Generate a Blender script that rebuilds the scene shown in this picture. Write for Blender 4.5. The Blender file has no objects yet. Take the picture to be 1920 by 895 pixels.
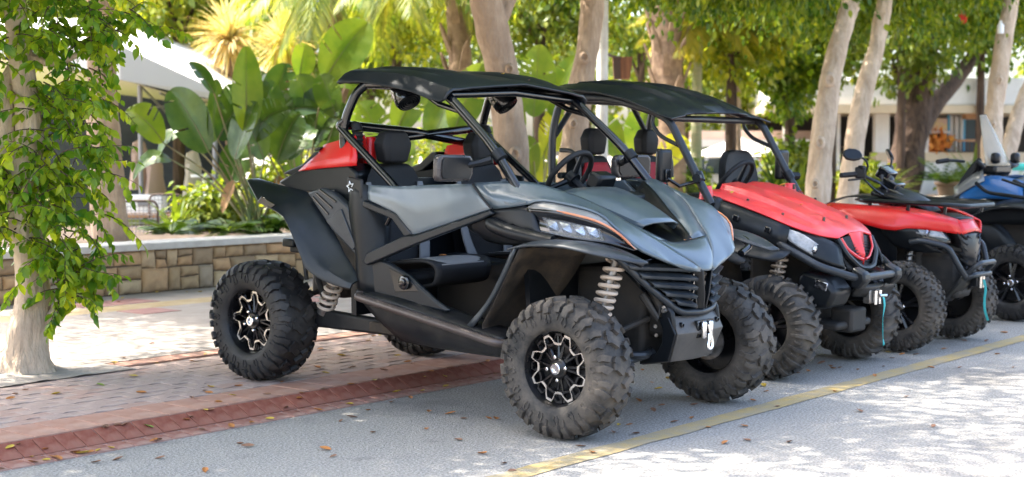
import bpy, math, random
import numpy as np
from mathutils import Vector, Matrix, noise
R = math.radians
PI = math.pi
random.seed(7)
SC = bpy.context.scene
COL = SC.collection

# ------------------------------------------------------------------ camera
CAM_H, CAM_PITCH, CAM_YAW, CAM_F = 1.4405, 0.0565, 0.6761, 2785.4   # focal length in pixels of a 1920 px wide frame
cam_data = bpy.data.cameras.new('camera')
cam_data.sensor_width = 36.0
cam_data.lens = CAM_F * 36.0 / 1920.0
cam_data.clip_start = 0.1
cam_data.clip_end = 3000
cam_data.dof.use_dof = True
cam_data.dof.focus_distance = 7.9
cam_data.dof.aperture_fstop = 2.6
cam = bpy.data.objects.new('camera', cam_data)
COL.objects.link(cam)
cam.location = (0, 0, CAM_H)
cam.rotation_euler = (PI / 2 - CAM_PITCH, 0, CAM_YAW - PI / 2)
SC.camera = cam

# ------------------------------------------------------------------ sky, sun, exposure
SUN_EL = R(57)
SUN_DIR = Vector((-0.50, 0.866, 0)).normalized()        # where the sun stands (horizontal)
world = bpy.data.worlds.new('World')
SC.world = world
world.use_nodes = True
wn = world.node_tree.nodes
sky = wn.new('ShaderNodeTexSky')
sky.sky_type = 'NISHITA'
sky.sun_disc = False
sky.sun_elevation = SUN_EL
sky.sun_rotation = math.atan2(SUN_DIR.x, SUN_DIR.y)
sky.air_density = 1.0
sky.dust_density = 4.5
sky.ozone_density = 1.0
wn['Background'].inputs['Strength'].default_value = 0.15
world.node_tree.links.new(sky.outputs[0], wn['Background'].inputs['Color'])

sun_data = bpy.data.lights.new('sun', 'SUN')
sun_data.energy = 2.7
sun_data.angle = R(0.6)
sun_data.color = (1.0, 0.94, 0.85)
sun = bpy.data.objects.new('sun', sun_data)
COL.objects.link(sun)
sdir = Vector((SUN_DIR.x * math.cos(SUN_EL), SUN_DIR.y * math.cos(SUN_EL), math.sin(SUN_EL)))
sun.rotation_euler = sdir.to_track_quat('Z', 'Y').to_euler()
sun.location = (0, 0, 30)

SC.view_settings.view_transform = 'Standard'
SC.view_settings.look = 'None'
SC.view_settings.exposure = 2.6
SC.view_settings.gamma = 1.0
SC.cycles.max_bounces = 8
SC.cycles.diffuse_bounces = 4
SC.cycles.glossy_bounces = 4
SC.cycles.transmission_bounces = 6
SC.cycles.transparent_max_bounces = 8
SC.cycles.sample_clamp_indirect = 6.0
SC.cycles.use_denoising = True

# ------------------------------------------------------------------ pixel helpers (a pixel of the 1920x895 photograph -> a place in the scene)
_fw = Vector((math.cos(CAM_YAW) * math.cos(CAM_PITCH), math.sin(CAM_YAW) * math.cos(CAM_PITCH), -math.sin(CAM_PITCH)))
_rt = Vector((math.sin(CAM_YAW), -math.cos(CAM_YAW), 0))
_up = _rt.cross(_fw)
_co = Vector((0, 0, CAM_H))
def _ray(u, v):
    return _fw + _rt * ((u - 960) / CAM_F) + _up * ((447.5 - v) / CAM_F)
def atY(u, v, Y):
    d = _ray(u, v); return _co + d * (Y / d.y)
def atD(u, v, D):
    return _co + _ray(u, v) * D
def atZ(u, v, z):
    d = _ray(u, v); return _co + d * ((z - CAM_H) / d.z)

# ------------------------------------------------------------------ materials
MATS = {}
def hexc(c):
    return (c[0], c[1], c[2], 1.0)
def mat(name, col, rough=0.5, metal=0.0, col2=None, nscale=8.0, ncontrast=0.5, bump=0.0, bscale=60.0, bdist=0.01, coat=0.0, spec=0.5, rvar=0.0,
        dust=None, dust_amt=0.0, island=0.0, trans=0.0, alpha=1.0, ior=1.45, stretch=None, emit=None):
    """principled material: colour mottled by noise between col and col2, optional dust, per-leaf variation and fine bump"""
    m = bpy.data.materials.new(name); m.use_nodes = True
    nt = m.node_tree; N = nt.nodes; L = nt.links
    b = N['Principled BSDF']
    tc = N.new('ShaderNodeTexCoord')
    src = tc.outputs['Object']
    if stretch:
        mp = N.new('ShaderNodeMapping'); mp.inputs['Scale'].default_value = stretch
        L.new(src, mp.inputs['Vector']); src = mp.outputs[0]
    last = None
    if col2 is not None:
        n = N.new('ShaderNodeTexNoise'); n.inputs['Scale'].default_value = nscale; n.inputs['Detail'].default_value = 6; n.inputs['Roughness'].default_value = 0.6
        L.new(src, n.inputs['Vector'])
        rmp = N.new('ShaderNodeValToRGB')
        rmp.color_ramp.elements[0].position = 0.5 - 0.5 * (1 - ncontrast) * 0.5 - 0.02
        rmp.color_ramp.elements[1].position = 0.5 + 0.5 * (1 - ncontrast) * 0.5 + 0.02
        rmp.color_ramp.elements[0].color = hexc(col); rmp.color_ramp.elements[1].color = hexc(col2)
        L.new(n.outputs['Fac'], rmp.inputs['Fac'])
        last = rmp.outputs['Color']
    if dust is not None:
        n2 = N.new('ShaderNodeTexNoise'); n2.inputs['Scale'].default_value = 5.0; n2.inputs['Detail'].default_value = 8; n2.inputs['Roughness'].default_value = 0.7
        L.new(tc.outputs['Object'], n2.inputs['Vector'])
        mr = N.new('ShaderNodeMapRange'); mr.inputs[1].default_value = 0.38; mr.inputs[2].default_value = 0.78; mr.inputs[3].default_value = 0.0; mr.inputs[4].default_value = dust_amt
        L.new(n2.outputs['Fac'], mr.inputs[0])
        mx = N.new('ShaderNodeMix'); mx.data_type = 'RGBA'
        L.new(mr.outputs[0], mx.inputs[0])
        if last is None: mx.inputs[6].default_value = hexc(col)
        else: L.new(last, mx.inputs[6])
        mx.inputs[7].default_value = hexc(dust)
        last = mx.outputs[2]
        ra = N.new('ShaderNodeMath'); ra.operation = 'MULTIPLY_ADD'; ra.inputs[1].default_value = 0.5; ra.inputs[2].default_value = rough
        L.new(mr.outputs[0], ra.inputs[0]); L.new(ra.outputs[0], b.inputs['Roughness'])
    if island > 0:
        g = N.new('ShaderNodeNewGeometry')
        hs = N.new('ShaderNodeHueSaturation')
        mv = N.new('ShaderNodeMapRange'); mv.inputs[3].default_value = 1 - island; mv.inputs[4].default_value = 1 + island
        L.new(g.outputs['Random Per Island'], mv.inputs[0]); L.new(mv.outputs[0], hs.inputs['Value'])
        mh = N.new('ShaderNodeMapRange'); mh.inputs[3].default_value = 0.5 + 0.035 * min(island * 2, 1); mh.inputs[4].default_value = 0.5 - 0.035 * min(island * 2, 1)
        L.new(g.outputs['Random Per Island'], mh.inputs[0]); L.new(mh.outputs[0], hs.inputs['Hue'])
        if last is None: hs.inputs['Color'].default_value = hexc(col)
        else: L.new(last, hs.inputs['Color'])
        last = hs.outputs['Color']
    if last is None: b.inputs['Base Color'].default_value = hexc(col)
    else: L.new(last, b.inputs['Base Color'])
    if dust is None:
        b.inputs['Roughness'].default_value = rough
        if rvar > 0:
            n3 = N.new('ShaderNodeTexNoise'); n3.inputs['Scale'].default_value = 9.0; n3.inputs['Detail'].default_value = 6
            L.new(tc.outputs['Object'], n3.inputs['Vector'])
            mr3 = N.new('ShaderNodeMapRange'); mr3.inputs[1].default_value = 0.3; mr3.inputs[2].default_value = 0.7; mr3.inputs[3].default_value = max(0.02, rough - rvar); mr3.inputs[4].default_value = min(1, rough + rvar)
            L.new(n3.outputs['Fac'], mr3.inputs[0]); L.new(mr3.outputs[0], b.inputs['Roughness'])
    b.inputs['Metallic'].default_value = metal
    b.inputs['Coat Weight'].default_value = coat
    b.inputs['Coat Roughness'].default_value = 0.08
    b.inputs['Specular IOR Level'].default_value = spec
    b.inputs['IOR'].default_value = ior
    if alpha < 1: b.inputs['Alpha'].default_value = alpha
    if emit: b.inputs['Emission Color'].default_value = hexc(emit[0]); b.inputs['Emission Strength'].default_value = emit[1]
    if bump > 0:
        nb = N.new('ShaderNodeTexNoise'); nb.inputs['Scale'].default_value = bscale; nb.inputs['Detail'].default_value = 5
        L.new(src, nb.inputs['Vector'])
        bp = N.new('ShaderNodeBump'); bp.inputs['Strength'].default_value = bump; bp.inputs['Distance'].default_value = bdist
        L.new(nb.outputs['Fac'], bp.inputs['Height']); L.new(bp.outputs[0], b.inputs['Normal'])
    if trans > 0:      # thin leaf: some light passes through
        tr = N.new('ShaderNodeBsdfTranslucent')
        if last is None: tr.inputs['Color'].default_value = hexc(col)
        else:
            gm = N.new('ShaderNodeMix'); gm.data_type = 'RGBA'; gm.blend_type = 'MULTIPLY'; gm.inputs[0].default_value = 1.0
            L.new(last, gm.inputs[6]); gm.inputs[7].default_value = (2.3, 2.0, 0.9, 1)
            L.new(gm.outputs[2], tr.inputs['Color'])
        ms = N.new('ShaderNodeMixShader'); ms.inputs[0].default_value = trans
        L.new(b.outputs[0], ms.inputs[1]); L.new(tr.outputs[0], ms.inputs[2])
        L.new(ms.outputs[0], N['Material Output'].inputs['Surface'])
    MATS[name] = m
    return m
def glass(name, col, rough=0.03, ior=1.45):
    m = bpy.data.materials.new(name); m.use_nodes = True
    b = m.node_tree.nodes['Principled BSDF']
    b.inputs['Base Color'].default_value = hexc(col); b.inputs['Roughness'].default_value = rough
    b.inputs['Transmission Weight'].default_value = 1.0; b.inputs['IOR'].default_value = ior
    MATS[name] = m
    return m

DUST = (0.30, 0.25, 0.19)
mat('paint_grey', (0.066, 0.092, 0.112), 0.32, 0.1, coat=0.6, dust=(0.16, 0.165, 0.165), dust_amt=0.14)
mat('paint_red', (0.60, 0.010, 0.010), 0.33, coat=0.3, dust=(0.55, 0.06, 0.05), dust_amt=0.2)
mat('paint_red_sky', (0.70, 0.030, 0.038), 0.34, coat=0.35, dust=(0.66, 0.15, 0.13), dust_amt=0.35)  # pinkish sky reflection on the hood put into the red
mat('paint_blue', (0.010, 0.085, 0.24), 0.28, coat=0.4)
mat('paint_silver', (0.19, 0.19, 0.185), 0.25, 0.2, coat=0.5)
mat('plastic', (0.0050, 0.0065, 0.0085), 0.34, spec=0.36, bump=0.05, bscale=300, dust=(0.06, 0.06, 0.06), dust_amt=0.10)
mat('plastic_dusty', (0.006, 0.0075, 0.0095), 0.38, spec=0.38, bump=0.06, bscale=260, dust=(0.12, 0.10, 0.08), dust_amt=0.22)
mat('plastic_gloss', (0.005, 0.006, 0.008), 0.14, coat=0.5, rvar=0.06)
mat('plastic_mud', (0.012, 0.011, 0.010), 0.7, bump=0.25, bscale=30, dust=(0.12, 0.085, 0.055), dust_amt=0.8)
mat('roof_black', (0.0065, 0.010, 0.014), 0.36, spec=0.5, bump=0.06, bscale=350, dust=(0.06, 0.06, 0.06), dust_amt=0.10)
mat('tube_black', (0.004, 0.005, 0.007), 0.20, coat=0.5, rvar=0.08)
mat('tube_matt', (0.016, 0.020, 0.025), 0.33, dust=(0.10, 0.095, 0.09), dust_amt=0.14)
mat('tube_bronze', (0.075, 0.058, 0.052), 0.32, 0.3, dust=(0.2, 0.17, 0.15), dust_amt=0.25)
mat('rubber', (0.009, 0.009, 0.010), 0.52, bump=0.15, bscale=120, dust=(0.10, 0.088, 0.075), dust_amt=0.55)
mat('rubber_dusty', (0.018, 0.0175, 0.017), 0.64, bump=0.2, bscale=100, dust=(0.23, 0.19, 0.15), dust_amt=0.72)
mat('fender_dusty_sky', (0.020, 0.026, 0.033), 0.34, spec=0.5, dust=(0.16, 0.16, 0.155), dust_amt=0.30, bump=0.05, bscale=200)  # dusty front fender; on the air box its paleness imitates sky reflection
mat('rim_black', (0.005, 0.005, 0.006), 0.3, coat=0.3, rvar=0.1)
mat('alloy', (0.62, 0.58, 0.54), 0.30, 0.9, rvar=0.1)
mat('chrome', (0.75, 0.75, 0.76), 0.15, 1.0)
mat('steel', (0.30, 0.29, 0.28), 0.4, 0.8, col2=(0.16, 0.14, 0.12), nscale=20)
mat('spring', (0.58, 0.48, 0.39), 0.45, dust=(0.30, 0.22, 0.15), dust_amt=0.45)
mat('chassis', (0.014, 0.014, 0.014), 0.6, dust=(0.09, 0.072, 0.055), dust_amt=0.6, bump=0.1, bscale=40)
mat('seat_black', (0.008, 0.008, 0.009), 0.65, bump=0.15, bscale=500)
mat('seat_grey', (0.22, 0.22, 0.22), 0.75, bump=0.1, bscale=500)
mat('seat_red', (0.42, 0.018, 0.03), 0.7, bump=0.1, bscale=500)
mat('drl_orange', (0.50, 0.14, 0.05), 0.25, coat=0.5, col2=(0.55, 0.24, 0.13), nscale=6)
mat('lamp_reflector', (0.55, 0.56, 0.60), 0.10, 0.95, col2=(0.06, 0.065, 0.08), nscale=22, ncontrast=0.6)
mat('white_mark', (0.78, 0.78, 0.76), 0.5)
mat('strap_teal', (0.05, 0.42, 0.42), 0.7)
mat('mirror_back', (0.048, 0.043, 0.043), 0.28, rvar=0.1)
glass('lamp_lens', (0.95, 0.95, 0.95), 0.02)
mat('lens_clear', (0.5, 0.52, 0.55), 0.02, alpha=0.10, coat=0.4)
mat('lens_grey', (0.16, 0.165, 0.17), 0.05, coat=1.0, col2=(0.42, 0.42, 0.42), nscale=16, ncontrast=0.4, alpha=0.85)
mat('smoke_panel', (0.004, 0.005, 0.006), 0.38, spec=0.22)
mat('screen_cream', (0.36, 0.32, 0.24), 0.2, alpha=0.6)

mat('asphalt', (0.185, 0.175, 0.160), 0.92, spec=0.3, col2=(0.50, 0.47, 0.425), nscale=75, ncontrast=0.55, bump=0.9, bscale=110, bdist=0.014, dust=(0.39, 0.36, 0.31), dust_amt=0.6)
def add_stains(m, col, scale, lo, hi, amt):
    """blotches of another colour (old oil, patches) mixed over a material's base colour"""
    nt = m.node_tree; N = nt.nodes; L = nt.links; b = N['Principled BSDF']; src = b.inputs['Base Color'].links[0].from_socket
    tc = N.new('ShaderNodeTexCoord'); n = N.new('ShaderNodeTexNoise'); n.inputs['Scale'].default_value = scale; n.inputs['Detail'].default_value = 7; n.inputs['Roughness'].default_value = .62
    L.new(tc.outputs['Object'], n.inputs['Vector']); mr = N.new('ShaderNodeMapRange'); mr.inputs[1].default_value = lo; mr.inputs[2].default_value = hi; mr.inputs[4].default_value = amt
    L.new(n.outputs['Fac'], mr.inputs[0]); mx = N.new('ShaderNodeMix'); mx.data_type = 'RGBA'; L.new(mr.outputs[0], mx.inputs[0]); L.new(src, mx.inputs[6]); mx.inputs[7].default_value = hexc(col); L.new(mx.outputs[2], b.inputs['Base Color'])
add_stains(MATS['asphalt'], (0.10, 0.095, 0.09), 0.9, .55, .72, .55)
add_stains(MATS['asphalt'], (0.13, 0.12, 0.11), 3.1, .62, .74, .5)
mat('line_yellow', (0.50, 0.34, 0.10), 0.85, col2=(0.34, 0.29, 0.19), nscale=9, ncontrast=0.35, bump=0.5, bscale=150, dust=(0.30, 0.28, 0.25), dust_amt=0.7)
mat('kerb_red', (0.235, 0.062, 0.038), 0.8, spec=0.3, col2=(0.32, 0.105, 0.070), nscale=9, bump=0.3, bscale=60, dust=(0.40, 0.28, 0.21), dust_amt=0.42)
mat('gutter_red', (0.24, 0.075, 0.048), 0.78, col2=(0.34, 0.165, 0.125), nscale=7, bump=0.15, bscale=90, dust=(0.46, 0.38, 0.31), dust_amt=0.55)
mat('border_red', (0.37, 0.175, 0.115), 0.82, col2=(0.45, 0.25, 0.18), nscale=6, bump=0.2, bscale=90, dust=(0.46, 0.36, 0.28), dust_amt=0.4)
mat('paver_grey', (0.36, 0.258, 0.218), 0.88, col2=(0.46, 0.345, 0.295), nscale=5, bump=0.4, bscale=100, dust=(0.46, 0.38, 0.32), dust_amt=0.4)
mat('paver_pink', (0.38, 0.235, 0.185), 0.88, col2=(0.45, 0.315, 0.26), nscale=5, bump=0.4, bscale=100, dust=(0.46, 0.38, 0.32), dust_amt=0.4)
mat('joint_dirt', (0.10, 0.085, 0.075), 0.95, col2=(0.20, 0.165, 0.14), nscale=12)
mat('joint_pale', (0.45, 0.40, 0.36), 0.95, col2=(0.30, 0.24, 0.21), nscale=10)
add_stains(MATS['paver_grey'], (0.15, 0.115, 0.095), 1.3, .55, .75, .5); add_stains(MATS['border_red'], (0.16, 0.09, 0.07), 2.0, .58, .75, .5); add_stains(MATS['kerb_red'], (0.09, 0.035, 0.025), 2.2, .56, .74, .6)
mat('concrete', (0.30, 0.262, 0.228), 0.9, col2=(0.38, 0.338, 0.295), nscale=3.5, bump=0.4, bscale=80, dust=(0.22, 0.185, 0.155), dust_amt=0.5)
mat('strip_yellow', (0.37, 0.27, 0.13), 0.9, col2=(0.44, 0.35, 0.21), nscale=5, bump=0.3, bscale=80)
mat('tile_pink', (0.29, 0.145, 0.125), 0.9, col2=(0.36, 0.21, 0.18), nscale=6, bump=0.2, bscale=80)
for i, (a, b_) in enumerate([((0.50, 0.36, 0.20), (0.36, 0.24, 0.13)), ((0.62, 0.47, 0.28), (0.46, 0.33, 0.19)), ((0.40, 0.30, 0.185), (0.29, 0.205, 0.12)), ((0.62, 0.41, 0.22), (0.45, 0.28, 0.145)), ((0.45, 0.37, 0.265), (0.33, 0.255, 0.17))]):
    mat('stone_%d' % i, a, 0.9, col2=b_, nscale=7, ncontrast=0.2, bump=0.9, bscale=22)
for i in range(5): add_stains(MATS['stone_%d' % i], (0.16, 0.115, 0.075), 3.0, .52, .72, .6)
mat('mortar', (0.085, 0.060, 0.038), 0.95, col2=(0.16, 0.12, 0.08), nscale=14, bump=0.5, bscale=40)
mat('cap_stone', (0.62, 0.59, 0.54), 0.8, col2=(0.50, 0.47, 0.42), nscale=6, bump=0.2, bscale=50)
mat('bark_ficus', (0.56, 0.41, 0.285), 0.92, col2=(0.34, 0.235, 0.16), nscale=8, ncontrast=0.35, bump=1.0, bscale=26, bdist=0.03, stretch=(1, 1, 0.3), dust=(0.20, 0.135, 0.09), dust_amt=0.6)
mat('bark_pale', (0.68, 0.545, 0.41), 0.92, col2=(0.44, 0.325, 0.23), nscale=8, ncontrast=0.35, bump=1.0, bscale=26, bdist=0.03, stretch=(1, 1, 0.3), dust=(0.24, 0.17, 0.115), dust_amt=0.55)
mat('bark_dark', (0.115, 0.072, 0.048), 0.95, col2=(0.042, 0.026, 0.018), nscale=10, bump=1.0, bscale=16, bdist=0.05, stretch=(1.6, 1.6, 0.18))
mat('bark_palm', (0.30, 0.205, 0.13), 0.95, col2=(0.16, 0.10, 0.065), nscale=9, bump=0.8, bscale=20)
mat('bark_green', (0.24, 0.27, 0.13), 0.8, col2=(0.33, 0.31, 0.19), nscale=4, stretch=(1, 1, 4))
mat('leaf_ficus', (0.056, 0.165, 0.012), 0.32, col2=(0.25, 0.35, 0.02), nscale=4.0, ncontrast=0.5, island=0.42, trans=0.5)
mat('leaf_crown', (0.040, 0.100, 0.008), 0.38, col2=(0.15, 0.215, 0.012), nscale=1.8, ncontrast=0.45, island=0.45, trans=0.48)
mat('leaf_yellow', (0.115, 0.175, 0.010), 0.45, col2=(0.23, 0.255, 0.018), nscale=1.6, ncontrast=0.35, island=0.35, trans=0.45)
mat('leaf_hedge', (0.060, 0.115, 0.010), 0.45, col2=(0.16, 0.20, 0.018), nscale=1.4, ncontrast=0.4, island=0.4, trans=0.38)
mat('leaf_banana', (0.026, 0.070, 0.010), 0.30, col2=(0.065, 0.115, 0.016), nscale=3.0, trans=0.25, bump=0.3, bscale=25)
mat('leaf_banana_light', (0.060, 0.120, 0.012), 0.32, col2=(0.12, 0.175, 0.018), nscale=3.0, trans=0.4, bump=0.3, bscale=25)
mat('petiole', (0.10, 0.15, 0.045), 0.5, col2=(0.19, 0.13, 0.06), nscale=5)
mat('frond_pale', (0.42, 0.36, 0.15), 0.6, col2=(0.50, 0.44, 0.26), nscale=3, island=0.3, trans=0.35)
mat('frond_green', (0.095, 0.16, 0.02), 0.5, col2=(0.20, 0.22, 0.03), nscale=2, island=0.3, trans=0.4)
mat('frond_yellow', (0.22, 0.245, 0.025), 0.5, col2=(0.32, 0.30, 0.04), nscale=2, island=0.3, trans=0.45)
mat('fern', (0.035, 0.085, 0.012), 0.45, col2=(0.08, 0.14, 0.016), nscale=2, island=0.3, trans=0.35)
mat('fender_sky_black', (0.0065, 0.010, 0.014), 0.30, spec=0.42, dust=(0.09, 0.09, 0.09), dust_amt=0.12, bump=0.05, bscale=200)  # bluish sky reflection of the rear fender put into the black
mat('plate_dusty', (0.050, 0.047, 0.044), 0.38, spec=0.5, dust=(0.22, 0.19, 0.16), dust_amt=0.4, bump=0.05, bscale=120)
mat('leaf_dead', (0.26, 0.15, 0.065), 0.8, col2=(0.16, 0.085, 0.04), nscale=5, trans=0.15)
mat('soil', (0.10, 0.07, 0.045), 0.95, col2=(0.05, 0.035, 0.025), nscale=6, bump=0.6, bscale=25)
mat('lawn', (0.13, 0.19, 0.015), 0.9, col2=(0.22, 0.25, 0.03), nscale=4, bump=0.5, bscale=60)
mat('ground_far', (0.30, 0.27, 0.22), 0.95, col2=(0.38, 0.34, 0.28), nscale=0.4)
mat('dry_orange', (0.48, 0.20, 0.045), 0.7, col2=(0.36, 0.13, 0.04), nscale=20)
mat('dry_yellow', (0.58, 0.40, 0.055), 0.65, col2=(0.46, 0.30, 0.05), nscale=20)
mat('dry_brown', (0.20, 0.095, 0.05), 0.8, col2=(0.28, 0.15, 0.09), nscale=20)
mat('dry_green', (0.20, 0.26, 0.05), 0.6)
mat('white_wall', (0.78, 0.76, 0.72), 0.8, col2=(0.70, 0.68, 0.64), nscale=2)
mat('cream', (0.68, 0.55, 0.38), 0.8, col2=(0.60, 0.48, 0.33), nscale=2)
mat('pink_wall', (0.60, 0.42, 0.34), 0.85, col2=(0.52, 0.37, 0.30), nscale=2)
mat('canvas_white', (0.62, 0.60, 0.57), 0.85)
mat('canvas_cream', (0.62, 0.55, 0.45), 0.85)
mat('tent_shade', (0.022, 0.026, 0.036), 0.85, col2=(0.04, 0.045, 0.06), nscale=2)  # navy black standing in for the shade inside the tent
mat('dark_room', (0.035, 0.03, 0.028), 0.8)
mat('wood_orange', (0.46, 0.25, 0.12), 0.6, col2=(0.36, 0.18, 0.08), nscale=4, stretch=(1, 8, 8))
mat('wood_brown', (0.22, 0.085, 0.035), 0.7, col2=(0.13, 0.05, 0.022), nscale=5, stretch=(6, 6, 0.8), bump=0.4, bscale=20)
mat('wood_dark', (0.06, 0.035, 0.025), 0.75)
mat('white_post', (0.70, 0.68, 0.63), 0.8, col2=(0.55, 0.52, 0.47), nscale=5)
mat('white_plastic', (0.78, 0.78, 0.76), 0.4)
mat('cloth_pink', (0.50, 0.36, 0.31), 0.9)
mat('cloth_orange', (0.75, 0.23, 0.05), 0.8, col2=(0.80, 0.40, 0.08), nscale=3)
mat('cloth_teal', (0.06, 0.48, 0.45), 0.8)
mat('cloth_red', (0.60, 0.04, 0.03), 0.8)
mat('wire_grey', (0.25, 0.25, 0.26), 0.5, 0.6)
mat('banner_a', (0.50, 0.30, 0.45), 0.7, col2=(0.70, 0.55, 0.25), nscale=3, ncontrast=0.6)
mat('curtain_blue', (0.10, 0.35, 0.55), 0.8)
mat('car_white', (0.70, 0.72, 0.74), 0.3, coat=0.4)
mat('car_glass', (0.05, 0.08, 0.10), 0.08)
mat('terracotta', (0.42, 0.30, 0.20), 0.85, col2=(0.34, 0.24, 0.16), nscale=6, bump=0.3, bscale=40)

# ------------------------------------------------------------------ mesh helpers
def catmull(P, n=6, closed=False):
    P = [Vector(p) for p in P]; out = []; m = len(P)
    rng = range(m if closed else m - 1)
    for i in rng:
        p0 = P[(i - 1) % m] if (closed or i > 0) else P[0] * 2 - P[1]
        p1 = P[i]; p2 = P[(i + 1) % m]
        p3 = P[(i + 2) % m] if (closed or i + 2 < m) else P[-1] * 2 - P[-2]
        for k in range(n):
            t = k / n
            out.append(0.5 * ((2 * p1) + (p2 - p0) * t + (2 * p0 - 5 * p1 + 4 * p2 - p3) * t * t + (3 * p1 - p0 - 3 * p2 + p3) * t ** 3))
    if not closed: out.append(P[-1].copy())
    return out
def fillet(P, rad, n=4):
    """polyline with rounded corners"""
    P = [Vector(p) for p in P]; out = [P[0]]
    for i in range(1, len(P) - 1):
        a, b, c = P[i - 1], P[i], P[i + 1]
        d1 = (a - b); d2 = (c - b)
        r = min(rad, d1.length * 0.45, d2.length * 0.45)
        s = b + d1.normalized() * r; e = b + d2.normalized() * r
        for k in range(n + 1):
            t = k / n
            out.append(s * (1 - t) ** 2 + b * 2 * t * (1 - t) + e * t * t)
    out.append(P[-1]); return out

class MB:
    def __init__(s): s.v = []; s.f = []
    def add(s, vs, fs):
        o = len(s.v); s.v += [tuple(v) for v in vs]; s.f += [tuple(i + o for i in f) for f in fs]; return s
    def box(s, c, d, rot=None):
        x, y, z = d[0] / 2, d[1] / 2, d[2] / 2
        vs = [Vector((sx * x, sy * y, sz * z)) for sx in (-1, 1) for sy in (-1, 1) for sz in (-1, 1)]
        if rot is not None:
            from mathutils import Euler
            M = Euler(rot).to_matrix(); vs = [M @ v for v in vs]
        vs = [v + Vector(c) for v in vs]
        return s.add(vs, [(0, 1, 3, 2), (4, 6, 7, 5), (0, 4, 5, 1), (2, 3, 7, 6), (0, 2, 6, 4), (1, 5, 7, 3)])
    def tube(s, pts, r, n=10, closed=False, cap=True, flat=1.0):
        pts = [Vector(p) for p in pts]; m = len(pts)
        rr = r if isinstance(r, (list, tuple)) else [r] * m
        T = []
        for i in range(m):
            a = pts[(i - 1) % m] if (closed or i > 0) else pts[i]
            b = pts[(i + 1) % m] if (closed or i < m - 1) else pts[i]
            t = (b - a); T.append(t.normalized() if t.length > 1e-9 else Vector((0, 0, 1)))
        up = Vector((0, 0, 1)) if abs(T[0].z) < 0.9 else Vector((0, 1, 0))
        nrm = (up - T[0] * up.dot(T[0])).normalized(); vs = []
        for i in range(m):
            nrm = nrm - T[i] * nrm.dot(T[i])
            nrm = nrm.normalized() if nrm.length > 1e-6 else T[i].orthogonal().normalized()
            bn = T[i].cross(nrm)
            for k in range(n):
                a = 2 * PI * k / n
                vs.append(pts[i] + (nrm * math.cos(a) * flat + bn * math.sin(a)) * rr[i])
        fs = []
        for i in range(m if closed else m - 1):
            j = (i + 1) % m
            for k in range(n):
                fs.append((i * n + k, i * n + (k + 1) % n, j * n + (k + 1) % n, j * n + k))
        if cap and not closed:
            fs.append(tuple(range(n - 1, -1, -1))); fs.append(tuple((m - 1) * n + k for k in range(n)))
        return s.add(vs, fs)
    def lathe(s, prof, n=32, c=(0, 0, 0), axis='y', closed=False):
        """prof: list of (axial, radius)"""
        vs = []; m = len(prof); c = Vector(c)
        for a, r in prof:
            for k in range(n):
                t = 2 * PI * k / n
                if axis == 'y': p = Vector((r * math.cos(t), a, r * math.sin(t)))
                elif axis == 'z': p = Vector((r * math.cos(t), r * math.sin(t), a))
                else: p = Vector((a, r * math.cos(t), r * math.sin(t)))
                vs.append(p + c)
        fs = []
        for i in range(m if closed else m - 1):
            j = (i + 1) % m
            for k in range(n): fs.append((i * n + k, i * n + (k + 1) % n, j * n + (k + 1) % n, j * n + k))
        return s.add(vs, fs)
    def prism(s, poly, off):
        """poly: 3D outline, off: extrusion vector"""
        poly = [Vector(p) for p in poly]; off = Vector(off); n = len(poly)
        vs = poly + [p + off for p in poly]
        fs = [tuple(range(n - 1, -1, -1)), tuple(range(n, 2 * n))]
        fs += [(i, (i + 1) % n, n + (i + 1) % n, n + i) for i in range(n)]
        return s.add(vs, fs)
    def grid(s, rows):
        n = len(rows[0]); vs = [p for r in rows for p in r]
        fs = [(i * n + k, i * n + k + 1, (i + 1) * n + k + 1, (i + 1) * n + k) for i in range(len(rows) - 1) for k in range(n - 1)]
        return s.add(vs, fs)
    def mirror_y(s):
        n = len(s.v)
        s.v += [(x, -y, z) for x, y, z in s.v[:n]]
        s.f += [tuple(i + n for i in reversed(f)) for f in s.f[:]]
        return s
    def mesh(s, name, m, smooth=True, ang=38):
        me = bpy.data.meshes.new(name)
        me.from_pydata([tuple(v) for v in s.v], [], s.f)
        me.materials.append(MATS[m] if isinstance(m, str) else m)
        me.validate()
        if smooth:
            for p in me.polygons: p.use_smooth = True
            me.set_sharp_from_angle(angle=R(ang))
        return me
    def build(s, name, m, parent=None, smooth=True, ang=38, bevel=0, seg=2, sub=0, solid=0, off=0.0, weld=False):
        o = bpy.data.objects.new(name, s.mesh(name, m, smooth, ang)); COL.objects.link(o)
        if parent is not None: o.parent = parent
        if weld:
            w = o.modifiers.new('weld', 'WELD'); w.merge_threshold = 0.0008
        if sub and not solid:
            q = o.modifiers.new('sub', 'SUBSURF'); q.levels = sub; q.render_levels = sub
        if solid:
            q = o.modifiers.new('solid', 'SOLIDIFY'); q.thickness = solid; q.offset = off; q.use_even_offset = True
            if sub:
                q = o.modifiers.new('sub', 'SUBSURF'); q.levels = sub; q.render_levels = sub
        if bevel:
            q = o.modifiers.new('bevel', 'BEVEL'); q.width = bevel; q.segments = seg; q.limit_method = 'ANGLE'; q.angle_limit = R(30); q.harden_normals = False
        return o
def tag(o, label=None, cat=None, group=None, kind=None):
    if label: o['label'] = label
    if cat: o['category'] = cat
    if group: o['group'] = group
    if kind: o['kind'] = kind
    return o
def thing(name, label, cat, loc=(0, 0, 0), rot=(0, 0, 0), group=None):
    o = bpy.data.objects.new(name, None); COL.objects.link(o)
    o.empty_display_size = 0.2
    o.location = loc; o.rotation_euler = rot
    return tag(o, label, cat, group)
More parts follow.
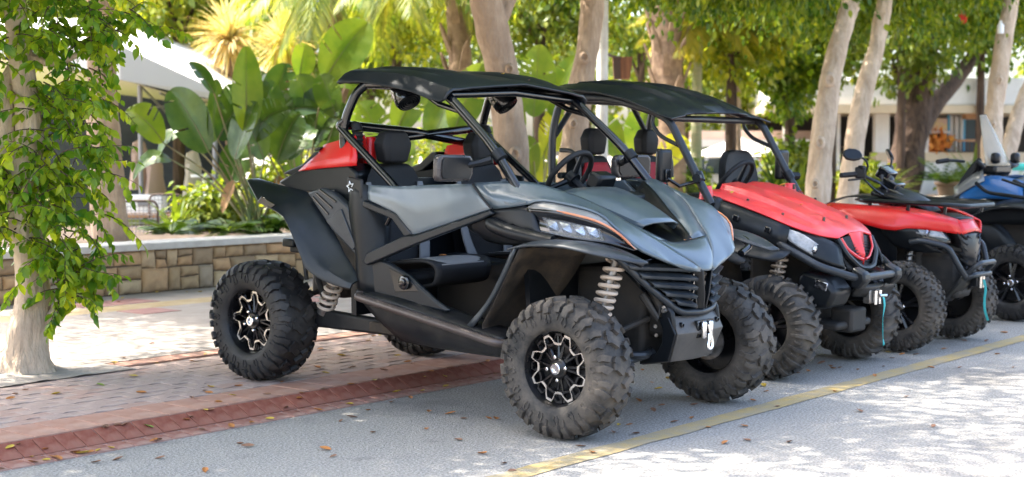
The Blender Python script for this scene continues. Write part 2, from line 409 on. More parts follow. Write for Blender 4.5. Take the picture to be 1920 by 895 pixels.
def part_copy(o, parent, loc=None, rot=None, scale=None):
    c = o.copy(); COL.objects.link(c); c.parent = parent
    if loc is not None: c.location = loc
    if rot is not None: c.rotation_euler = rot
    if scale is not None: c.scale = scale
    for ch in [x for x in bpy.data.objects if x.parent == o]:
        part_copy(ch, c)
    return c
def place(name, me, parent=None, loc=(0, 0, 0), rot=(0, 0, 0), scale=(1, 1, 1)):
    o = bpy.data.objects.new(name, me); COL.objects.link(o)
    if parent is not None: o.parent = parent
    o.location = loc; o.rotation_euler = rot; o.scale = scale
    return o
# ================================================================== shared vehicle builders
def resample(pts, n, smooth=True):
    P = catmull(pts, 8) if (smooth and len(pts) > 2) else [Vector(p) for p in pts]
    d = [0]
    for i in range(1, len(P)): d.append(d[-1] + (P[i] - P[i - 1]).length)
    out = []
    for k in range(n):
        t = d[-1] * k / (n - 1); i = 0
        while i < len(P) - 2 and d[i + 1] < t: i += 1
        u = (t - d[i]) / max(1e-9, d[i + 1] - d[i]); out.append(P[i].lerp(P[i + 1], min(1, u)))
    return out
def skin(b, curves, n=14, across=3, smooth=True, along=True):
    """surface through several curves"""
    C = [resample(c, n, along) for c in curves]
    rows = []
    if len(C) > 2 and smooth:
        cols = [catmull([c[k] for c in C], across) for k in range(n)]
    else:
        cols = []
        for k in range(n):
            col = []
            for a, q in zip(C[:-1], C[1:]): col += [a[k].lerp(q[k], t / across) for t in range(across)]
            col.append(C[-1][k]); cols.append(col)
    b.grid(cols); return b
def my(pts, s):       # right-hand data; s = -1 mirrors it to the left side
    return [(p[0], p[1] * s, p[2]) for p in pts]

class Tyre:
    def __init__(s, Rr, w, lug):
        s.R = Rr; s.w = w; s.lug = lug
        Rc = Rr - lug
        half = [(-.35, .545), (-.44, .585), (-.492, .68), (-.492, .80), (-.455, .905), (-.385, .962), (-.26, .988), (-.12, .997)]
        prof = [(a * w, r * Rc) for a, r in half] + [(0, Rc)] + [(-a * w, r * Rc) for a, r in reversed(half)]
        P = catmull([(a, r, 0) for a, r in prof], 5)
        s.prof = [(p.x, p.y) for p in P]
        d = [0]
        for i in range(1, len(P)): d.append(d[-1] + (P[i] - P[i - 1]).length)
        s.d = d; s.L = d[-1]
    def at(s, th, q, h):
        """q in -1..1 across the tyre"""
        t = (q + 1) / 2 * s.L; i = int(np.searchsorted(s.d, t)) - 1; i = max(0, min(len(s.d) - 2, i))
        u = (t - s.d[i]) / (s.d[i + 1] - s.d[i])
        a0, r0 = s.prof[i]; a1, r1 = s.prof[i + 1]
        a = a0 + (a1 - a0) * u; r = r0 + (r1 - r0) * u
        tx, ty = a1 - a0, r1 - r0; l = math.hypot(tx, ty); nx, ny = -ty / l, tx / l
        a += nx * h; r += ny * h
        return Vector((r * math.cos(th), a, r * math.sin(th)))
    def lugstrip(s, b, path, wd, h, sub=2):
        """path: list of (theta, q); ridge of width wd"""
        P = []
        for i in range(len(path) - 1):
            for k in range(sub):
                t = k / sub; P.append((path[i][0] + (path[i + 1][0] - path[i][0]) * t, path[i][1] + (path[i + 1][1] - path[i][1]) * t))
        P.append(path[-1]); vs = []; m = len(P)
        for i in range(m):
            a = P[max(0, i - 1)]; c = P[min(m - 1, i + 1)]
            dx = (c[0] - a[0]) * s.R; dy = (c[1] - a[1]) * s.L / 2; l = math.hypot(dx, dy) or 1
            ox = -dy / l; oy = dx / l
            for sgn, hh, f in ((-1, -.002, 1), (-1, h, .78), (1, h, .78), (1, -.002, 1)):
                vs.append(s.at(P[i][0] + ox * sgn * f * wd / 2 / s.R, P[i][1] + oy * sgn * f * wd / 2 / (s.L / 2), hh))
        fs = []
        for i in range(m - 1):
            for k in range(3): fs.append((i * 4 + k, i * 4 + k + 1, i * 4 + 4 + k + 1, i * 4 + 4 + k))
        fs += [(0, 1, 2, 3), ((m - 1) * 4 + 3, (m - 1) * 4 + 2, (m - 1) * 4 + 1, (m - 1) * 4)]
        b.add(vs, fs)
    def mesh(s, style, m):
        b = MB(); b.lathe(s.prof, 56); R_ = s.R; h = s.lug
        if style == 'block':
            n = 16; p = 2 * PI / n
            for k in range(n):
                for sg in (-1, 1):
                    t = k * p + (p / 2 if sg > 0 else 0)
                    jw = random.uniform(.9, 1.1)
                    s.lugstrip(b, [(t, .03 * sg), (t + .10, .20 * sg), (t + .11, .29 * sg)], .046 * jw, h)
                    s.lugstrip(b, [(t + .15, .12 * sg), (t + .21, .25 * sg)], .040, h * .95)
                    s.lugstrip(b, [(t + .04, .36 * sg), (t + .10, .46 * sg), (t + .09, .58 * sg)], .050 * jw, h)
                    s.lugstrip(b, [(t + .22, .34 * sg), (t + .26, .44 * sg), (t + .25, .54 * sg)], .040, h * .95)
                    s.lugstrip(b, [(t + .09, .58 * sg), (t + .03, .70 * sg), (t + .06, .76 * sg)], .016, h * .26)
                    s.lugstrip(b, [(t + .11, .58 * sg), (t + .15, .70 * sg), (t + .12, .76 * sg)], .014, h * .26)
                    s.lugstrip(b, [(t + .25, .56 * sg), (t + .27, .68 * sg)], .022, h * .35)
        elif style == 'chevron':
            n = 20; p = 2 * PI / n
            for k in range(n):
                for sg in (-1, 1):
                    t = k * p + (p / 2 if sg > 0 else 0)
                    s.lugstrip(b, [(t, -.02 * sg), (t + .07, .18 * sg), (t + .12, .38 * sg), (t + .13, .60 * sg)], .030, h, 2)
                    s.lugstrip(b, [(t + .13, .58 * sg), (t + .12, .74 * sg)], .026, h * .6)
                    s.lugstrip(b, [(t + .27, .44 * sg), (t + .29, .62 * sg)], .018, h * .8)
        else:      # knob
            n = 24; p = 2 * PI / n
            for k in range(n):
                for sg in (-1, 1):
                    t = k * p + (p / 2 if sg > 0 else 0)
                    s.lugstrip(b, [(t, .06 * sg), (t + .04, .17 * sg)], .032, h * .85)
                    s.lugstrip(b, [(t + .13, .24 * sg), (t + .16, .36 * sg)], .030, h * .9)
                    s.lugstrip(b, [(t + .02, .42 * sg), (t + .04, .56 * sg)], .036, h)
                    s.lugstrip(b, [(t + .15, .48 * sg), (t + .16, .64 * sg)], .026, h * .8)
                    s.lugstrip(b, [(t + .03, .56 * sg), (t + .02, .70 * sg)], .02, h * .5)
        return b.mesh('tyre', m, True, 30)
def rim_mesh(Rr, w, style='star'):
    b = MB(); r0 = .55 * Rr
    b.lathe([(-.37 * w, r0 * 1.03), (-.40 * w, r0 * 1.01), (-.40 * w, r0 * .965), (-.34 * w, r0 * .93), (-.16 * w, r0 * .885), (.20 * w, r0 * .87), (.36 * w, r0 * .93), (.385 * w, r0 * 1.02), (.37 * w, r0 * 1.03)], 40)
    b.lathe([(.0 * w, 0.001), (.0 * w, r0 * .88)], 24)            # brake and hub behind the spokes
    yf = -.27 * w
    n = 8
    if style == 'star':
        for k in range(n):
            for d in (-.105, .105):
                a0 = 2 * PI * k / n + .05 + d * .55; a1 = 2 * PI * k / n + d * 1.5
                p0 = Vector((math.cos(a0) * r0 * .22, yf + .012, math.sin(a0) * r0 * .22)); p1 = Vector((math.cos(a1) * r0 * .88, yf + .020, math.sin(a1) * r0 * .88))
                b.tube([p0, p0.lerp(p1, .5) + Vector((0, .004, 0)), p1], [.011, .008, .009], 6)
        outer, inner = star_curve(r0, .006)
        for k in range(len(outer)):
            j = (k + 1) % len(outer)
            q = [outer[k], outer[j], inner[j], inner[k]]
            b.add([(x, yf + .001, z) for x, z in q] + [(x, yf + .030, z) for x, z in q], [(0, 1, 2, 3), (0, 4, 5, 1), (3, 2, 6, 7)])
    else:
        for k in range(5):
            a = 2 * PI * k / 5 + .3
            for d in (-.09, .09):
                p0 = Vector((math.cos(a + d * .6) * r0 * .25, yf + .01, math.sin(a + d * .6) * r0 * .25)); p1 = Vector((math.cos(a + d * 1.7) * r0 * .92, yf + .006, math.sin(a + d * 1.7) * r0 * .92))
                b.tube([p0, p0.lerp(p1, .55) + Vector((0, -.006, 0)), p1], [.020, .015, .017], 6)
    b.lathe([(yf + .05, r0 * .27), (yf - .004, r0 * .26), (yf - .012, r0 * .22), (yf - .012, .001)], 24)
    return b.mesh('wheel', 'rim_black', True, 35)
def star_curve(r0, band):
    tip, val = r0 * .86, r0 * .635; n = 8; O = []; I = []
    for k in range(n):
        for f, r in ((-.12, tip), (.12, tip), (.21, (tip + val) / 2 + .002), (.30, val), (.50, val * .97), (.70, val), (.79, (tip + val) / 2 + .002)):
            a = 2 * PI * (k + f + .06 * (r - val) / (tip - val)) / n
            O.append((math.cos(a) * (r + band), math.sin(a) * (r + band))); I.append((math.cos(a) * (r - band), math.sin(a) * (r - band)))
    return O, I
def trim_mesh(Rr, w):
    b = MB(); r0 = .55 * Rr; yf = -.27 * w; O, I = star_curve(r0, .0060)
    n = len(O)
    for k in range(n):
        j = (k + 1) % n; q = [O[k], O[j], I[j], I[k]]
        b.add([(x, yf - .004, z) for x, z in q] + [(x, yf + .0005, z) for x, z in q], [(0, 1, 2, 3), (0, 4, 5, 1), (3, 2, 6, 7)])
    return b.mesh('trim', 'alloy', False)
def hub_mesh(Rr, w, bolts=4):
    b = MB(); r0 = .55 * Rr; yf = -.27 * w
    b.lathe([(yf - .012, .030), (yf - .030, .030), (yf - .033, .026), (yf - .033, .019), (yf - .022, .017), (yf - .022, .001)], 20)
    for k in range(bolts):
        a = 2 * PI * k / bolts + .5; r = .058
        b.lathe([(yf - .010, .010), (yf - .024, .010), (yf - .028, .006), (yf - .028, .001)], 8, (math.cos(a) * r, 0, math.sin(a) * r))
    return b.mesh('hub', 'chrome', True, 35)
def wheel_kit(Rr, w, style, rubber, lug=.020, rim='star'):
    return dict(t=Tyre(Rr, w, lug).mesh(style, rubber), r=rim_mesh(Rr, w, rim), s=trim_mesh(Rr, w) if rim == 'star' else None, h=hub_mesh(Rr, w))
def put_wheel(kit, parent, loc, side, spin=0.0, steer=0.0):
    """side +1: right-hand wheel (outer face towards -y)"""
    wobj = place('wheel', kit['r'], parent, loc, (0, 0, (0 if side > 0 else PI) + steer))
    for nm, k in (('tyre', 't'), ('trim', 's'), ('hub', 'h')):
        if kit[k] is not None: place(nm, kit[k], wobj, (0, 0, 0), (0, spin, 0))
    return wobj
def shock(parent, p0, p1, r=.042, turns=7, wire=.0095, m='spring'):
    p0 = Vector(p0); p1 = Vector(p1); ax = (p1 - p0); L = ax.length; ax.normalize(); u = ax.orthogonal().normalized(); v = ax.cross(u)
    s = MB(); s.tube([p0, p0 + ax * L * .45], .022, 10); s.tube([p0 + ax * L * .4, p1], .010, 8)
    s.tube([p0 - ax * .02, p0 + ax * .012], r * .95, 12); s.tube([p1 - ax * .012, p1 + ax * .03], r * .9, 12)
    body = s.build('shock_absorber', 'steel', parent)
    c = MB(); P = []
    n = turns * 14
    for k in range(n + 1):
        t = k / n; a = 2 * PI * turns * t; tt = t ** 0.85
        P.append(p0 + ax * (L * (.02 + .94 * tt)) + (u * math.cos(a) + v * math.sin(a)) * r)
    c.tube(P, wire, 6); c.build('coil_spring', m, body)
    return body
# ================================================================== setting: ground, road, kerb, pavement
rng = np.random.default_rng(11)
PZ = 0.081            # pavement height
def sheet(name, x0, x1, y0, y1, z, m, kind='structure', label=None, cat=None, nx=1, ny=1, wob=0):
    b = MB(); rows = []
    for j in range(ny + 1):
        rows.append([(x0 + (x1 - x0) * i / nx, y0 + (y1 - y0) * j / ny, z) for i in range(nx + 1)])
    b.grid(rows)
    o = b.build(name, m, smooth=False); o['kind'] = kind
    return o
sheet('ground', -400, 900, -500, 900, -0.06, 'ground_far')
sheet('road', -60, 200, -60, 5.99, 0.0, 'asphalt')
line = MB()
xs = np.arange(-5, 60, 0.12); lo = []; hi = []
for x in xs:
    lo.append((x, 4.055 + 0.016 * noise.noise((x * 3, 1, 0)), 0.004)); hi.append((x, 4.20 + 0.016 * noise.noise((x * 3, 9, 0)), 0.004))
line.grid([lo, hi])
o = line.build('road_marking', 'line_yellow', smooth=False); o['kind'] = 'structure'

pav = MB(); pav.box((40, 9.0, 0.016), (120, 5.55, 0.105))       # base slab under the pavers, top at 0.069
pav = pav.build('pavement', 'joint_dirt', smooth=False); pav['kind'] = 'structure'
kerb = MB()
kerb.add([(-20, 5.985, -0.03), (-20, 5.985, 0.001), (-20, 6.108, 0.013), (-20, 6.232, 0.072), (-20, 6.232, -0.03),
          (100, 5.985, -0.03), (100, 5.985, 0.001), (100, 6.108, 0.013), (100, 6.232, 0.072), (100, 6.232, -0.03)],
         [(0, 1, 2, 3, 4), (9, 8, 7, 6, 5), (0, 5, 6, 1), (1, 6, 7, 2), (2, 7, 8, 3), (3, 8, 9, 4)])
kerb = kerb.build('kerb', 'joint_pale', smooth=False); kerb['kind'] = 'structure'

def slab_mesh(name, poly, h, m, inset=0.004):
    """paver: outline polygon (x,y), top slightly inset so the arris is soft"""
    P = [Vector((p[0], p[1], 0)) for p in poly]; n = len(P)
    cx = sum((p for p in P), Vector()) / n
    top = [p + (cx - p).normalized() * inset for p in P]
    b = MB()
    vs = [(p.x, p.y, -0.03) for p in P] + [(p.x, p.y, h - inset * 0.7) for p in P] + [(p.x, p.y, h) for p in top]
    fs = [tuple(range(2 * n, 3 * n))]
    for i in range(n):
        j = (i + 1) % n
        fs += [(i, j, n + j, n + i), (n + i, n + j, 2 * n + j, 2 * n + i)]
    b.add(vs, fs)
    return b.mesh(name, m, smooth=False)
def rect(w, d): return [(-w / 2, -d / 2), (w / 2, -d / 2), (w / 2, d / 2), (-w / 2, d / 2)]
# kerb tiles: a sloped row and a flat gutter row
KP = 0.116
kt = [slab_mesh('kerb_tile', rect(KP - g, 0.130), 0.006, 'kerb_red', 0.003) for g in (0.006, 0.008, 0.005)]
gt = [slab_mesh('gutter_tile', rect(KP - g, 0.112), 0.005, 'gutter_red', 0.003) for g in (0.010, 0.012, 0.009)]
slope = math.atan2(0.059, 0.124)
n_k = 0
for i in range(64):
    x = 3.2 + i * KP
    place('kerb_tile', kt[i % 3], kerb, (x, 6.170, 0.0445 + random.uniform(-.001, .001)), (slope + random.uniform(-.015, .015), random.uniform(-.01, .01), random.uniform(-.012, .012)))
    place('gutter_tile', gt[(i * 2) % 3], kerb, (x - 0.03, 6.045, 0.0085 + random.uniform(-.001, .001)), (0.097, random.uniform(-.01, .01), random.uniform(-.02, .02)))
# continue both rows as one joined part each beyond the reach of single tiles
fk = MB()
for i in range(64, 420):
    x = 3.2 + i * KP
    for (cy, cz, rx, d, h) in ((6.170, 0.0445, slope, 0.130, 0.006), (6.045, 0.0085, 0.097, 0.112, 0.005)):
        fk.box((x, cy, cz), (KP - 0.008, d, 2 * h), (rx, 0, 0))
o = fk.build('far_kerb_tiles', 'kerb_red', kerb, smooth=False); o['kind'] = 'stuff'
# red border tiles behind the kerb
bt = [slab_mesh('border_tile', [(-0.096, -0.165), (0.096, -0.165), (0.096 + 0.0, 0.163), (-0.096 + 0.0, 0.163)], 0.011, 'border_red', 0.003), slab_mesh('border_tile', rect(0.190, 0.326), 0.011, 'border_red', 0.003)]
for i in range(44):
    place('border_tile', bt[i % 2], pav, (3.0 + i * 0.2, 6.403, 0.070 + random.uniform(-.0012, .0012)), (random.uniform(-.006, .006), random.uniform(-.006, .006), random.uniform(-.01, .01)))
# interlocking zigzag pavers, rows along the street
PW, PD = 0.225, 0.1125
def zig(w, d, a=0.017):
    q = [(-0.5, 0), (-0.34, 0), (-0.20, 1), (0.02, 1), (0.16, 0), (0.34, 0), (0.5, 0)]
    lo = [(x * w, -d / 2 + a * k) for x, k in q]; hi = [(x * w, d / 2 + a * k) for x, k in reversed(q)]
    return lo + hi
pv = [slab_mesh('paver', zig(PW - 0.007, PD - 0.007), 0.012, m, 0.003) for m in ('paver_grey', 'paver_pink', 'paver_grey')]
cells = []
for r in range(11):
    for i in range(0, 60):
        x = 3.4 + i * PW + (PW / 2 if r % 2 else 0); y = 6.622 + r * PD
        cells.append((x, y, r, i))
near = sorted(cells, key=lambda c: (c[0] * 0.78 + c[1] * 0.626) + (6 if c[0] > 8.6 else 0))[:290]
nearset = set((c[2], c[3]) for c in near)
for x, y, r, i in near:
    place('paver', pv[(i * 7 + r * 3) % 3 if random.random() < .5 else 0], pav, (x, y, 0.0695 + random.uniform(-.002, .002)), (random.uniform(-.012, .012), random.uniform(-.012, .012), random.uniform(-.012, .012)))
fp = MB()
zp = zig(PW - 0.007, PD - 0.007)
for x, y, r, i in cells:
    if (r, i) in nearset: continue
    dz = random.uniform(-.002, .002)
    fp.prism([(x + a, y + b, 0.04) for a, b in zp], (0, 0, 0.0405 + dz))
o = fp.build('far_pavers', 'paver_grey', pav, smooth=False); o['kind'] = 'stuff'
# second red border course, then the concrete walk, the yellow strip and tiles along the wall
for i in range(52):
    place('border_tile', bt[1], pav, (3.0 + i * 0.34, 7.98, 0.070 + random.uniform(-.001, .001)), (0, 0, PI / 2 + random.uniform(-.008, .008)), (0.9, 1.03, 1))
sheet('walkway', -20, 60, 8.085, 10.72, PZ + 0.001, 'concrete', nx=40, ny=4)
sheet('walkway_strip', -20, 60, 10.72, 11.10, PZ + 0.001, 'strip_yellow')
sheet('walkway_edge', -20, 60, 11.10, 11.90, PZ + 0.001, 'concrete')
tq = slab_mesh('floor_tile', rect(0.39, 0.39), 0.004, 'tile_pink', 0.002)
for x, y in ((8.05, 11.32), (8.46, 11.32), (8.05, 10.5), (9.55, 10.52), (9.95, 10.52), (9.55, 10.12), (11.6, 11.32), (12.0, 11.32)):
    place('floor_tile', tq, pav, (x, y, PZ + 0.0015))
# bare earth square round the near tree
b = MB(); rows = []
for j in range(9):
    rows.append([(4.65 + 1.15 * i / 12, 7.70 + 0.75 * j / 8, PZ + 0.008 + 0.03 * math.exp(-((i - 6) ** 2 / 14 + (j - 4) ** 2 / 6)) + 0.012 * noise.noise((i * .7, j * .9, 3))) for i in range(13)])
b.grid(rows); o = b.build('tree_pit', 'concrete'); o['kind'] = 'structure'

# ================================================================== stone wall with cap
wall = thing('stone_wall', 'low wall of rough tan stones with a pale flat cap along the pavement', 'wall', (0, 0, 0))
WY = 11.885
b = MB(); b.box((20, WY + 0.19, 0.29), (70, 0.33, 0.44)); b.build('core', 'mortar', wall, smooth=False)
def jit(x, z):
    """every stone corner is pushed a little, the same way for the stones that share it"""
    k = 0 if (z < 0.09 or z > 0.50) else 1
    return x + 0.030 * noise.noise((x * 9.1, z * 13.7, 2.0)), z + k * 0.030 * noise.noise((x * 7.3, z * 11.1, 8.0))
def stone_mesh(x0, x1, z0, z1, seed, d=0.07):
    """rough squared stone: uneven front face with rounded, slightly crooked edges"""
    r_ = random.Random(seed); b = MB(); w, h = x1 - x0, z1 - z0
    q = [jit(x0, z0), jit(x1, z0), jit(x1, z1), jit(x0, z1)]; cx = sum(p[0] for p in q) / 4; cz = sum(p[1] for p in q) / 4
    gap = 0.0075; q = [(x + gap * (1 if x < cx else -1), z + gap * (1 if z < cz else -1)) for x, z in q]
    nx, nz = max(4, int(w / 0.035)), max(4, int(h / 0.035)); rows = []; dep = r_.uniform(.0, .016); tl = r_.uniform(-.012, .012)
    for j in range(nz + 1):
        row = []
        for i in range(nx + 1):
            u = i / nx; v = j / nz
            x = (q[0][0] * (1 - u) + q[1][0] * u) * (1 - v) + (q[3][0] * (1 - u) + q[2][0] * u) * v
            z = (q[0][1] * (1 - u) + q[1][1] * u) * (1 - v) + (q[3][1] * (1 - u) + q[2][1] * u) * v
            e = min(min(u, 1 - u) * w, min(v, 1 - v) * h); bl = min(1, e / 0.026) ** .55
            wob = .006 * (1 - bl)
            y = .010 - (.016 + dep) * bl - .012 * noise.noise((x * 11 + seed, z * 11, seed * 1.3)) * bl + tl * (u - .5) * bl
            row.append((x - cx + wob * noise.noise((x * 25, z * 25, seed)), y, z - cz + wob * noise.noise((x * 25, z * 25, seed + 5.))))
        rows.append(row)
    b.grid(rows); n = nx + 1
    per = [i for i in range(n)] + [j * n + nx for j in range(1, nz + 1)] + [nz * n + i for i in range(nx - 1, -1, -1)] + [j * n for j in range(nz - 1, 0, -1)]
    base = len(b.v); m = len(per)
    b.v += [(b.v[i][0] * .99, d, b.v[i][2] * .99) for i in per]
    b.f += [(per[k], base + k, base + (k + 1) % m, per[(k + 1) % m]) for k in range(m)]
    return b, cx, cz
stones = []
x = 6.6
while x < 12.6:
    w = random.uniform(.55, 1.2); t1 = 0.083 + random.uniform(.12, .18); t2 = t1 + random.uniform(.10, .15)
    if random.random() < .15: t2 = t1 = 0.083 + random.uniform(.18, .24)
    for (za, zb) in ((.083, t1), (t1, t2), (t2, .505)):
        if zb - za < .03: continue
        xx = x
        while xx < x + w - 1e-6:
            ww = random.uniform(.13, .40) if zb - za > .12 else random.uniform(.09, .24)
            if x + w - (xx + ww) < .12: ww = x + w - xx
            if zb - za > .17 and ww < .26 and random.random() < .5:
                m_ = za + (zb - za) * random.uniform(.4, .6); stones += [(xx, xx + ww, za, m_), (xx, xx + ww, m_, zb)]
            else: stones.append((xx, xx + ww, za, zb))
            xx += ww
    x += w
for k, (x0, x1, z0, z1) in enumerate(stones):
    bm, cx, cz = stone_mesh(x0, x1, z0, z1, k + 3)
    o = bm.build('stone', 'stone_%d' % random.choice((0, 0, 1, 2, 3, 3, 4)), wall, ang=60); o.location = (cx, WY, cz)
b = MB(); b.box((20, WY + 0.165, 0.541), (70, 0.46, 0.068)); b.build('cap', 'cap_stone', wall, bevel=0.008)
# planting bed behind the wall
b = MB(); rows = []
for j in range(13):
    rows.append([(3 + 31 * i / 60, WY + 0.34 + 4.6 * j / 12, 0.47 + 0.05 * noise.noise((i * .5, j * .6, 1))) for i in range(61)])
b.grid(rows); o = b.build('planting_bed', 'soil'); o['kind'] = 'structure'
sheet('terrace', -40, 160, WY + 4.6, 120, 0.28, 'concrete')
b = MB(); rows = []
for j in range(11):
    rows.append([(11.5 + 9 * i / 30, WY + 4.4 + 9 * j / 10, 0.33 + 0.03 * noise.noise((i * .5, j * .6, 1))) for i in range(31)])
b.grid(rows); o = b.build('lawn', 'lawn'); o['kind'] = 'structure'
# ================================================================== vegetation
LEAF = np.array([[0, 0, 0], [.28, .23, .05], [.62, .22, .05], [1, 0, -.08], [.62, -.22, .05], [.28, -.23, .05], [.45, 0, -.03]])
def leaf_cloud(b, C, D, S, width=1.0, up=None, tilt=0.9):
    """add leaves at C along D with size S (numpy arrays) to a mesh builder; two folded quads-and-more per leaf"""
    C = np.asarray(C, float); D = np.asarray(D, float); S = np.asarray(S, float); n = len(C)
    D = D / (np.linalg.norm(D, axis=1, keepdims=True) + 1e-9)
    U = rng.normal(size=(n, 3)) * tilt + np.array([0, 0, 1.0])
    B = np.cross(U, D); B /= (np.linalg.norm(B, axis=1, keepdims=True) + 1e-9)
    N = np.cross(D, B)
    L = LEAF * np.array([1, width, 1])
    wv = rng.uniform(.72, 1.25, n)[:, None, None]; cv = rng.uniform(-.5, 2.6, n)[:, None, None]; bend = rng.uniform(-.04, .22, n)[:, None, None]
    V = C[:, None, :] + S[:, None, None] * (L[None, :, 0:1] * D[:, None, :] + L[None, :, 1:2] * wv * B[:, None, :] + (L[None, :, 2:3] * cv - bend * L[None, :, 0:1] ** 2) * N[:, None, :])
    o = len(b.v)
    b.v += [tuple(p) for p in V.reshape(-1, 3)]
    for k in range(n):
        q = o + 7 * k
        b.f += [(q, q + 6, q + 2, q + 1), (q + 6, q + 3, q + 2), (q, q + 5, q + 4, q + 6), (q + 6, q + 4, q + 3)]
def clumps(b, centers, per, rad, size, droop=0.7, width=1.0):
    C = []; D = []
    for c in centers:
        p = rng.normal(size=(per, 3)) * rad * 0.5 * np.array([1, 1, .8]) + np.array(c)
        d = (p - np.array(c)); d /= (np.linalg.norm(d, axis=1, keepdims=True) + 1e-6)
        d = d * 0.8 + rng.normal(size=(per, 3)) * .35 + np.array([0, 0, -droop])
        C.append(p); D.append(d)
    C = np.concatenate(C); D = np.concatenate(D)
    leaf_cloud(b, C, D, rng.uniform(.7, 1.25, len(C)) * size, width)
def trunk_tube(pts, radii, n=14, lump=0.06, seed=0, steps=6):
    P = catmull(pts, steps); m = len(P); k = len(pts)
    rr = [float(np.interp(i / (m - 1), np.linspace(0, 1, k), radii)) for i in range(m)]
    b = MB(); b.tube(P, rr, n)
    for i in range(len(b.v)):
        v = Vector(b.v[i]); c = min(P, key=lambda p: (p - v).length_squared)
        d = v - c
        s = 1 + lump * 2 * noise.noise((v.x * 4 + seed, v.y * 4, v.z * 2.2)) + lump * noise.noise((v.x * 13, v.y * 13 + seed, v.z * 6))
        b.v[i] = tuple(c + d * s)
    return b
def ell_centers(n, c, r, seed, hollow=0.45, lower_flat=0.0):
    g = np.random.default_rng(seed); out = []
    while len(out) < n:
        p = g.uniform(-1, 1, 3)
        q = np.linalg.norm(p)
        if q > 1 or q < hollow * g.random(): continue
        w = noise.noise((p[0] * 2.1 + seed, p[1] * 2.1, p[2] * 2.1))
        if w < -0.28: continue
        out.append(np.array(c) + p * np.array(r))
    return out

# ---- the near ficus at the left edge
ficus = thing('ficus_tree', 'pale twin stemmed ficus with leafy shoots standing by the kerb at the left', 'tree', (0, 0, 0))
FB = Vector((5.26, 8.06, PZ))
def fx(a, z, d=0.0):      # a = metres to the right as seen from the road, d = metres away
    return FB + Vector((_rt.x, _rt.y, 0)) * a + Vector((_fw.x, _fw.y, 0)).normalized() * d + Vector((0, 0, z - PZ))
b = trunk_tube([fx(-.02, .05), fx(-.02, .14), fx(0, .30), fx(.035, .55), fx(.02, .85), fx(-.015, 1.1), fx(-.03, 1.32)], [.185, .150, .118, .108, .10, .098, .10], 26, .13, 3, 9)
# root flare: push the lowest rings out unevenly
for i, v in enumerate(b.v):
    if v[2] < .26:
        a = math.atan2(v[1] - FB.y, v[0] - FB.x); k = 1 + (0.26 - v[2]) * (.8 + 1.5 * max(0, math.sin(a * 5 + 1)) + .8 * math.sin(a * 3) + .8 * noise.noise((a * 3, v[2] * 9, 1)))
        b.v[i] = (FB.x + (v[0] - FB.x) * k, FB.y + (v[1] - FB.y) * k, v[2])
b.build('trunk', 'bark_pale', ficus, ang=80)
for pts, rr in (([fx(-.03, 1.22), fx(.03, 1.5), fx(.015, 1.8), fx(-.02, 2.1), fx(-.04, 2.5), fx(.1, 3.2), fx(.4, 4.0)], [.092, .088, .078, .07, .066, .06, .03]),
                ([fx(-.05, 1.2), fx(-.11, 1.48), fx(-.12, 1.8), fx(-.06, 2.1, .15), fx(-.2, 2.6, .3), fx(-.5, 3.3, .5), fx(-.9, 4.0, .7)], [.085, .075, .062, .055, .05, .045, .02]),
                ([fx(.10, .42), fx(.17, .48), fx(.215, .60), fx(.20, .70)], [.035, .028, .02, .012]),
                ([fx(.0, 2.05), fx(.18, 2.0), fx(.36, 2.06), fx(.6, 2.2)], [.03, .022, .016, .01])):
    trunk_tube(pts, rr, 12, .07, 5).build('branch', 'bark_pale', ficus, ang=80)
# leafy shoots: each a drooping twig with alternate leaves
LC = []; LD = []; LS = []
tw = MB()
def shoot(a, z, d, da, dz, dd, length, leaves, size):
    p = fx(a, z, d); dirv = (fx(da, PZ, dd) - fx(0, PZ, 0)) + Vector((0, 0, dz)); dirv.normalize()
    pts = [p.copy()]
    for k in range(10):
        dirv = (dirv + Vector((0, 0, -0.10)) + Vector(rng.normal(size=3)) * .07).normalized()
        p = p + dirv * length / 10; pts.append(p.copy())
    tw.tube(pts, [0.0045 * (1 - k / 13) for k in range(11)], 5)
    for k in range(leaves):
        t = (k + .6) / leaves * 10; i = min(9, int(t)); q = pts[i].lerp(pts[i + 1], t - i)
        tang = (pts[i + 1] - pts[i]).normalized(); side = tang.cross(Vector((0, 0, 1))).normalized() * (1 if k % 2 else -1)
        dv = side * .8 + tang * .5 + Vector((0, 0, -.75)) + Vector(rng.normal(size=3)) * .3
        LC.append(q); LD.append(dv); LS.append(size * rng.uniform(.6, 1.3))
#          a0, a1,   z0,  z1,  n  : boxes on the tree where shoots grow (metres right of trunk, height)
for (a0, a1, z0, z1, n, dep) in ((-.45, .52, 2.15, 2.75, 95, .45), (-.45, -.02, 1.75, 2.25, 26, .35), (.16, .52, 1.75, 2.25, 34, .35), (.08, .46, 1.45, 1.85, 34, .3), (-.40, .45, 1.05, 1.5, 74, .34), (-.40, -.22, 1.5, 1.8, 8, .3),
                                 (-.42, .38, .92, 1.12, 26, .3), (.08, .40, .72, .98, 26, .22), (.14, .36, .52, .78, 18, .16), (.5, .82, 2.2, 2.55, 8, .3), (-.42, -.2, .85, 1.15, 8, .2), (-.16, .14, 1.08, 1.40, 16, .12), (-.45, -.10, 2.2, 2.6, 16, .2)):
    for k in range(int(n * 1.35)):
        a = random.uniform(a0, a1); z = random.uniform(z0, z1); d = random.uniform(-dep, dep * .8)
        shoot(a, z, d, random.uniform(-.7, .8) + (a * .8), random.uniform(-.4, .7), random.uniform(-.9, .5), random.uniform(.18, .38), random.randint(9, 16), .070)
o = tw.build('twigs', 'bark_dark', ficus); o['kind'] = 'stuff'
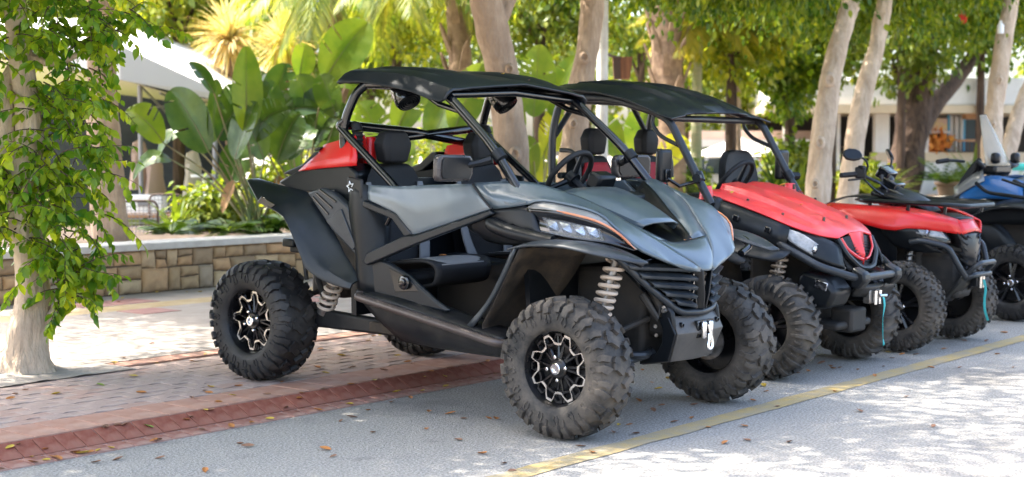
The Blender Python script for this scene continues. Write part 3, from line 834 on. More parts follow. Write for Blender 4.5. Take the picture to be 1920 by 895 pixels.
b = MB(); leaf_cloud(b, np.array([tuple(p) for p in LC]), np.array([tuple(p) for p in LD]), LS, 1.15, tilt=.6)
o = b.build('foliage', 'leaf_ficus', ficus, ang=180); o['kind'] = 'stuff'

# ---- crowns shared by the street trees
def crown_mesh(seed, n, per, r, size, m, rad=.55, flat=0):
    b = MB(); clumps(b, ell_centers(n, (0, 0, 0), r, seed), per, rad, size, .8, 1.1)
    return b.mesh('crown', m, smooth=True, ang=180)
CR = [crown_mesh(21, 175, 250, (2.35, 2.35, 1.25), .092, 'leaf_crown', .62), crown_mesh(22, 175, 250, (2.3, 2.45, 1.2), .092, 'leaf_crown', .62)]
CR.append(crown_mesh(23, 120, 200, (2.5, 2.3, .9), .095, 'leaf_crown', .6))  # sparser lobe, added above the frame for dappled shade
CR.append(crown_mesh(24, 80, 150, (2.5, 2.3, .9), .095, 'leaf_crown', .55))  # sparsest lobe, added out of view to break up the sun
def street_tree(label, px, Y, radii, bark, crown=None, group=None, extra=(), name='street_tree'):
    """px: trunk centre line as pixels of the photograph, put on the plane at distance Y behind the camera line"""
    pts = [atY(u, v, Y) for u, v in px]
    base = Vector((pts[0].x, pts[0].y, PZ if Y < 11.8 else 0.45))
    t = thing(name, label, 'tree', (0, 0, 0), group=group)
    P = [base] + pts; R_ = [radii[0] * 1.5] + list(radii)
    trunk_tube(P, R_, 18, .10, Y + px[0][0], 9).build('trunk', bark, t, ang=80)
    for e, er in extra:
        trunk_tube([atY(u, v, Y) for u, v in e], er, 10, .07, e[0][0]).build('branch', bark, t, ang=80)
    for i, (k, loc, s) in enumerate(crown or []):
        place('crown', CR[k], t, loc, (0, 0, random.uniform(0, 6)), s)
    return t

def over(u, v, Y, z, dx=0, dy=0):
    p = atY(u, v, Y); return (p.x + dx, p.y + dy, z)
place('crown', CR[0], ficus, (5.7, 8.2, 4.4), (0, 0, .4), (1.0, 1.0, 1.0)); place('crown', CR[3], ficus, (5.3, 5.3, 5.6), (0, 0, .9), (.95, .9, .8))  # second crown is an unseen lobe added to dapple the road
trunk_tube([fx(.1, 3.2), (5.35, 6.9, 4.5), (5.3, 5.3, 5.5)], [.06, .04, .02], 10, .05, 2).build('branch', 'bark_pale', ficus, ang=80)  # branch added to carry the unseen lobe
street_tree('thick pale trunk rising behind the stone wall at the left, close to the leafy ficus', [(208, 470), (204, 380), (196, 280), (190, 150), (188, 0), (190, -140)], 12.75, [.20, .175, .165, .15, .14, .12], 'bark_ficus', [(1, over(190, -140, 12.75, 5.3, -.8, .6), (1.05, 1.05, 1)), (3, (5.7, 12.7, 5.3), (.75, .65, .8))])  # last crown is an unseen lobe added to dapple the walkway
street_tree('pale trunk standing behind the grey buggy roof, thickest of the centre trunks', [(968, 420), (960, 330), (948, 180), (922, 60), (905, -40), (890, -160)], 8.3, [.16, .15, .142, .145, .13, .11], 'bark_ficus', [(0, (8.7, 8.8, 4.65), (1, 1, 1)), (2, (9.6, 6.6, 5.6), (1, 1, 1))], extra=[([(925, 60), (960, -20), (1010, -120)], [.09, .08, .06])])  # second crown is a lobe added above the frame to dapple the road
street_tree('leaning trunk behind the gap between the two black roofs', [(1062, 420), (1072, 330), (1085, 200), (1105, 60), (1116, -40), (1130, -160)], 9.3, [.16, .15, .135, .125, .12, .10], 'bark_ficus', [(1, (11.3, 9.2, 4.55), (1, 1, .95)), (2, (13.2, 7.2, 5.7), (1, 1, 1))])  # second crown: unseen lobe added over the street for dapples
street_tree('pale knotted trunk right behind the red utility vehicle, left one of the leaning pair', [(1524, 470), (1530, 372), (1546, 230), (1562, 130), (1594, 10), (1620, -90)], 8.3, [.155, .15, .145, .125, .12, .11], 'bark_pale', [(0, over(1600, -60, 8.3, 4.75, -1.2, 1.3), (1.05, 1.0, 1.1)), (2, over(1600, -60, 8.3, 6.0, 1.0, -.6), (1, 1, 1))])  # second crown: high unseen lobe added to dapple the ground below
street_tree('pale slanting trunk, right one of the leaning pair behind the red quad bike', [(1566, 470), (1588, 370), (1612, 210), (1640, 100), (1660, 0), (1685, -100)], 8.9, [.145, .14, .125, .115, .11, .10], 'bark_pale', [(1, over(1660, -60, 8.9, 4.85, 1.2, 1.1), (1.05, 1.05, 1.1))])
street_tree('broad dark brown trunk with a thick side branch behind the red quad bike', [(1668, 430), (1690, 350), (1716, 210), (1732, 90), (1745, -30), (1750, -140)], 13.4, [.42, .40, .36, .33, .30, .26], 'bark_dark', [(0, over(1740, -60, 13.4, 6.2, 0, 0), (1.4, 1.4, 1.2))], extra=[([(1722, 250), (1758, 190), (1808, 130), (1850, 60), (1880, -20)], [.22, .20, .17, .15, .12])])
street_tree('pale trunk with a white bottle hung on it near the right edge', [(1846, 420), (1856, 300), (1868, 180), (1880, 90), (1896, 0), (1910, -80)], 8.3, [.155, .15, .135, .125, .12, .10], 'bark_pale', [(1, over(1890, -60, 8.3, 5.2, 0, 1.6), (1.05, 1.05, 1))])
street_tree('slender slanting trunk at the far right edge behind the blue quad bike', [(1865, 420), (1884, 310), (1912, 210), (1945, 130), (1985, 20)], 8.9, [.14, .13, .125, .12, .10], 'bark_pale', [(0, over(1960, 40, 8.9, 5.0, 1.2, 1.4), (1, 1, 1))])
# unseen tree added left of the frame so its crown shades the parked vehicles
for i, (x, y, z, k) in enumerate(((2.3, 8.1, 4.2, 1),)):
    t = thing('street_tree', 'unseen ficus of the same row, added outside the left edge for shade', 'tree')
    trunk_tube([(x, y, PZ), (x + .05, y, 1.2), (x, y + .1, 2.6), (x, y, z)], [.2, .13, .12, .06], 12, .08, i).build('trunk', 'bark_pale', t, ang=80)
    place('crown', CR[k], t, (x, y, z), (0, 0, i * 2.0), (1.1, 1.0, 1))

def knot(tree, px, Y, r, bark):
    c = atY(px[0], px[1], Y); n = (_co - c); n.z = 0; n.normalize(); u = Vector((-n.y, n.x, 0)); q = MB(); rows = []
    for k, (rr, d) in enumerate(((1.5, -.02), (1.15, .018), (.85, .028), (.55, .012), (.25, -.004), (.02, -.008))):
        rows.append([c + u * (math.cos(t) * r * rr) + Vector((0, 0, math.sin(t) * r * rr * 1.25)) + n * d for t in np.linspace(0, 2 * PI, 13)])
    q.grid(rows); q.build('knot', bark, tree, ang=80)
for t_ in [o for o in bpy.data.objects if o.type == 'EMPTY' and o.get('category') == 'tree']:
    L_ = t_['label']
    if 'pale knotted' in L_:
        for px_, r_k in (((1537, 268), .045), ((1556, 150), .05), ((1528, 345), .035)): knot(t_, px_, 8.13, r_k, 'bark_pale')
    if 'thickest of the centre' in L_:
        for px_, r_k in (((956, 130), .03), ((966, 290), .04)): knot(t_, px_, 8.14, r_k, 'bark_ficus')
    if 'behind the gap' in L_:
        for px_, r_k in (((1096, 108), .04), ((1075, 232), .03)): knot(t_, px_, 9.15, r_k, 'bark_ficus')
    if 'bottle hung' in L_:
        for px_, r_k in (((1874, 150), .035), ((1862, 235), .03)): knot(t_, px_, 8.15, r_k, 'bark_pale')
# ================================================================== plants and buildings behind the wall
def ppm(D): return CAM_F / D          # pixels per metre at a depth
def behind(u, D, Y=12.7): return max(D, Y / _ray(u, 400).y)      # depth that puts a thing behind the wall
def blade_mesh(base, tip, width, arch, facing, m, tears=0, seed=0, roll=0.0):
    r_ = random.Random(seed); base = Vector(base); tip = Vector(tip)
    ax = (tip - base); L = ax.length; ax.normalize()
    n0 = Vector(facing) - ax * ax.dot(Vector(facing)); n0.normalize()
    if roll: n0 = Matrix.Rotation(roll, 3, ax) @ n0
    side = ax.cross(n0); n = 44; rows = []
    for i in range(n + 1):
        t = i / n
        c = base.lerp(tip, t) + Vector((0, 0, 1)) * (arch * 4 * t * (1 - t)) - n0 * (arch * .5 * t * t)
        w = width * .5 * (math.sin(PI * min(1, t ** .75 * .97 + .03)) ** .62) * (1.02 if t < .98 else .25)
        row = []
        for s in (-1, -.66, -.33, 0, .33, .66, 1):
            wav = .03 * width * noise.noise((t * 6 + seed, s * 2, seed * .7)) * abs(s)
            row.append(c + side * (s * w) + ax * (abs(s) * w * .35) + n0 * (abs(s) * w * .22 + wav + (.014 * width if i % 2 else 0) * min(1, abs(s) * 2)))
        rows.append(row)
    b = MB(); k = len(rows[0]); vs = [p for r in rows for p in r]; fs = []
    cut = set((r_.randint(10, n - 4), r_.choice((0, 1))) for _ in range(tears * 2 + 2))
    for i in range(n):
        for j in range(k - 1):
            if (i, 0) in cut and j < 2: continue
            if (i, 1) in cut and j > 3: continue
            fs.append((i * k + j, i * k + j + 1, (i + 1) * k + j + 1, (i + 1) * k + j))
    b.add(vs, fs)
    return b, [r[3] for r in rows]
def big_plant(name, label, root, leaves, D, m, group=None, fat=.016):
    """leaves: (base px, tip px, width px, arch m, roll, tears, material or None)"""
    R0 = atD(root[0], root[1], D)
    t = thing(name, label, 'plant', (0, 0, 0), group=group)
    for k, (bp_, tp, w, arch, roll, tears, mm) in enumerate(leaves):
        dd = D + random.uniform(-.35, .35)
        B = atD(bp_[0], bp_[1], dd); T = atD(tp[0], tp[1], dd + random.uniform(-.2, .2))
        b, rib = blade_mesh(B, T, w / ppm(dd), arch, -_fw + Vector((0, 0, .5)), m, tears, k * 3.7 + root[0], roll)
        lf = b.build('leaf', mm or m, t, ang=80)
        q = MB(); mid = R0.lerp(B, .5) + Vector((0, 0, .05)) + Vector((random.uniform(-.05, .05), random.uniform(-.05, .05), 0))
        P = catmull([R0 + Vector((random.uniform(-.08, .08), random.uniform(-.08, .08), -.12)), mid, B], 5)
        q.tube(P, [fat * (1 - .5 * i / len(P)) for i in range(len(P))], 7)
        q.tube(rib, [max(.002, fat * .45 * (1 - i / len(rib))) for i in range(len(rib))], 5)
        q.build('petiole', 'petiole', lf)
    return t
big_plant('strelitzia', 'clump of tall paddle leaves on long stalks behind the wall, left of the buggy', (485, 425), [
    ((392, 286), (318, 168), 78, .06, -.35, 0, None), ((396, 268), (408, 148), 46, .03, 1.0, 0, None), ((306, 268), (236, 206), 62, .08, .2, 2, 'leaf_banana_light'), ((322, 300), (246, 332), 40, .12, .3, 1, None),
    ((462, 250), (462, 86), 60, .03, .5, 0, 'leaf_banana_light'), ((432, 346), (456, 262), 62, .02, 0, 0, None), ((408, 262), (500, 150), 74, .10, .5, 3, None), ((402, 176), (356, 116), 36, .03, .6, 0, None),
    ((470, 262), (540, 205), 60, .10, .2, 3, None), ((455, 200), (496, 136), 46, .05, -.4, 1, None), ((340, 250), (290, 300), 42, .10, .5, 1, None), ((440, 300), (478, 190), 66, .06, -.5, 2, None), ((420, 240), (440, 160), 54, .05, .9, 1, None), ((495, 300), (455, 225), 58, .08, .3, 3, None), ((505, 385), (470, 345), 40, .05, .2, 0, None), ((440, 340), (415, 400), 30, .02, .4, 3, 'leaf_dead'), ((520, 330), (545, 395), 30, .02, .3, 3, 'leaf_dead')], 16.6, 'leaf_banana')
big_plant('strelitzia', 'bigger paddle leaf clump with torn leaves just behind the buggy tail', (575, 430), [
    ((500, 262), (538, 118), 72, .06, .3, 3, None), ((566, 280), (628, 165), 96, .04, -.2, 4, None), ((480, 242), (608, 206), 44, .12, .2, 5, None), ((608, 152), (690, 42), 88, .05, .2, 0, 'leaf_banana_light'),
    ((596, 160), (668, 168), 34, .10, .4, 2, 'leaf_banana_light'), ((560, 150), (574, 82), 50, .03, .7, 0, 'leaf_banana_light'), ((546, 250), (520, 170), 52, .04, -.6, 2, None), ((612, 330), (632, 225), 66, .05, .4, 1, None),
    ((590, 380), (530, 350), 44, .08, .1, 1, None), ((530, 220), (470, 150), 60, .06, .5, 3, None), ((585, 230), (560, 140), 62, .05, .2, 3, None), ((520, 300), (560, 215), 72, .08, .1, 4, None), ((600, 260), (655, 205), 56, .10, .5, 3, None), ((560, 330), (500, 262), 58, .10, .2, 3, None), ((630, 220), (600, 140), 54, .05, -.4, 1, 'leaf_banana_light'), ((650, 300), (660, 190), 52, .04, .8, 2, 'leaf_banana_light'), ((540, 300), (590, 240), 60, .08, -.3, 2, None), ((600, 300), (640, 370), 34, .02, .3, 4, 'leaf_dead')], 17.6, 'leaf_banana')
big_plant('banana_plant', 'bright torn banana leaves seen through the open buggy cockpit', (790, 430), [
    ((720, 290), (676, 190), 60, .10, .3, 5, None), ((742, 250), (800, 140), 62, .06, .2, 4, None), ((808, 270), (856, 160), 74, .05, -.3, 2, None), ((850, 250), (905, 120), 70, .05, .4, 2, None), ((770, 300), (706, 262), 50, .12, 0, 4, None),
    ((830, 320), (896, 262), 64, .10, .3, 3, None), ((760, 330), (752, 250), 60, .06, -.5, 2, None), ((870, 330), (930, 240), 50, .08, .2, 2, None)], 19.5, 'leaf_banana_light')
big_plant('banana_plant', 'light green banana clump standing between the two pale centre trunks', (1010, 430), [
    ((1000, 220), (1012, 84), 70, .04, .2, 1, None), ((1036, 220), (1080, 104), 58, .05, -.3, 2, None), ((975, 260), (930, 150), 56, .08, .4, 2, None), ((1020, 290), (1062, 220), 60, .10, .2, 3, 'leaf_yellow'), ((1000, 330), (970, 258), 54, .08, .1, 2, 'leaf_yellow'), ((1040, 340), (1100, 300), 46, .10, 0, 2, None), ((990, 350), (1030, 280), 50, .06, .6, 1, 'leaf_yellow')], 20.5, 'leaf_banana_light')
big_plant('banana_plant', 'yellowish banana leaves behind the red seats of the utility vehicle', (1190, 430), [
    ((1160, 300), (1120, 215), 58, .08, .3, 2, None), ((1190, 290), (1215, 200), 62, .06, .1, 2, None), ((1230, 320), (1292, 262), 50, .10, .3, 4, 'leaf_yellow'), ((1150, 340), (1090, 310), 44, .10, .2, 2, None), ((1215, 345), (1262, 330), 44, .08, .1, 2, 'leaf_yellow')], 21, 'leaf_banana_light')

# ---- small ferny and strappy plants
def frond_rosette(b, c, n, L, w, up, seed, droop=1.0, leaflets=9):
    r_ = random.Random(seed); c = Vector(c)
    for k in range(n):
        a = 2 * PI * k / n + r_.uniform(-.3, .3); el = up + r_.uniform(-.25, .25); ln = L * r_.uniform(.7, 1.15)
        d = Vector((math.cos(a) * math.cos(el), math.sin(a) * math.cos(el), math.sin(el)))
        P = [c.copy()]; p = c.copy(); st = ln / 8
        for i in range(8):
            p = p + d * st; d = (d + Vector((0, 0, -.11 * droop))).normalized(); P.append(p.copy())
        side = Vector((-math.sin(a), math.cos(a), 0))
        for i in range(leaflets):
            t = (i + 1) / (leaflets + 1) * 8; j = int(t); q = P[j].lerp(P[min(8, j + 1)], t - j); dr = (P[min(8, j + 1)] - P[j]).normalized()
            ll = w * (math.sin(PI * (.15 + .8 * i / leaflets)))
            for sg in (-1, 1):
                e = q + (side * sg * .9 + dr * .6 + Vector((0, 0, -.25 * droop))).normalized() * ll; h = dr * ll * .16
                b.add([q - h * .4, q.lerp(e, .5) - h + Vector((0, 0, .02 * ll)), e, q.lerp(e, .5) + h], [(0, 1, 2, 3)])
        b.tube(P, [.006] * 9, 4)
def strap_rosette(b, c, n, L, w, up, seed, droop=1.0, segs=6, spread=.4):
    r_ = random.Random(seed); c = Vector(c)
    for k in range(n):
        a = r_.uniform(0, 2 * PI); el = up + r_.uniform(-spread - .05, spread - .05); ln = L * r_.uniform(.6, 1.15)
        d = Vector((math.cos(a) * math.cos(el), math.sin(a) * math.cos(el), math.sin(el))); p = c + Vector((r_.uniform(-.04, .04), r_.uniform(-.04, .04), 0)); side = Vector((-math.sin(a), math.cos(a), 0))
        rows = []
        for i in range(segs + 1):
            t = i / segs; ww = w * (1 - t) ** .6 * .5 + .001
            rows.append([p - side * ww, p + side * ww]); p = p + d * (ln / segs); d = (d + Vector((0, 0, -.16 * droop))).normalized()
        b.grid(rows)
def small_plant(name, label, px, D, kind, n, Lpx, wpx, up, m, droop=1.0, cat='plant', seed=1, group=None):
    D = behind(px[0], D, 12.5); c = atD(px[0], px[1], D); s = 1 / ppm(D); b = MB()
    if kind == 'fern': frond_rosette(b, c, n, Lpx * s, wpx * s, up, seed, droop)
    else: strap_rosette(b, c, n, Lpx * s, wpx * s, up, seed, droop)
    o = b.build(name, m, ang=80); return tag(o, label, cat, group)
small_plant('fern', 'low split leaf fern at the foot of the paddle leaf clump, beside the trunk', (322, 440), 16.2, 'fern', 12, 70, 34, .6, 'fern', 1.0, seed=2)
small_plant('fern', 'dark green fern in the middle of the bed under the paddle leaves', (430, 436), 16.2, 'fern', 14, 75, 36, .5, 'fern', 1.1, seed=3)
small_plant('fern', 'fern behind the wall right under the buggy rear fender', (540, 430), 16.3, 'fern', 14, 70, 34, .6, 'fern', 1.0, seed=4)
small_plant('leafy_plant', 'upright light green shoot between the trunk and the fern', (328, 430), 17.0, 'strap', 12, 80, 16, 1.1, 'leaf_banana_light', .5, seed=5)
small_plant('leafy_plant', 'glossy broad bladed plant low behind the wall, in front of the bright lawn', (505, 440), 16.4, 'strap', 16, 70, 22, .7, 'leaf_banana', .9, seed=6)
small_plant('strap_plant', 'spiky strap leaf plant behind the backrest of the red quad', (1460, 372), 15.5, 'strap', 40, 105, 9, .95, 'fern', .7, seed=7)
small_plant('strap_plant', 'bright spiky plant between the two pale trunks on the right', (1500, 380), 16.5, 'strap', 34, 100, 9, .9, 'frond_green', .8, seed=8)
small_plant('cycad', 'feathery green cycad behind the handlebar of the red quad', (1645, 372), 15.8, 'fern', 22, 110, 26, .75, 'frond_green', .9, seed=9)
small_plant('fern', 'feathery fern growing out of the stone planter', (1775, 345), 17.0, 'fern', 22, 85, 24, .7, 'fern', .9, seed=10)
small_plant('leafy_plant', 'leafy plant on the right side of the stone planter', (1825, 350), 17.4, 'strap', 26, 85, 12, .9, 'frond_green', .8, seed=11)
small_plant('shrub', 'bright low shrub beside the front pillar of the utility vehicle', (1445, 378), 17.5, 'strap', 50, 70, 14, .8, 'leaf_hedge', .9, 'shrub', seed=12)
small_plant('shrub', 'small shrub right of the green palm stem', (1345, 385), 18.0, 'fern', 16, 85, 26, .8, 'leaf_hedge', .9, 'shrub', seed=13)
# stone planter
c = atD(1792, 345, behind(1792, 17)); b = MB()
b.lathe([(-.55, .30), (-.05, .40), (-.02, .45), (.04, .45), (.04, .38), (-.03, .37), (-.03, .001)], 20, c, axis='z'); tag(b.build('stone_planter', 'terracotta'), 'round pale stone planter behind the red quad bike', 'planter')

# ---- palms
def palm_fronds(parent, c, dirs, L, w, m, droop=1.0, leaflets=34, seed=0):
    r_ = random.Random(seed)
    for (az, el, ln) in dirs:
        b = MB(); d = Vector((_rt.x * math.cos(az) * math.cos(el) + _fw.x * math.sin(az) * math.cos(el), _rt.y * math.cos(az) * math.cos(el) + _fw.y * math.sin(az) * math.cos(el), math.sin(el))); p = Vector(c); P = [p.copy()]; ll = L * ln
        for i in range(14):
            p = p + d * ll / 14; d = (d + Vector((0, 0, -.10 * droop))).normalized(); P.append(p.copy())
        b.tube(P, [.018 * (1 - i / 17) for i in range(15)], 5)
        for i in range(leaflets):
            t = (i + 2) / (leaflets + 2) * 14; j = min(13, int(t)); q = P[j].lerp(P[j + 1], t - j); dr = (P[j + 1] - P[j]).normalized(); sd = dr.cross(Vector((0, 0, 1)));
            sd = sd.normalized() if sd.length > 1e-3 else Vector((1, 0, 0))
            wl = w * math.sin(PI * (.12 + .83 * i / leaflets)) * r_.uniform(.8, 1.1)
            for sg in (-1, 1):
                e = q + (sd * sg * .8 + dr * .7 + Vector((0, 0, -.55 * droop + r_.uniform(-.15, .15)))).normalized() * wl; mid = q.lerp(e, .5) + Vector((0, 0, .05 * wl)); h = dr * .024
                b.add([q, mid - h, e, mid + h], [(0, 1, 2, 3)])
        b.build('frond', m, parent, ang=80)
def palm(label, px, D, radius, bark, crown_px, dirs, L, w, m, droop=1.0, stubs=0, seed=0):
    D = behind(px[0][0], D, 13.3); P = [atD(u, v, D) for u, v in px]; P[0] = Vector((P[0].x, P[0].y, .3))
    t = thing('palm_tree', label, 'palm', (0, 0, 0))
    trunk_tube(P, radius, 14, .05, seed).build('trunk', bark, t, ang=80)
    if stubs:
        r_ = random.Random(seed); sm = MB(); up = Vector((0, 0, 1))
        sm.prism([(-.05, 0, 0), (.05, 0, 0), (.035, .10, .26), (0, .13, .34), (-.035, .10, .26)], (0, -.03, 0)); me = sm.mesh('leaf_stub', bark)
        a0, a1 = P[1], P[-1]
        for k in range(stubs):
            tt = k / stubs; a = k * 2.4; p = a0.lerp(a1, tt); rr = radius[0] * .85
            place('leaf_stub', me, t, p + Vector((math.cos(a) * rr, math.sin(a) * rr, 0)), (0, 0, a - PI / 2), (1.2, 1.2, 1.2))
    if crown_px: palm_fronds(t, atD(crown_px[0], crown_px[1], D), dirs, L, w, m, droop, seed=seed)
    return t
rr_ = random.Random(5)
def ring(n, e0, e1, l0=.8, l1=1.1): return [(2 * PI * k / n + rr_.uniform(-.2, .2), rr_.uniform(e0, e1), rr_.uniform(l0, l1)) for k in range(n)]
palm('rough brown palm trunk with old leaf stubs above the black roofs', [(1258, 420), (1254, 250), (1250, 100), (1246, -40), (1244, -150)], 19, [.29, .27, .26, .25, .22], 'bark_palm', (1244, -170), ring(16, -.3, .8), 2.2, .5, 'frond_green', 1.0, 46, 3)
palm('small palm with yellow arching fronds right of the rough palm trunk', [(1308, 420), (1306, 340), (1306, 200), (1310, 70), (1312, 40)], 20.5, [.10, .095, .09, .07, .06], 'bark_green', (1315, 48), ring(20, -.1, 1.1), 1.35, .42, 'frond_yellow', 1.35, 0, 4)
palm('brown palm trunk behind the buggy roof with fronds drooping from above the frame', [(866, 420), (864, 260), (862, 110), (858, 30), (856, -60)], 20, [.17, .16, .16, .15, .14], 'bark_palm', (800, -70), ring(18, -.5, .5), 1.7, .55, 'frond_green', 1.3, 18, 5)
palm('palm with long green fronds hanging above the paddle leaves', [(640, 420), (636, 250), (632, 100), (630, -60)], 22, [.12, .11, .10, .10], 'bark_palm', (622, -60), ring(20, -.6, .6), 1.9, .6, 'frond_green', 1.2, 10, 6)
palm('slim trunked young tree with yellow green top in front of the far buildings', [(1388, 420), (1386, 300), (1384, 220), (1388, 120), (1396, 40)], 19, [.055, .05, .05, .045, .03], 'bark_ficus', (1398, 20), ring(14, .0, 1.0), 1.1, .4, 'frond_yellow', 1.2, 0, 7)
def shaggy(label, c, D, n, Lpx, wpx, seed, trunk_to=None, m='frond_pale'):
    t = thing('shaggy_palm', label, 'palm'); p = atD(c[0], c[1], D); s = 1 / ppm(D); b = MB()
    strap_rosette(b, p, n, Lpx * s, wpx * s, .45, seed, 1.0, 7, 1.15); b.build('crown', m, t, ang=80)
    q = MB(); g = atD(trunk_to[0], trunk_to[1], D); q.tube([Vector((g.x, g.y, .3)), p], [.13, .10], 10); q.build('trunk', 'bark_palm', t)
shaggy('pale shaggy yellow crown above the tent, left of the other shaggy one', (432, 82), 23, 420, 96, 6, 1, (440, 400))
shaggy('pinkish dry shaggy crown right of the yellow one, above the paddle leaves', (532, 92), 24, 380, 84, 6, 2, (515, 400))

# ---- background trees and hedges (leaf masses with gaps)
def bush(name, label, cat, px, D, rpx, n, per, size, m, seed, trunk=True, bark='bark_dark', hollow=.2):
    d1 = behind(px[0], D, 13.2); size *= d1 / D; D = d1
    c = atD(px[0], px[1], D); s = 1 / ppm(D); r = (rpx[0] * s, rpx[0] * s * .8, rpx[1] * s)
    t = thing(name, label, cat)
    b = MB(); clumps(b, ell_centers(n, tuple(c), r, seed, hollow), per, max(.28, rpx[0] * s * .30), size, .6, 1.1)
    b.build('crown', m, t, ang=180)
    if trunk:
        q = trunk_tube([(c.x, c.y, .2), (c.x + .05, c.y, max(.3, c.z - r[2] * .9)), (c.x, c.y, c.z)], [.11, .09, .04], 10, .06, seed); q.build('trunk', bark, t, ang=80)
        for k in range(3):
            a = k * 2.1 + seed; q = MB(); q.tube([(c.x, c.y, max(.3, c.z - r[2] * .9)), (c.x + math.cos(a) * r[0] * .5, c.y + math.sin(a) * r[1] * .5, c.z + r[2] * .2)], [.05, .015], 6); q.build('branch', bark, t)
    return t
bush('garden_tree', 'sunlit yellow green tree top above the tent at the upper left', 'tree', (330, -10), 25, (120, 95), 70, 42, .16, 'leaf_yellow', 31)
bush('garden_tree', 'green tree behind the thick trunk at the far left', 'tree', (90, 40), 27, (150, 110), 70, 42, .17, 'leaf_hedge', 32)
bush('garden_tree', 'sparse bright tree top right of the hanging palm fronds', 'tree', (740, 10), 27, (120, 90), 60, 40, .15, 'leaf_yellow', 33)
bush('garden_tree', 'light green tree behind the centre trunks above the buggy roof', 'tree', (1010, -10), 26, (170, 100), 95, 42, .15, 'leaf_hedge', 34)
bush('garden_tree', 'bright yellow green tree above the small palm', 'tree', (1370, 30), 25, (130, 120), 95, 44, .14, 'leaf_yellow', 35)
bush('garden_tree', 'hanging green tree crown left of the pale leaning pair', 'tree', (1480, 110), 22, (85, 130), 85, 46, .12, 'leaf_crown', 36, bark='bark_dark')
bush('garden_tree', 'small dark trunked tree with drooping leaves behind the pale pair', 'tree', (1560, 60), 24, (100, 100), 60, 44, .13, 'leaf_hedge', 37)
bush('garden_tree', 'green tree top at the upper right behind the bottle trunk', 'tree', (1840, 20), 28, (140, 110), 70, 42, .16, 'leaf_crown', 38)
bush('garden_tree', 'light tree at the top right behind the dark trunk', 'tree', (1690, 60), 30, (120, 120), 60, 40, .17, 'leaf_hedge', 39)
bush('garden_tree', 'far bright tree seen over the utility vehicle roof', 'tree', (1200, 40), 32, (130, 120), 60, 40, .18, 'leaf_hedge', 40)
for (u, v, D, rx, rz, m, sd_, lab) in ((560, 40, 34, 130, 110, 'leaf_hedge', 81, 'far green tree between the shaggy palms and the hanging fronds'), (690, 120, 36, 120, 110, 'leaf_hedge', 82, 'far dim tree behind the light banana leaf over the buggy tail'), (1290, 150, 38, 130, 120, 'leaf_hedge', 83, 'far tree behind the small yellow palm'), (1430, 130, 38, 120, 110, 'leaf_yellow', 84, 'far bright tree between the slim trunk and the pale pair'), (860, 90, 38, 130, 120, 'leaf_hedge', 85, 'far tree behind the brown palm trunk'), (440, 20, 36, 120, 80, 'leaf_yellow', 86, 'far yellow tree above the shaggy palms'), (1100, 120, 40, 120, 120, 'leaf_hedge', 87, 'far tree behind the leaning centre trunk'), (200, 30, 38, 140, 90, 'leaf_crown', 88, 'far dark tree above the tent roof'), (2060, 60, 42, 170, 150, 'leaf_hedge', 89, 'tree beyond the right edge behind the restaurant end'), (2350, 90, 44, 190, 160, 'leaf_crown', 90, 'tree further out beyond the right edge')):
    bush('garden_tree', lab, 'tree', (u, v), D, (rx, rz), 85, 42, .18, m, sd_)
for i, (u, v, D, rx, rz, m, lab) in enumerate([(600, 345, 22, 70, 60, 'leaf_yellow', 'sunlit yellow shrub seen between the stalks of the paddle leaves'), (720, 330, 24, 90, 60, 'leaf_hedge', 'light shrub behind the red fairing of the buggy'), (860, 300, 26, 90, 75, 'leaf_yellow', 'yellow green shrub seen through the buggy cockpit'), (960, 330, 24, 70, 55, 'leaf_hedge', 'shrub behind the buggy windscreen pillar'), (1080, 345, 26, 80, 50, 'leaf_yellow', 'bright shrub behind the gap between the two cages'),
                                               (1270, 350, 25, 70, 40, 'leaf_hedge', 'low shrub behind the utility vehicle mirror'), (1480, 320, 21, 60, 48, 'leaf_hedge', 'dense low shrub behind the passenger backrest'), (1610, 345, 20, 60, 36, 'leaf_yellow', 'bright hedge plant behind the red quad handlebar'), (1840, 360, 21, 80, 26, 'leaf_hedge', 'low hedge at the right behind the blue quad'), (60, 420, 21, 120, 60, 'leaf_hedge', 'shaded hedge behind the wall at the far left'), (395, 392, 18.6, 46, 34, 'leaf_hedge', 'low leafy bush behind the stalks of the left paddle leaf clump'), (520, 360, 21, 50, 60, 'leaf_yellow', 'sunlit bush behind the buggy tail, left of the yellow shrub'), (660, 380, 20.5, 60, 40, 'leaf_hedge', 'low bush behind the wall above the buggy rear wheel')]):
    bush('shrub', lab, 'shrub', (u, v), D, (rx, rz), 34, 40, .11, m, 60 + i, trunk=False)

# ---- tent with its tables at the left
def P3(u, v, D): return atD(u, v, D)
tent = thing('market_tent', 'white roofed market tent with a dark inside behind the left trunks', 'tent')
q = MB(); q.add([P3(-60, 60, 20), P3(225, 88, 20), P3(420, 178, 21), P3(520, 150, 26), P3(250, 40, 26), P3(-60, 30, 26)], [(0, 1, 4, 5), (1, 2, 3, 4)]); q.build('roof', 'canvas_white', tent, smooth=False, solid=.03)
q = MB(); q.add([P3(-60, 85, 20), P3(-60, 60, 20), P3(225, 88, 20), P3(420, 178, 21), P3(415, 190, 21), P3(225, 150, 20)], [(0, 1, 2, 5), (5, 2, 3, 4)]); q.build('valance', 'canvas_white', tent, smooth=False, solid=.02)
q = MB(); q.add([P3(-60, 100, 20.5), P3(230, 150, 20.5), P3(330, 180, 21), P3(420, 190, 21.5), P3(400, 200, 25), P3(-60, 140, 25)], [(0, 1, 5), (1, 2, 4, 5), (2, 3, 4)]); q.build('lining', 'canvas_cream', tent, smooth=False, solid=.01)
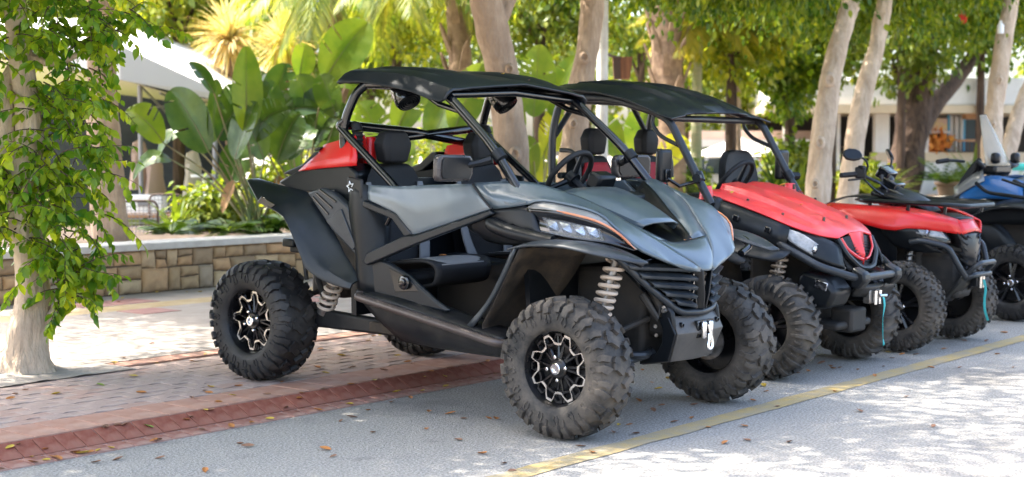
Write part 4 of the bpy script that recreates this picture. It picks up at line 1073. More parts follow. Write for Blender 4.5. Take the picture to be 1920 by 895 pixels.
q = MB(); q.add([P3(-60, 100, 25.5), P3(440, 150, 25.5), P3(440, 420, 25.5), P3(-60, 420, 25.5)], [(0, 1, 2, 3)]); q.build('shade_sheet', 'tent_shade', tent, smooth=False, solid=.02)  # dark sheet added where the tent inside is only shaded
for (u, v0) in ((262, 150), (402, 188)):
    q = MB(); a = P3(u, v0, 21); q.tube([a, Vector((a.x, a.y, .25))], .035, 8); q.build('pole', 'wire_grey', tent)
for (a, b_) in (((262, 160), (330, 230)), ((300, 175), (400, 215)), ((262, 205), (400, 190))):
    q = MB(); q.tube([P3(a[0], a[1], 21.4), P3(b_[0], b_[1], 22.5)], .018, 6); q.build('strut', 'wire_grey', tent)
tb = thing('table', 'orange brown table under the tent behind the left wall', 'table'); c0 = P3(255, 404, 20.6)
q = MB(); q.box((c0.x + .1, c0.y, c0.z), (1.2, .7, .05), (0, 0, CAM_YAW - PI / 2)); q.build('table_top', 'wood_orange', tb, bevel=.008)
for (a, d) in ((-.5, -.25), (.5, -.25), (.5, .25), (-.5, .25)):
    p = c0 + Vector((_rt.x, _rt.y, 0)) * a + Vector((_fw.x, _fw.y, 0)) * d; q = MB(); q.tube([(p.x, p.y, c0.z - .02), (p.x, p.y, .25)], .025, 6); q.build('leg', 'wood_dark', tb)
bx = thing('storage_box', 'white plastic box with a handle standing on the table under the tent', 'box'); c1 = P3(275, 378, 20.6)
q = MB(); q.box((c1.x, c1.y, c0.z + .025 + .13), (.50, .34, .26), (0, 0, CAM_YAW - PI / 2)); q.build('body', 'white_plastic', bx, bevel=.02)
q = MB(); e = c1 - Vector((_fw.x, _fw.y, 0)).normalized() * .185; q.box((e.x, e.y, c0.z + .17), (.16, .02, .07), (0, 0, CAM_YAW - PI / 2)); q.build('handle', 'wire_grey', bx, bevel=.008)
def mesh_chair(label, px, D):
    t = thing('wire_chair', label, 'chair', group='chairs at the tent'); c = P3(px[0], px[1], D); r = Vector((_rt.x, _rt.y, 0)); f = Vector((_fw.x, _fw.y, 0)).normalized()
    q = MB()
    for k in range(9):
        a = -.2 + .05 * k; q.tube([c + r * a + Vector((0, 0, .42)), c + r * a * .9 + Vector((0, 0, 0))], .004, 4)
        z = .05 * k; q.tube([c - r * .2 + Vector((0, 0, z)), c + r * .2 + Vector((0, 0, z))], .004, 4)
    o = q.build('backrest', 'wire_grey', t)
    q = MB(); q.tube(fillet([c - r * .22 + Vector((0, 0, -.45)), c - r * .22 + Vector((0, 0, .42)), c + r * .22 + Vector((0, 0, .42)), c + r * .22 + Vector((0, 0, -.45))], .1), .013, 6); q.build('frame', 'wood_dark', t)
    q = MB(); q.box((c + f * .2 + Vector((0, 0, -.02))), (.42, .42, .03), (0, 0, CAM_YAW - PI / 2)); q.build('seat', 'wire_grey', t)
mesh_chair('wire mesh chair with its back to the wall right beside the thick trunk', (262, 442), 17.9)
mesh_chair('wire mesh chair further back, behind the ferns', (312, 425), 19.4)
for i, (u, v, m, lab) in enumerate(((262, 300, 'cloth_pink', 'pinkish coat hung under the tent nearest the trunk'), (290, 325, 'cloth_pink', 'pale shirt hung under the tent, next to the coat'), (362, 320, 'canvas_cream', 'folded cream parasol standing inside the tent'))):
    c = P3(u, v, 22.5); q = MB(); q.lathe([(.30, .02), (.26, .10), (.10, .13), (-.30, .17), (-.45, .18), (-.45, .001)], 10, c, axis='z')
    for k in range(len(q.v)):
        v_ = q.v[k]; q.v[k] = (c.x + (v_[0] - c.x) * (1 + .25 * math.sin(k * 2.3)), c.y + (v_[1] - c.y) * .6, v_[2])
    tag(q.build('hanging_coat' if i < 2 else 'folded_parasol', m), lab, 'coat' if i < 2 else 'parasol')
sd = thing('side_table', 'white side table with a lamp stand inside the tent behind the stalks', 'table'); c = P3(385, 330, 22); q = MB(); q.lathe([(.02, .001), (.02, .22), (-.02, .22), (-.03, .05), (-.6, .04), (-.62, .16), (-.62, .001)], 14, c, axis='z'); q.build('stand', 'white_plastic', sd)

# ---- far building on the right: white roof, cream beam, dark openings
D0 = 36.0
bl = thing('restaurant', 'long low restaurant with white roof and cream counter behind the trunks on the right', 'building')
rx = Vector((_rt.x, _rt.y, 0)); fy = Vector((_fw.x, _fw.y, 0)).normalized()
def wallbox(name, u0, u1, v0, v1, d0, d1, m, parent, bevel=0):
    a = atD(u0, v1, D0); b_ = atD(u1, v0, D0); w = (b_ - a).dot(rx); h = b_.z - a.z; c = (a + b_) / 2 + fy * ((d0 + d1) / 2)
    q = MB(); q.box(c, (w, d1 - d0, h), (0, 0, CAM_YAW - PI / 2)); return q.build(name, m, parent, smooth=False, bevel=bevel)
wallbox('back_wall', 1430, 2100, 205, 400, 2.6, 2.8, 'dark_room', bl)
wallbox('roof', 1430, 2100, 150, 200, -.8, 3.0, 'white_wall', bl, .05)
wallbox('fascia', 1425, 2105, 200, 214, -.9, 3.1, 'cream', bl)
wallbox('counter', 1640, 2100, 286, 303, -.1, .5, 'cream', bl)
wallbox('counter_front', 1640, 2100, 303, 400, 0, .2, 'white_wall', bl)
for (u, w) in ((1640, 26), (1728, 12), (1945, 14), (1560, 14), (1470, 14)): wallbox('column', u, u + w, 214, 400, -.05, .25, 'white_wall', bl)
wallbox('banner', 1738, 1782, 222, 246, .25, .30, 'banner_a', bl); wallbox('banner_frame', 1734, 1786, 246, 250, .2, .34, 'white_wall', bl)
for k in range(5): wallbox('curtain', 1788 + k * 5, 1793 + k * 5, 215, 284, .3 + .08 * (k % 2), .4 + .08 * (k % 2), 'canvas_white', bl)
wallbox('curtain_edge', 1784, 1788, 215, 284, .3, .42, 'curtain_blue', bl); wallbox('curtain_edge', 1813, 1817, 215, 284, .3, .42, 'curtain_blue', bl)
wallbox('window', 1818, 1850, 216, 284, .9, .95, 'car_glass', bl); wallbox('hanging_lamp', 1806, 1838, 212, 224, -.2, .1, 'wood_orange', bl)
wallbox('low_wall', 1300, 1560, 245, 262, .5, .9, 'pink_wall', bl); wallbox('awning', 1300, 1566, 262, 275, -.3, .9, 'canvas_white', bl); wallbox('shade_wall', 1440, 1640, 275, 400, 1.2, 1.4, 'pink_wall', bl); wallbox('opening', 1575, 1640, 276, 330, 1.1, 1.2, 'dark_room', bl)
wallbox('railing_top', 1788, 1850, 262, 266, -.3, -.2, 'wood_orange', bl)
for k in range(9): wallbox('baluster', 1790 + k * 7, 1792 + k * 7, 266, 286, -.28, -.24, 'wood_dark', bl)
for i, (u, v, lab) in enumerate(((1746, 262, 'orange cloth bundle at the left on the restaurant counter'), (1758, 252, 'tall orange flower arrangement in the middle of the counter'), (1772, 258, 'orange cushion at the right on the restaurant counter'))):
    c = atD(u, 287, D0) + fy * .1; b = MB(); clumps(b, [tuple(c + Vector((random.uniform(-.12, .12), 0, .10 + .07 * k))) for k in range(5 if i == 1 else 4)], 22, .22, .14, -.2)
    b.add([c + rx * .0 + Vector((-.03, 0, 0)), c + Vector((.03, 0, 0)), c + Vector((0, 0, .3))], [(0, 1, 2)]); o = tag(b.build('orange_flowers', 'cloth_orange', ang=80), lab, 'flowers'); o['kind'] = 'stuff'
for i, (u, lab) in enumerate(((1895, 'turquoise cafe table at the right edge behind the blue quad'),)):
    c = atD(u + 20, 307, 26); t = thing('cafe_table', lab, 'table'); q = MB(); q.lathe([(0, .001), (0, .50), (-.05, .52), (-.12, .48), (-.12, .001)], 20, c, axis='z'); q.build('table_top', 'cloth_teal', t); q = MB(); q.tube([c, (c.x, c.y, .3)], .04, 8); q.build('leg', 'white_plastic', t)
# parasol and van between the trunks
pr = thing('parasol', 'white parasol in front of the far buildings, seen under the black roof', 'parasol'); c = atD(1385, 262, 29); q = MB(); q.lathe([(.05, .001), (0, .12), (-.16, .55), (-.33, .95), (-.36, .95)], 12, c, axis='z'); q.build('canopy', 'canvas_white', pr, solid=.02); q = MB(); q.tube([c, (c.x, c.y, .3)], .025, 8); q.build('pole', 'wire_grey', pr)
vn = thing('parked_van', 'white van parked far behind the utility vehicle', 'van', (0, 0, 0)); c = atD(1330, 330, 30)
def vp(a, d, z): return c + rx * a + fy * d + Vector((0, 0, z))
q = MB(); prof = [(-1.3, -.75), (-1.3, -.1), (-1.05, .0), (-.75, .46), (.9, .52), (1.15, .05), (1.3, -.05), (1.3, -.75)]; q.prism([vp(a, 0, z) for a, z in prof], fy * 1.6); q.build('body', 'car_white', vn, bevel=.08, seg=3)
for (a0, a1) in ((-.68, -.10), (.0, .78)):
    q = MB(); q.prism([vp(a0 - .12, -.012, .04), vp(a1, -.012, .04), vp(a1, -.012, .42), vp(a0, -.012, .42)], fy * .02); q.build('window', 'car_glass', vn)
for a in (-.8, .8):
    q = MB(); w0 = vp(a, -.02, -.72); q.tube([w0, w0 + fy * .2], .28, 16); q.build('wheel', 'rubber', vn)
# post with wooden box
po = thing('white_post', 'whitewashed post beside the leaning centre trunk', 'post'); a = atY(1128, 400, 10.2); q = MB(); q.tube([(a.x, a.y, PZ), (a.x, a.y, 1.5), (a.x + .01, a.y, 3.4)], [.075, .07, .065], 10); q.build('shaft', 'white_post', po)
wb = thing('wooden_box', 'reddish wooden planter box fixed beside the whitewashed post', 'box'); c = atY(1168, 125, 10.4)
q = MB(); q.prism([c + Vector((_rt.x, _rt.y, 0)) * a + Vector((0, 0, z)) for a, z in ((-.10, -.15), (.09, -.15), (.12, .12), (-.12, .12))], fy * .2); q.build('board', 'wood_brown', wb, bevel=.006)
q = MB(); q.prism([c + Vector((_rt.x, _rt.y, 0)) * a + Vector((0, 0, z)) - fy * .01 for a, z in ((-.11, -.15), (-.03, -.15), (-.035, .125), (-.125, .125))], fy * .02); q.build('corner_board', 'wood_dark', wb)
q = MB(); e = atY(1128, 100, 10.2); q.tube([e, c + Vector((0, 0, .1)) + fy * .1], .015, 6); q.build('bracket', 'wood_dark', wb)
# bottle hung on the right trunk, red ribbon in the branches
c = atY(1876, 52, 8.05); q = MB(); q.lathe([(-.085, .001), (-.085, .048), (.03, .048), (.06, .03), (.075, .018), (.10, .018), (.10, .001)], 14, c, axis='z'); tag(q.build('bottle', 'white_plastic'), 'white plastic bottle hung on the pale trunk at the upper right', 'bottle')
c = atD(1806, 30, 26); q = MB(); skin(q, [[c + rx * a + Vector((0, 0, z)) for a, z in ((-.02, .15), (.0, .15))], [c + rx * a + Vector((0, 0, z)) for a, z in ((-.08, 0), (.08, .02))], [c + rx * a + Vector((0, 0, z)) for a, z in ((-.03, -.14), (.05, -.12))]], 4, 4); tag(q.build('red_flower', 'cloth_red', solid=.02), 'small red flower high between the dark trunk and the bottle trunk', 'flower')
# ================================================================== the grey sports buggy in front
WB = 2.29
bug = thing('side_by_side_buggy', 'grey and black open sports buggy with black roof, nearest of the parked vehicles', 'buggy', (6.7426, 4.485, 0), (0, math.atan(.0812 / WB), -PI / 2))
TRK = .7264; RW = .364
kf = wheel_kit(RW, .25, 'block', 'rubber_dusty'); kr = wheel_kit(RW, .285, 'block', 'rubber')
put_wheel(kf, bug, (0, -TRK, RW), 1, .35); put_wheel(kf, bug, (0, TRK, RW), -1, 1.3)
put_wheel(kr, bug, (-WB, -TRK + .01, RW), 1, .1); put_wheel(kr, bug, (-WB, TRK - .01, RW), -1, .8)
SIDES = (1, -1)

# --- roof
b = MB(); rows = []
st = [(-1.735, 1.785, 1.795, 1.800), (-1.738, 1.790, 1.848, 1.858), (-1.70, 1.792, 1.866, 1.876), (-1.60, 1.795, 1.866, 1.878), (-1.35, 1.770, 1.858, 1.876), (-1.18, 1.742, 1.838, 1.862), (-1.05, 1.705, 1.806, 1.842), (-.965, 1.690, 1.782, 1.826), (-.93, 1.702, 1.768, 1.812), (-.915, 1.738, 1.760, 1.803)]
for x, ze, zs, zc in st:
    row = []
    for y in (-.645, -.635, -.60, -.55, -.46, -.41, -.36, -.30, -.20, -.17, 0, .17, .20, .30, .36, .41, .46, .55, .60, .635, .645):
        a = abs(y)
        if a > .64: z = ze
        elif a > .62: z = ze + (zs - ze) * .25
        elif a > .59: z = ze + (zs - ze) * .80
        elif a > .54: z = zs - .004
        else: z = zs + (zc - zs) * (1 - a / .55)
        if .28 < a < .42 and -1.66 < x < -1.0: z += .016
        if a < .18 and -1.66 < x < -1.0: z -= .012
        row.append((x + (.02 * (1 - a / .65) if x > -.95 else 0), y, z))
    rows.append(row)
b.grid(rows); b.build('roof', 'roof_black', bug, ang=14, solid=.014, off=-1, bevel=.004)

# --- roll cage
def tubes(name, paths, r, m='tube_black', parent=bug, n=10):
    for p in paths:
        q = MB(); q.tube(p, r, n); q.build(name, m, parent)
for s in SIDES:
    tubes('front_pillar', [fillet(my([(-1.08, -.575, 1.775), (-.955, -.59, 1.725), (-.62, -.61, 1.465), (-.39, -.64, 1.215), (-.34, -.645, 1.15)], s), .10)], .026)
    tubes('roof_rail', [my([(-1.06, -.575, 1.772), (-1.40, -.57, 1.79), (-1.63, -.575, 1.785)], s)], .024)
    tubes('rear_pillar', [fillet(my([(-1.60, -.575, 1.79), (-1.655, -.60, 1.74), (-1.715, -.62, 1.60), (-1.735, -.62, 1.50), (-1.70, -.62, 1.20)], s), .08)], .027)
    tubes('rear_stay', [fillet(my([(-1.72, -.625, 1.575), (-1.765, -.63, 1.545), (-1.28, -.645, 1.205), (-1.18, -.645, 1.02)], s), .05)], .024)
    tubes('cross_brace', [my([(-1.735, -.60, 1.55), (-1.75, 0, 1.505 + .012 * s), (-1.735, .60, 1.44)], s)], .027)
    # headlining brace between pillar and roof
    tubes('pillar_brace', [my([(-1.20, -.57, 1.765), (-1.02, -.592, 1.68), (-.86, -.60, 1.645)], s)], .016)
tubes('cross_bar', [[(-.985, -.58, 1.735), (-.975, 0, 1.765), (-.985, .58, 1.735)], [(-1.62, -.575, 1.785), (-1.62, .575, 1.785)]], .022)
# speakers hung under the roof
for s in SIDES:
    q = MB(); c = Vector((-1.475, -.43 * s, 1.80)); d = Vector((.55, -.12 * s, -.62)).normalized()
    q.tube([c - d * .02, c, c + d * .05, c + d * .13, c + d * .15], [.035, .055, .075, .078, .070], 20); sp = q.build('speaker', 'plastic_gloss', bug)
    q = MB(); e = c + d * .152; u = d.orthogonal().normalized(); v = d.cross(u)
    for k in range(4):
        P = [e + (u * math.cos(t) + v * math.sin(t)) * (.018 + .014 * k) for t in np.linspace(0, 2 * PI, 24, endpoint=False)]
        q.tube(P, .0035, 5, closed=True)
    q.build('grille', 'plastic', sp)

# --- doors
for s in SIDES:
    q = MB()
    top = my([(-1.44, -.700, 1.218), (-1.20, -.715, 1.222), (-.95, -.715, 1.243), (-.66, -.705, 1.262)], s)
    mid = my([(-1.428, -.716, 1.175), (-1.195, -.730, 1.148), (-1.0, -.731, 1.105), (-.586, -.718, 1.200)], s)
    low = my([(-1.416, -.722, 1.133), (-1.19, -.735, 1.074), (-1.05, -.738, .962), (-.512, -.722, 1.138)], s)
    # bottom outline is angular: keep it unsmoothed
    skin(q, [top, mid, low], 25, 4, False, False)
    d = q.build('door', 'paint_grey', bug, ang=50, solid=.022, bevel=.005)
    for (pl, nm) in ((([(-1.445, 1.095), (-1.44, 1.135), (-1.19, 1.076), (-1.055, .965), (-1.118, .948), (-1.215, 1.040)]), 'door_edge'),
                     (([(-1.432, .783), (-1.405, .838), (-1.12, .956), (-1.045, .963), (-.52, 1.132), (-.49, 1.115), (-.56, 1.082), (-1.02, .918), (-1.40, .768)]), 'door_edge')):
        q = MB(); q.prism(my([(x, -.715, z) for x, z in pl], s), (0, -.036 * s, 0)); q.build(nm, 'fender_sky_black', d, bevel=.008)
    q = MB(); q.tube(my([(-1.30, -.66, 1.055), (-1.34, -.655, 1.0)], s), .016, 10); q.build('latch', 'plastic_gloss', d)

# --- black pillar panel behind the door, with the small star mark
for s in SIDES:
    q = MB()
    skin(q, [my([(-1.60, -.655, 1.225), (-1.585, -.66, 1.05), (-1.55, -.68, .80), (-1.52, -.70, .62)], s), my([(-1.565, -.72, 1.235), (-1.56, -.73, 1.05), (-1.49, -.735, .82), (-1.47, -.735, .615)], s),
             my([(-1.455, -.725, 1.222), (-1.44, -.735, 1.05), (-1.425, -.735, .84), (-1.40, -.735, .60)], s), my([(-1.40, -.60, 1.19), (-1.36, -.60, 1.05), (-1.33, -.64, .86), (-1.30, -.68, .60)], s)], 10, 4)
    pb = q.build('side_pillar', 'plastic', bug, ang=60, solid=.012)
    q = MB(); q.prism(my([(-1.585, -.715, 1.205), (-1.575, -.72, 1.262), (-1.46, -.722, 1.250), (-1.452, -.722, 1.140), (-1.50, -.722, 1.135)], s), (0, -.022 * s, 0)); q.build('pillar_cap', 'plastic_dusty', pb, bevel=.010)
    q = MB()
    pts = []
    for k in range(10):
        a = PI / 2 + k * PI / 5 + .25; r = .032 if k % 2 == 0 else .014
        pts.append((-1.545 + math.cos(a) * r * .85, -.7465 * s, 1.205 + math.sin(a) * r))
    n_ = len(pts)
    for k in range(n_):
        if k == 6: continue
        q.tube([pts[k], pts[(k + 1) % n_]], .0028, 4)
    q.build('star_mark', 'white_mark', pb)

# --- cockpit tub and lower side
for s in SIDES:
    q = MB()      # side panel of the tub, fuel filler recess painted on as a dark plate
    outl = [(-1.46, .605), (-1.45, .80), (-1.36, .815), (-1.245, .790), (-1.10, .735), (-.90, .615), (-.80, .572), (-.83, .556)]
    q.prism(my([(x, -.69, z) for x, z in outl], s), (0, -.030 * s, 0)); tp = q.build('tub_side', 'fender_sky_black', bug, bevel=.016, seg=3)
    q = MB(); q.prism(my([(-1.255, -.7195, .765), (-1.12, -.7195, .728), (-1.02, -.7195, .655), (-1.20, -.7195, .635)], s), (0, -.004 * s, 0)); q.build('recess_shade', 'rim_black', tp, bevel=.003)  # flat dark plate: shade of the recess put into its colour
    q = MB(); q.lathe([(0, .040), (-.018 * s, .040), (-.022 * s, .034), (-.022 * s, .022), (-.034 * s, .022), (-.036 * s, .016), (-.036 * s, .001)], 18, (-1.125, -.722 * s, .695)); q.build('fuel_cap', 'plastic_gloss', tp)
    q = MB()      # step sill and skirt
    skin(q, [my([(-1.50, -.60, .635), (-1.10, -.60, .60), (-.70, -.60, .53), (-.36, -.60, .475)], s), my([(-1.48, -.742, .618), (-1.10, -.748, .585), (-.70, -.750, .515), (-.38, -.755, .470)], s),
             my([(-1.43, -.752, .565), (-1.10, -.758, .515), (-.70, -.760, .455), (-.385, -.765, .425)], s), my([(-1.30, -.735, .460), (-1.10, -.735, .415), (-.70, -.738, .390), (-.385, -.745, .375)], s), my([(-1.20, -.66, .355), (-1.0, -.65, .345), (-.70, -.65, .345), (-.39, -.66, .352)], s)], 16, 4)
    sk = q.build('side_skirt', 'plastic_dusty', bug, ang=50, solid=.010)
    q = MB(); q.tube(fillet(my([(-1.44, -.735, .600), (-1.43, -.795, .592), (-.62, -.805, .480), (-.42, -.800, .448), (-.375, -.755, .442)], s), .06), .023, 12); q.build('nerf_bar', 'tube_bronze', bug)
q = MB(); q.box((-.93, 0, .40), (1.12, 1.26, .06)); q.box((-.93, 0, .34), (1.0, .9, .05)); q.build('floor', 'plastic_mud', bug, bevel=.01)
q = MB(); q.prism([(-.30, -.62, .42), (-.30, .62, .42), (-.38, .62, 1.10), (-.38, -.62, 1.10)], (-.03, 0, 0)); q.build('firewall', 'plastic', bug)
q = MB(); q.prism([(-1.66, -.60, .45), (-1.66, .60, .45), (-1.70, .60, 1.24), (-1.70, -.60, 1.24)], (.04, 0, 0)); q.build('bulkhead', 'plastic', bug)
q = MB(); q.prism([(-1.45, -.10, .43), (-1.45, -.10, .80), (-1.0, -.10, .78), (-.62, -.10, .90), (-.42, -.10, 1.0), (-.38, -.10, .43)], (0, .20, 0)); con = q.build('centre_console', 'plastic', bug, bevel=.02)
q = MB(); q.tube([(-.74, -.03, .86), (-.72, -.03, .96)], .007, 8); q.tube([(-.72, -.03, .95), (-.715, -.03, .99)], .020, 10); q.build('shift_lever', 'chrome', con)
q = MB(); q.box((-.70, -.065, .8905), (.055, .035, .004), (0, -.30, .1)); q.build('label_plate', 'white_mark', con)
q = MB(); q.prism([(-.46, -.63, .93), (-.52, -.63, 1.10), (-.46, -.63, 1.215), (-.30, -.63, 1.20), (-.30, -.63, .93)], (0, 1.26, 0)); q.build('dashboard', 'plastic', bug, bevel=.03, seg=3)
q = MB(); q.box((-.59, .36, 1.265), (.10, .17, .10), (0, .35, 0)); q.build('instrument_pod', 'plastic', bug, bevel=.02)
# steering wheel
c = Vector((-.83, .37, 1.285)); ax = Vector((.82, 0, -.57)).normalized(); u = Vector((0, 1, 0)); v = ax.cross(u)
q = MB(); q.tube([c + (u * math.cos(t) + v * math.sin(t)) * .172 for t in np.linspace(0, 2 * PI, 40, endpoint=False)], .017, 10, closed=True)
sw = q.build('steering_wheel', 'seat_black', bug)
q = MB()
for a in (PI * .5 + 2.2, PI * .5 - 2.2, PI * .5):
    q.tube([c + ax * .03, c + (u * math.cos(a) + v * math.sin(a)) * .165], [.02, .012], 8)
q.tube([c - ax * .0, c + ax * .05], .045, 14); q.tube([c + ax * .05, c + ax * .32], .022, 8); q.build('spokes', 'plastic', sw)
# seats
def seat(parent, y, x0, z0, m1, m2, head_w=.25, tall=1.0):
    q = MB()     # cushion
    skin(q, [[(x0 - .46, y - .23, z0 + .02), (x0 - .46, y + .23, z0 + .02)], [(x0 - .30, y - .25, z0 + .08), (x0 - .30, y, z0 + .05), (x0 - .30, y + .25, z0 + .08)], [(x0 - .08, y - .25, z0 + .11), (x0 - .08, y, z0 + .085), (x0 - .08, y + .25, z0 + .11)],
             [(x0, y - .235, z0 + .075), (x0, y + .235, z0 + .075)], [(x0 - .015, y - .225, z0 - .01), (x0 - .015, y + .225, z0 - .01)], [(x0 - .12, y - .20, z0 - .04), (x0 - .12, y + .20, z0 - .04)]], 10, 4)
    cu = q.build('seat_cushion', m1, parent, ang=80, solid=.02)
    q = MB()     # light panel on the cushion
    skin(q, [[(x0 - .36, y - .13, z0 + .082), (x0 - .36, y + .13, z0 + .082)], [(x0 - .20, y - .17, z0 + .106), (x0 - .20, y + .17, z0 + .106)], [(x0 - .06, y - .19, z0 + .112), (x0 - .06, y + .19, z0 + .112)], [(x0 + .003, y - .18, z0 + .086), (x0 + .003, y + .18, z0 + .086)]], 8, 4)
    q.build('seat_insert', m2, cu, ang=80, solid=.008)
    q = MB()     # backrest
    bx, bz = x0 - .46, z0 + .04
    prof = [(0, 0, .22), (-.03, .15, .235), (-.06, .32, .245), (-.09, .46, .225), (-.105, .54, .17)]
    fr = [[(bx + dx, y - hw, bz + dz * tall), (bx + dx - .03, y, bz + dz * tall), (bx + dx, y + hw, bz + dz * tall)] for dx, dz, hw in prof]
    bk = [[(bx + dx - .10, y - hw * .9, bz + dz * tall), (bx + dx - .11, y, bz + dz * tall), (bx + dx - .10, y + hw * .9, bz + dz * tall)] for dx, dz, hw in reversed(prof)]
    skin(q, fr + [[(p[0] + .05, p[1], p[2] + .02) for p in bk[0]]] + bk, 9, 3)
    br = q.build('backrest', m1, parent, ang=80)
    for sg in (-1, 1):     # side bolster panels in the second colour
        q = MB()
        skin(q, [[(bx + .012, y + sg * .215, bz + .02), (bx + .012, y + sg * .13, bz + .02)], [(bx - .02, y + sg * .243, bz + .15 * tall), (bx - .03, y + sg * .17, bz + .15 * tall)], [(bx - .05, y + sg * .252, bz + .32 * tall), (bx - .06, y + sg * .19, bz + .32 * tall)], [(bx - .08, y + sg * .235, bz + .46 * tall), (bx - .085, y + sg * .20, bz + .46 * tall)]], 5, 4)
        q.build('bolster', m2, br, ang=80, solid=.012)
    q = MB()     # headrest
    hx, hz = bx - .10, bz + .575 * tall
    lo = [(hx + .05, y - .085, hz), (hx + .05, y + .085, hz), (hx - .05, y + .085, hz), (hx - .05, y - .085, hz)]
    def ring(w, d, z): return [(hx + d, y - w * .7, z), (hx + d, y + w * .7, z), (hx + d * .6, y + w, z), (hx - d * .7, y + w, z), (hx - d, y + w * .7, z), (hx - d, y - w * .7, z), (hx - d * .7, y - w, z), (hx + d * .6, y - w, z)]
    rings = [ring(.06, .03, hz - .015), ring(.095, .052, hz), ring(head_w / 2 - .005, .058, hz + .075), ring(head_w / 2, .056, hz + .105), ring(head_w / 2 - .035, .046, hz + .165), ring(.06, .03, hz + .178)]
    vs = [p for r_ in rings for p in r_]; fs = []
    for i in range(5):
        for k in range(8): fs.append((i * 8 + k, i * 8 + (k + 1) % 8, i * 8 + 8 + (k + 1) % 8, i * 8 + 8 + k))
    fs += [tuple(range(7, -1, -1)), tuple(range(40, 48))]
    q.add(vs, fs); q.build('headrest', m1, br, ang=40, bevel=.008)
for y in (-.395, .395): seat(bug, y, -.99, .705, 'seat_black', 'seat_grey', .245, 1.05)

# --- rear body
for s in SIDES:
    q = MB()      # rear fender
    outer = my([(-2.47, -.70, 1.192), (-2.235, -.82, 1.082), (-2.04, -.84, 1.030), (-1.985, -.84, 1.005), (-1.90, -.84, .880), (-1.80, -.835, .715), (-1.69, -.815, .660), (-1.58, -.795, .635), (-1.49, -.785, .628)], s)
    ridge = my([(-2.47, -.685, 1.200), (-2.24, -.79, 1.105), (-2.02, -.80, 1.070), (-1.93, -.80, 1.010), (-1.83, -.80, .880), (-1.73, -.80, .765), (-1.65, -.795, .715), (-1.56, -.785, .680), (-1.485, -.775, .655)], s)
    inner = my([(-2.46, -.62, 1.205), (-2.20, -.64, 1.170), (-1.96, -.66, 1.145), (-1.88, -.67, 1.085), (-1.78, -.68, .985), (-1.68, -.69, .880), (-1.62, -.70, .810), (-1.55, -.71, .750), (-1.475, -.72, .680)], s)
    skin(q, [outer, ridge, inner], 26, 3, False, False)
    fe = q.build('rear_fender', 'fender_sky_black', bug, ang=28, solid=.012, bevel=.003)
    q = MB(); q.prism(my([(-2.215, -.846, 1.082), (-2.18, -.846, 1.118), (-2.06, -.842, 1.075), (-2.09, -.846, 1.055)], s), (0, .012 * s, 0)); q.build('reflector', 'plastic_gloss', fe, bevel=.003)
    q = MB()      # side air box with louvres
    pl = [(-1.915, 1.150), (-1.80, 1.185), (-1.70, 1.160), (-1.575, 1.090), (-1.448, .872), (-1.462, .842), (-1.51, .815), (-1.705, .945)]
    q.prism(my([(x, -.675, z) for x, z in pl], s), (0, -.055 * s, 0)); ab = q.build('air_box', 'fender_dusty_sky', bug, bevel=.012)  # lighter material stands in for sky reflection on the box
    for k in range(3):
        q = MB(); o_ = k * .030
        q.tube(my([(-1.86 + o_ * .9, -.732, 1.128 + o_ * .75), (-1.73 + o_, -.732, 1.035 + o_ * 1.25)], s), .007, 6); q.build('louvre', 'plastic_gloss', ab)
    q = MB(); q.prism(my([(-1.745, -.731, .995), (-1.625, -.731, 1.075), (-1.50, -.731, .865), (-1.525, -.731, .845)], s), (0, -.008 * s, 0)); q.build('air_box_cover', 'fender_dusty_sky', ab, bevel=.006)
    q = MB()      # upper bed side: black lip
    loop = [(-2.315, 1.175), (-2.295, 1.205), (-2.10, 1.262), (-1.90, 1.300), (-1.66, 1.335), (-1.58, 1.28), (-1.60, 1.10), (-1.74, 1.085), (-1.90, 1.150), (-2.12, 1.140)]
    q.prism(my([(x, -.655 + (.06 if x < -2.25 else 0), z) for x, z in loop], s), (0, .20 * s, 0)); q.build('bed_side', 'plastic', bug, bevel=.03, seg=3)
    q = MB()      # red fairing
    skin(q, [my([(-2.085, -.635, 1.268), (-1.85, -.675, 1.296), (-1.575, -.670, 1.322)], s), my([(-2.04, -.635, 1.300), (-1.83, -.668, 1.345), (-1.575, -.665, 1.375)], s), my([(-1.965, -.60, 1.370), (-1.82, -.640, 1.392), (-1.60, -.648, 1.43)], s),
             my([(-1.935, -.575, 1.425), (-1.80, -.60, 1.452), (-1.64, -.61, 1.495)], s), my([(-1.93, -.52, 1.425), (-1.78, -.53, 1.452), (-1.65, -.53, 1.49)], s), my([(-1.93, -.47, 1.32), (-1.78, -.47, 1.33), (-1.66, -.47, 1.33)], s)], 9, 2, False, False)
    rf = q.build('rear_fairing', 'paint_red', bug, ang=20, solid=.012)
    q = MB(); q.lathe([(1.33, .001), (1.33, .040), (1.47, .038), (1.485, .03), (1.485, .001)], 14, (-1.675, -.455 * s, 0), axis='z'); q.build('filler_neck', 'paint_red', rf)
    q = MB()
    q.tube([(-1.655, -.585 * s, 1.36 + .012 * k) for k in range(14)], [.038 if k % 2 else .030 for k in range(14)], 12); q.tube(my([(-1.655, -.585, 1.52), (-1.66, -.585, 1.545), (-1.70, -.57, 1.555)], s), [.036, .03, .022], 10); q.build('intake_hose', 'seat_black', bug)
    q = MB(); q.box((-1.955, -.575 * s, 1.405), (.05, .075, .010), (0, -.3, 0)); q.build('handle_slot', 'plastic', rf)
    q = MB()      # black tail pad behind the fairing
    q.prism(my([(-2.27, -.60, 1.245), (-2.24, -.60, 1.262), (-2.10, -.60, 1.31), (-2.00, -.60, 1.385), (-1.945, -.60, 1.392), (-1.97, -.60, 1.33), (-2.07, -.60, 1.262), (-2.15, -.60, 1.236)], s), (0, .16 * s, 0)); q.build('tail_pad', 'plastic', bug, bevel=.012)
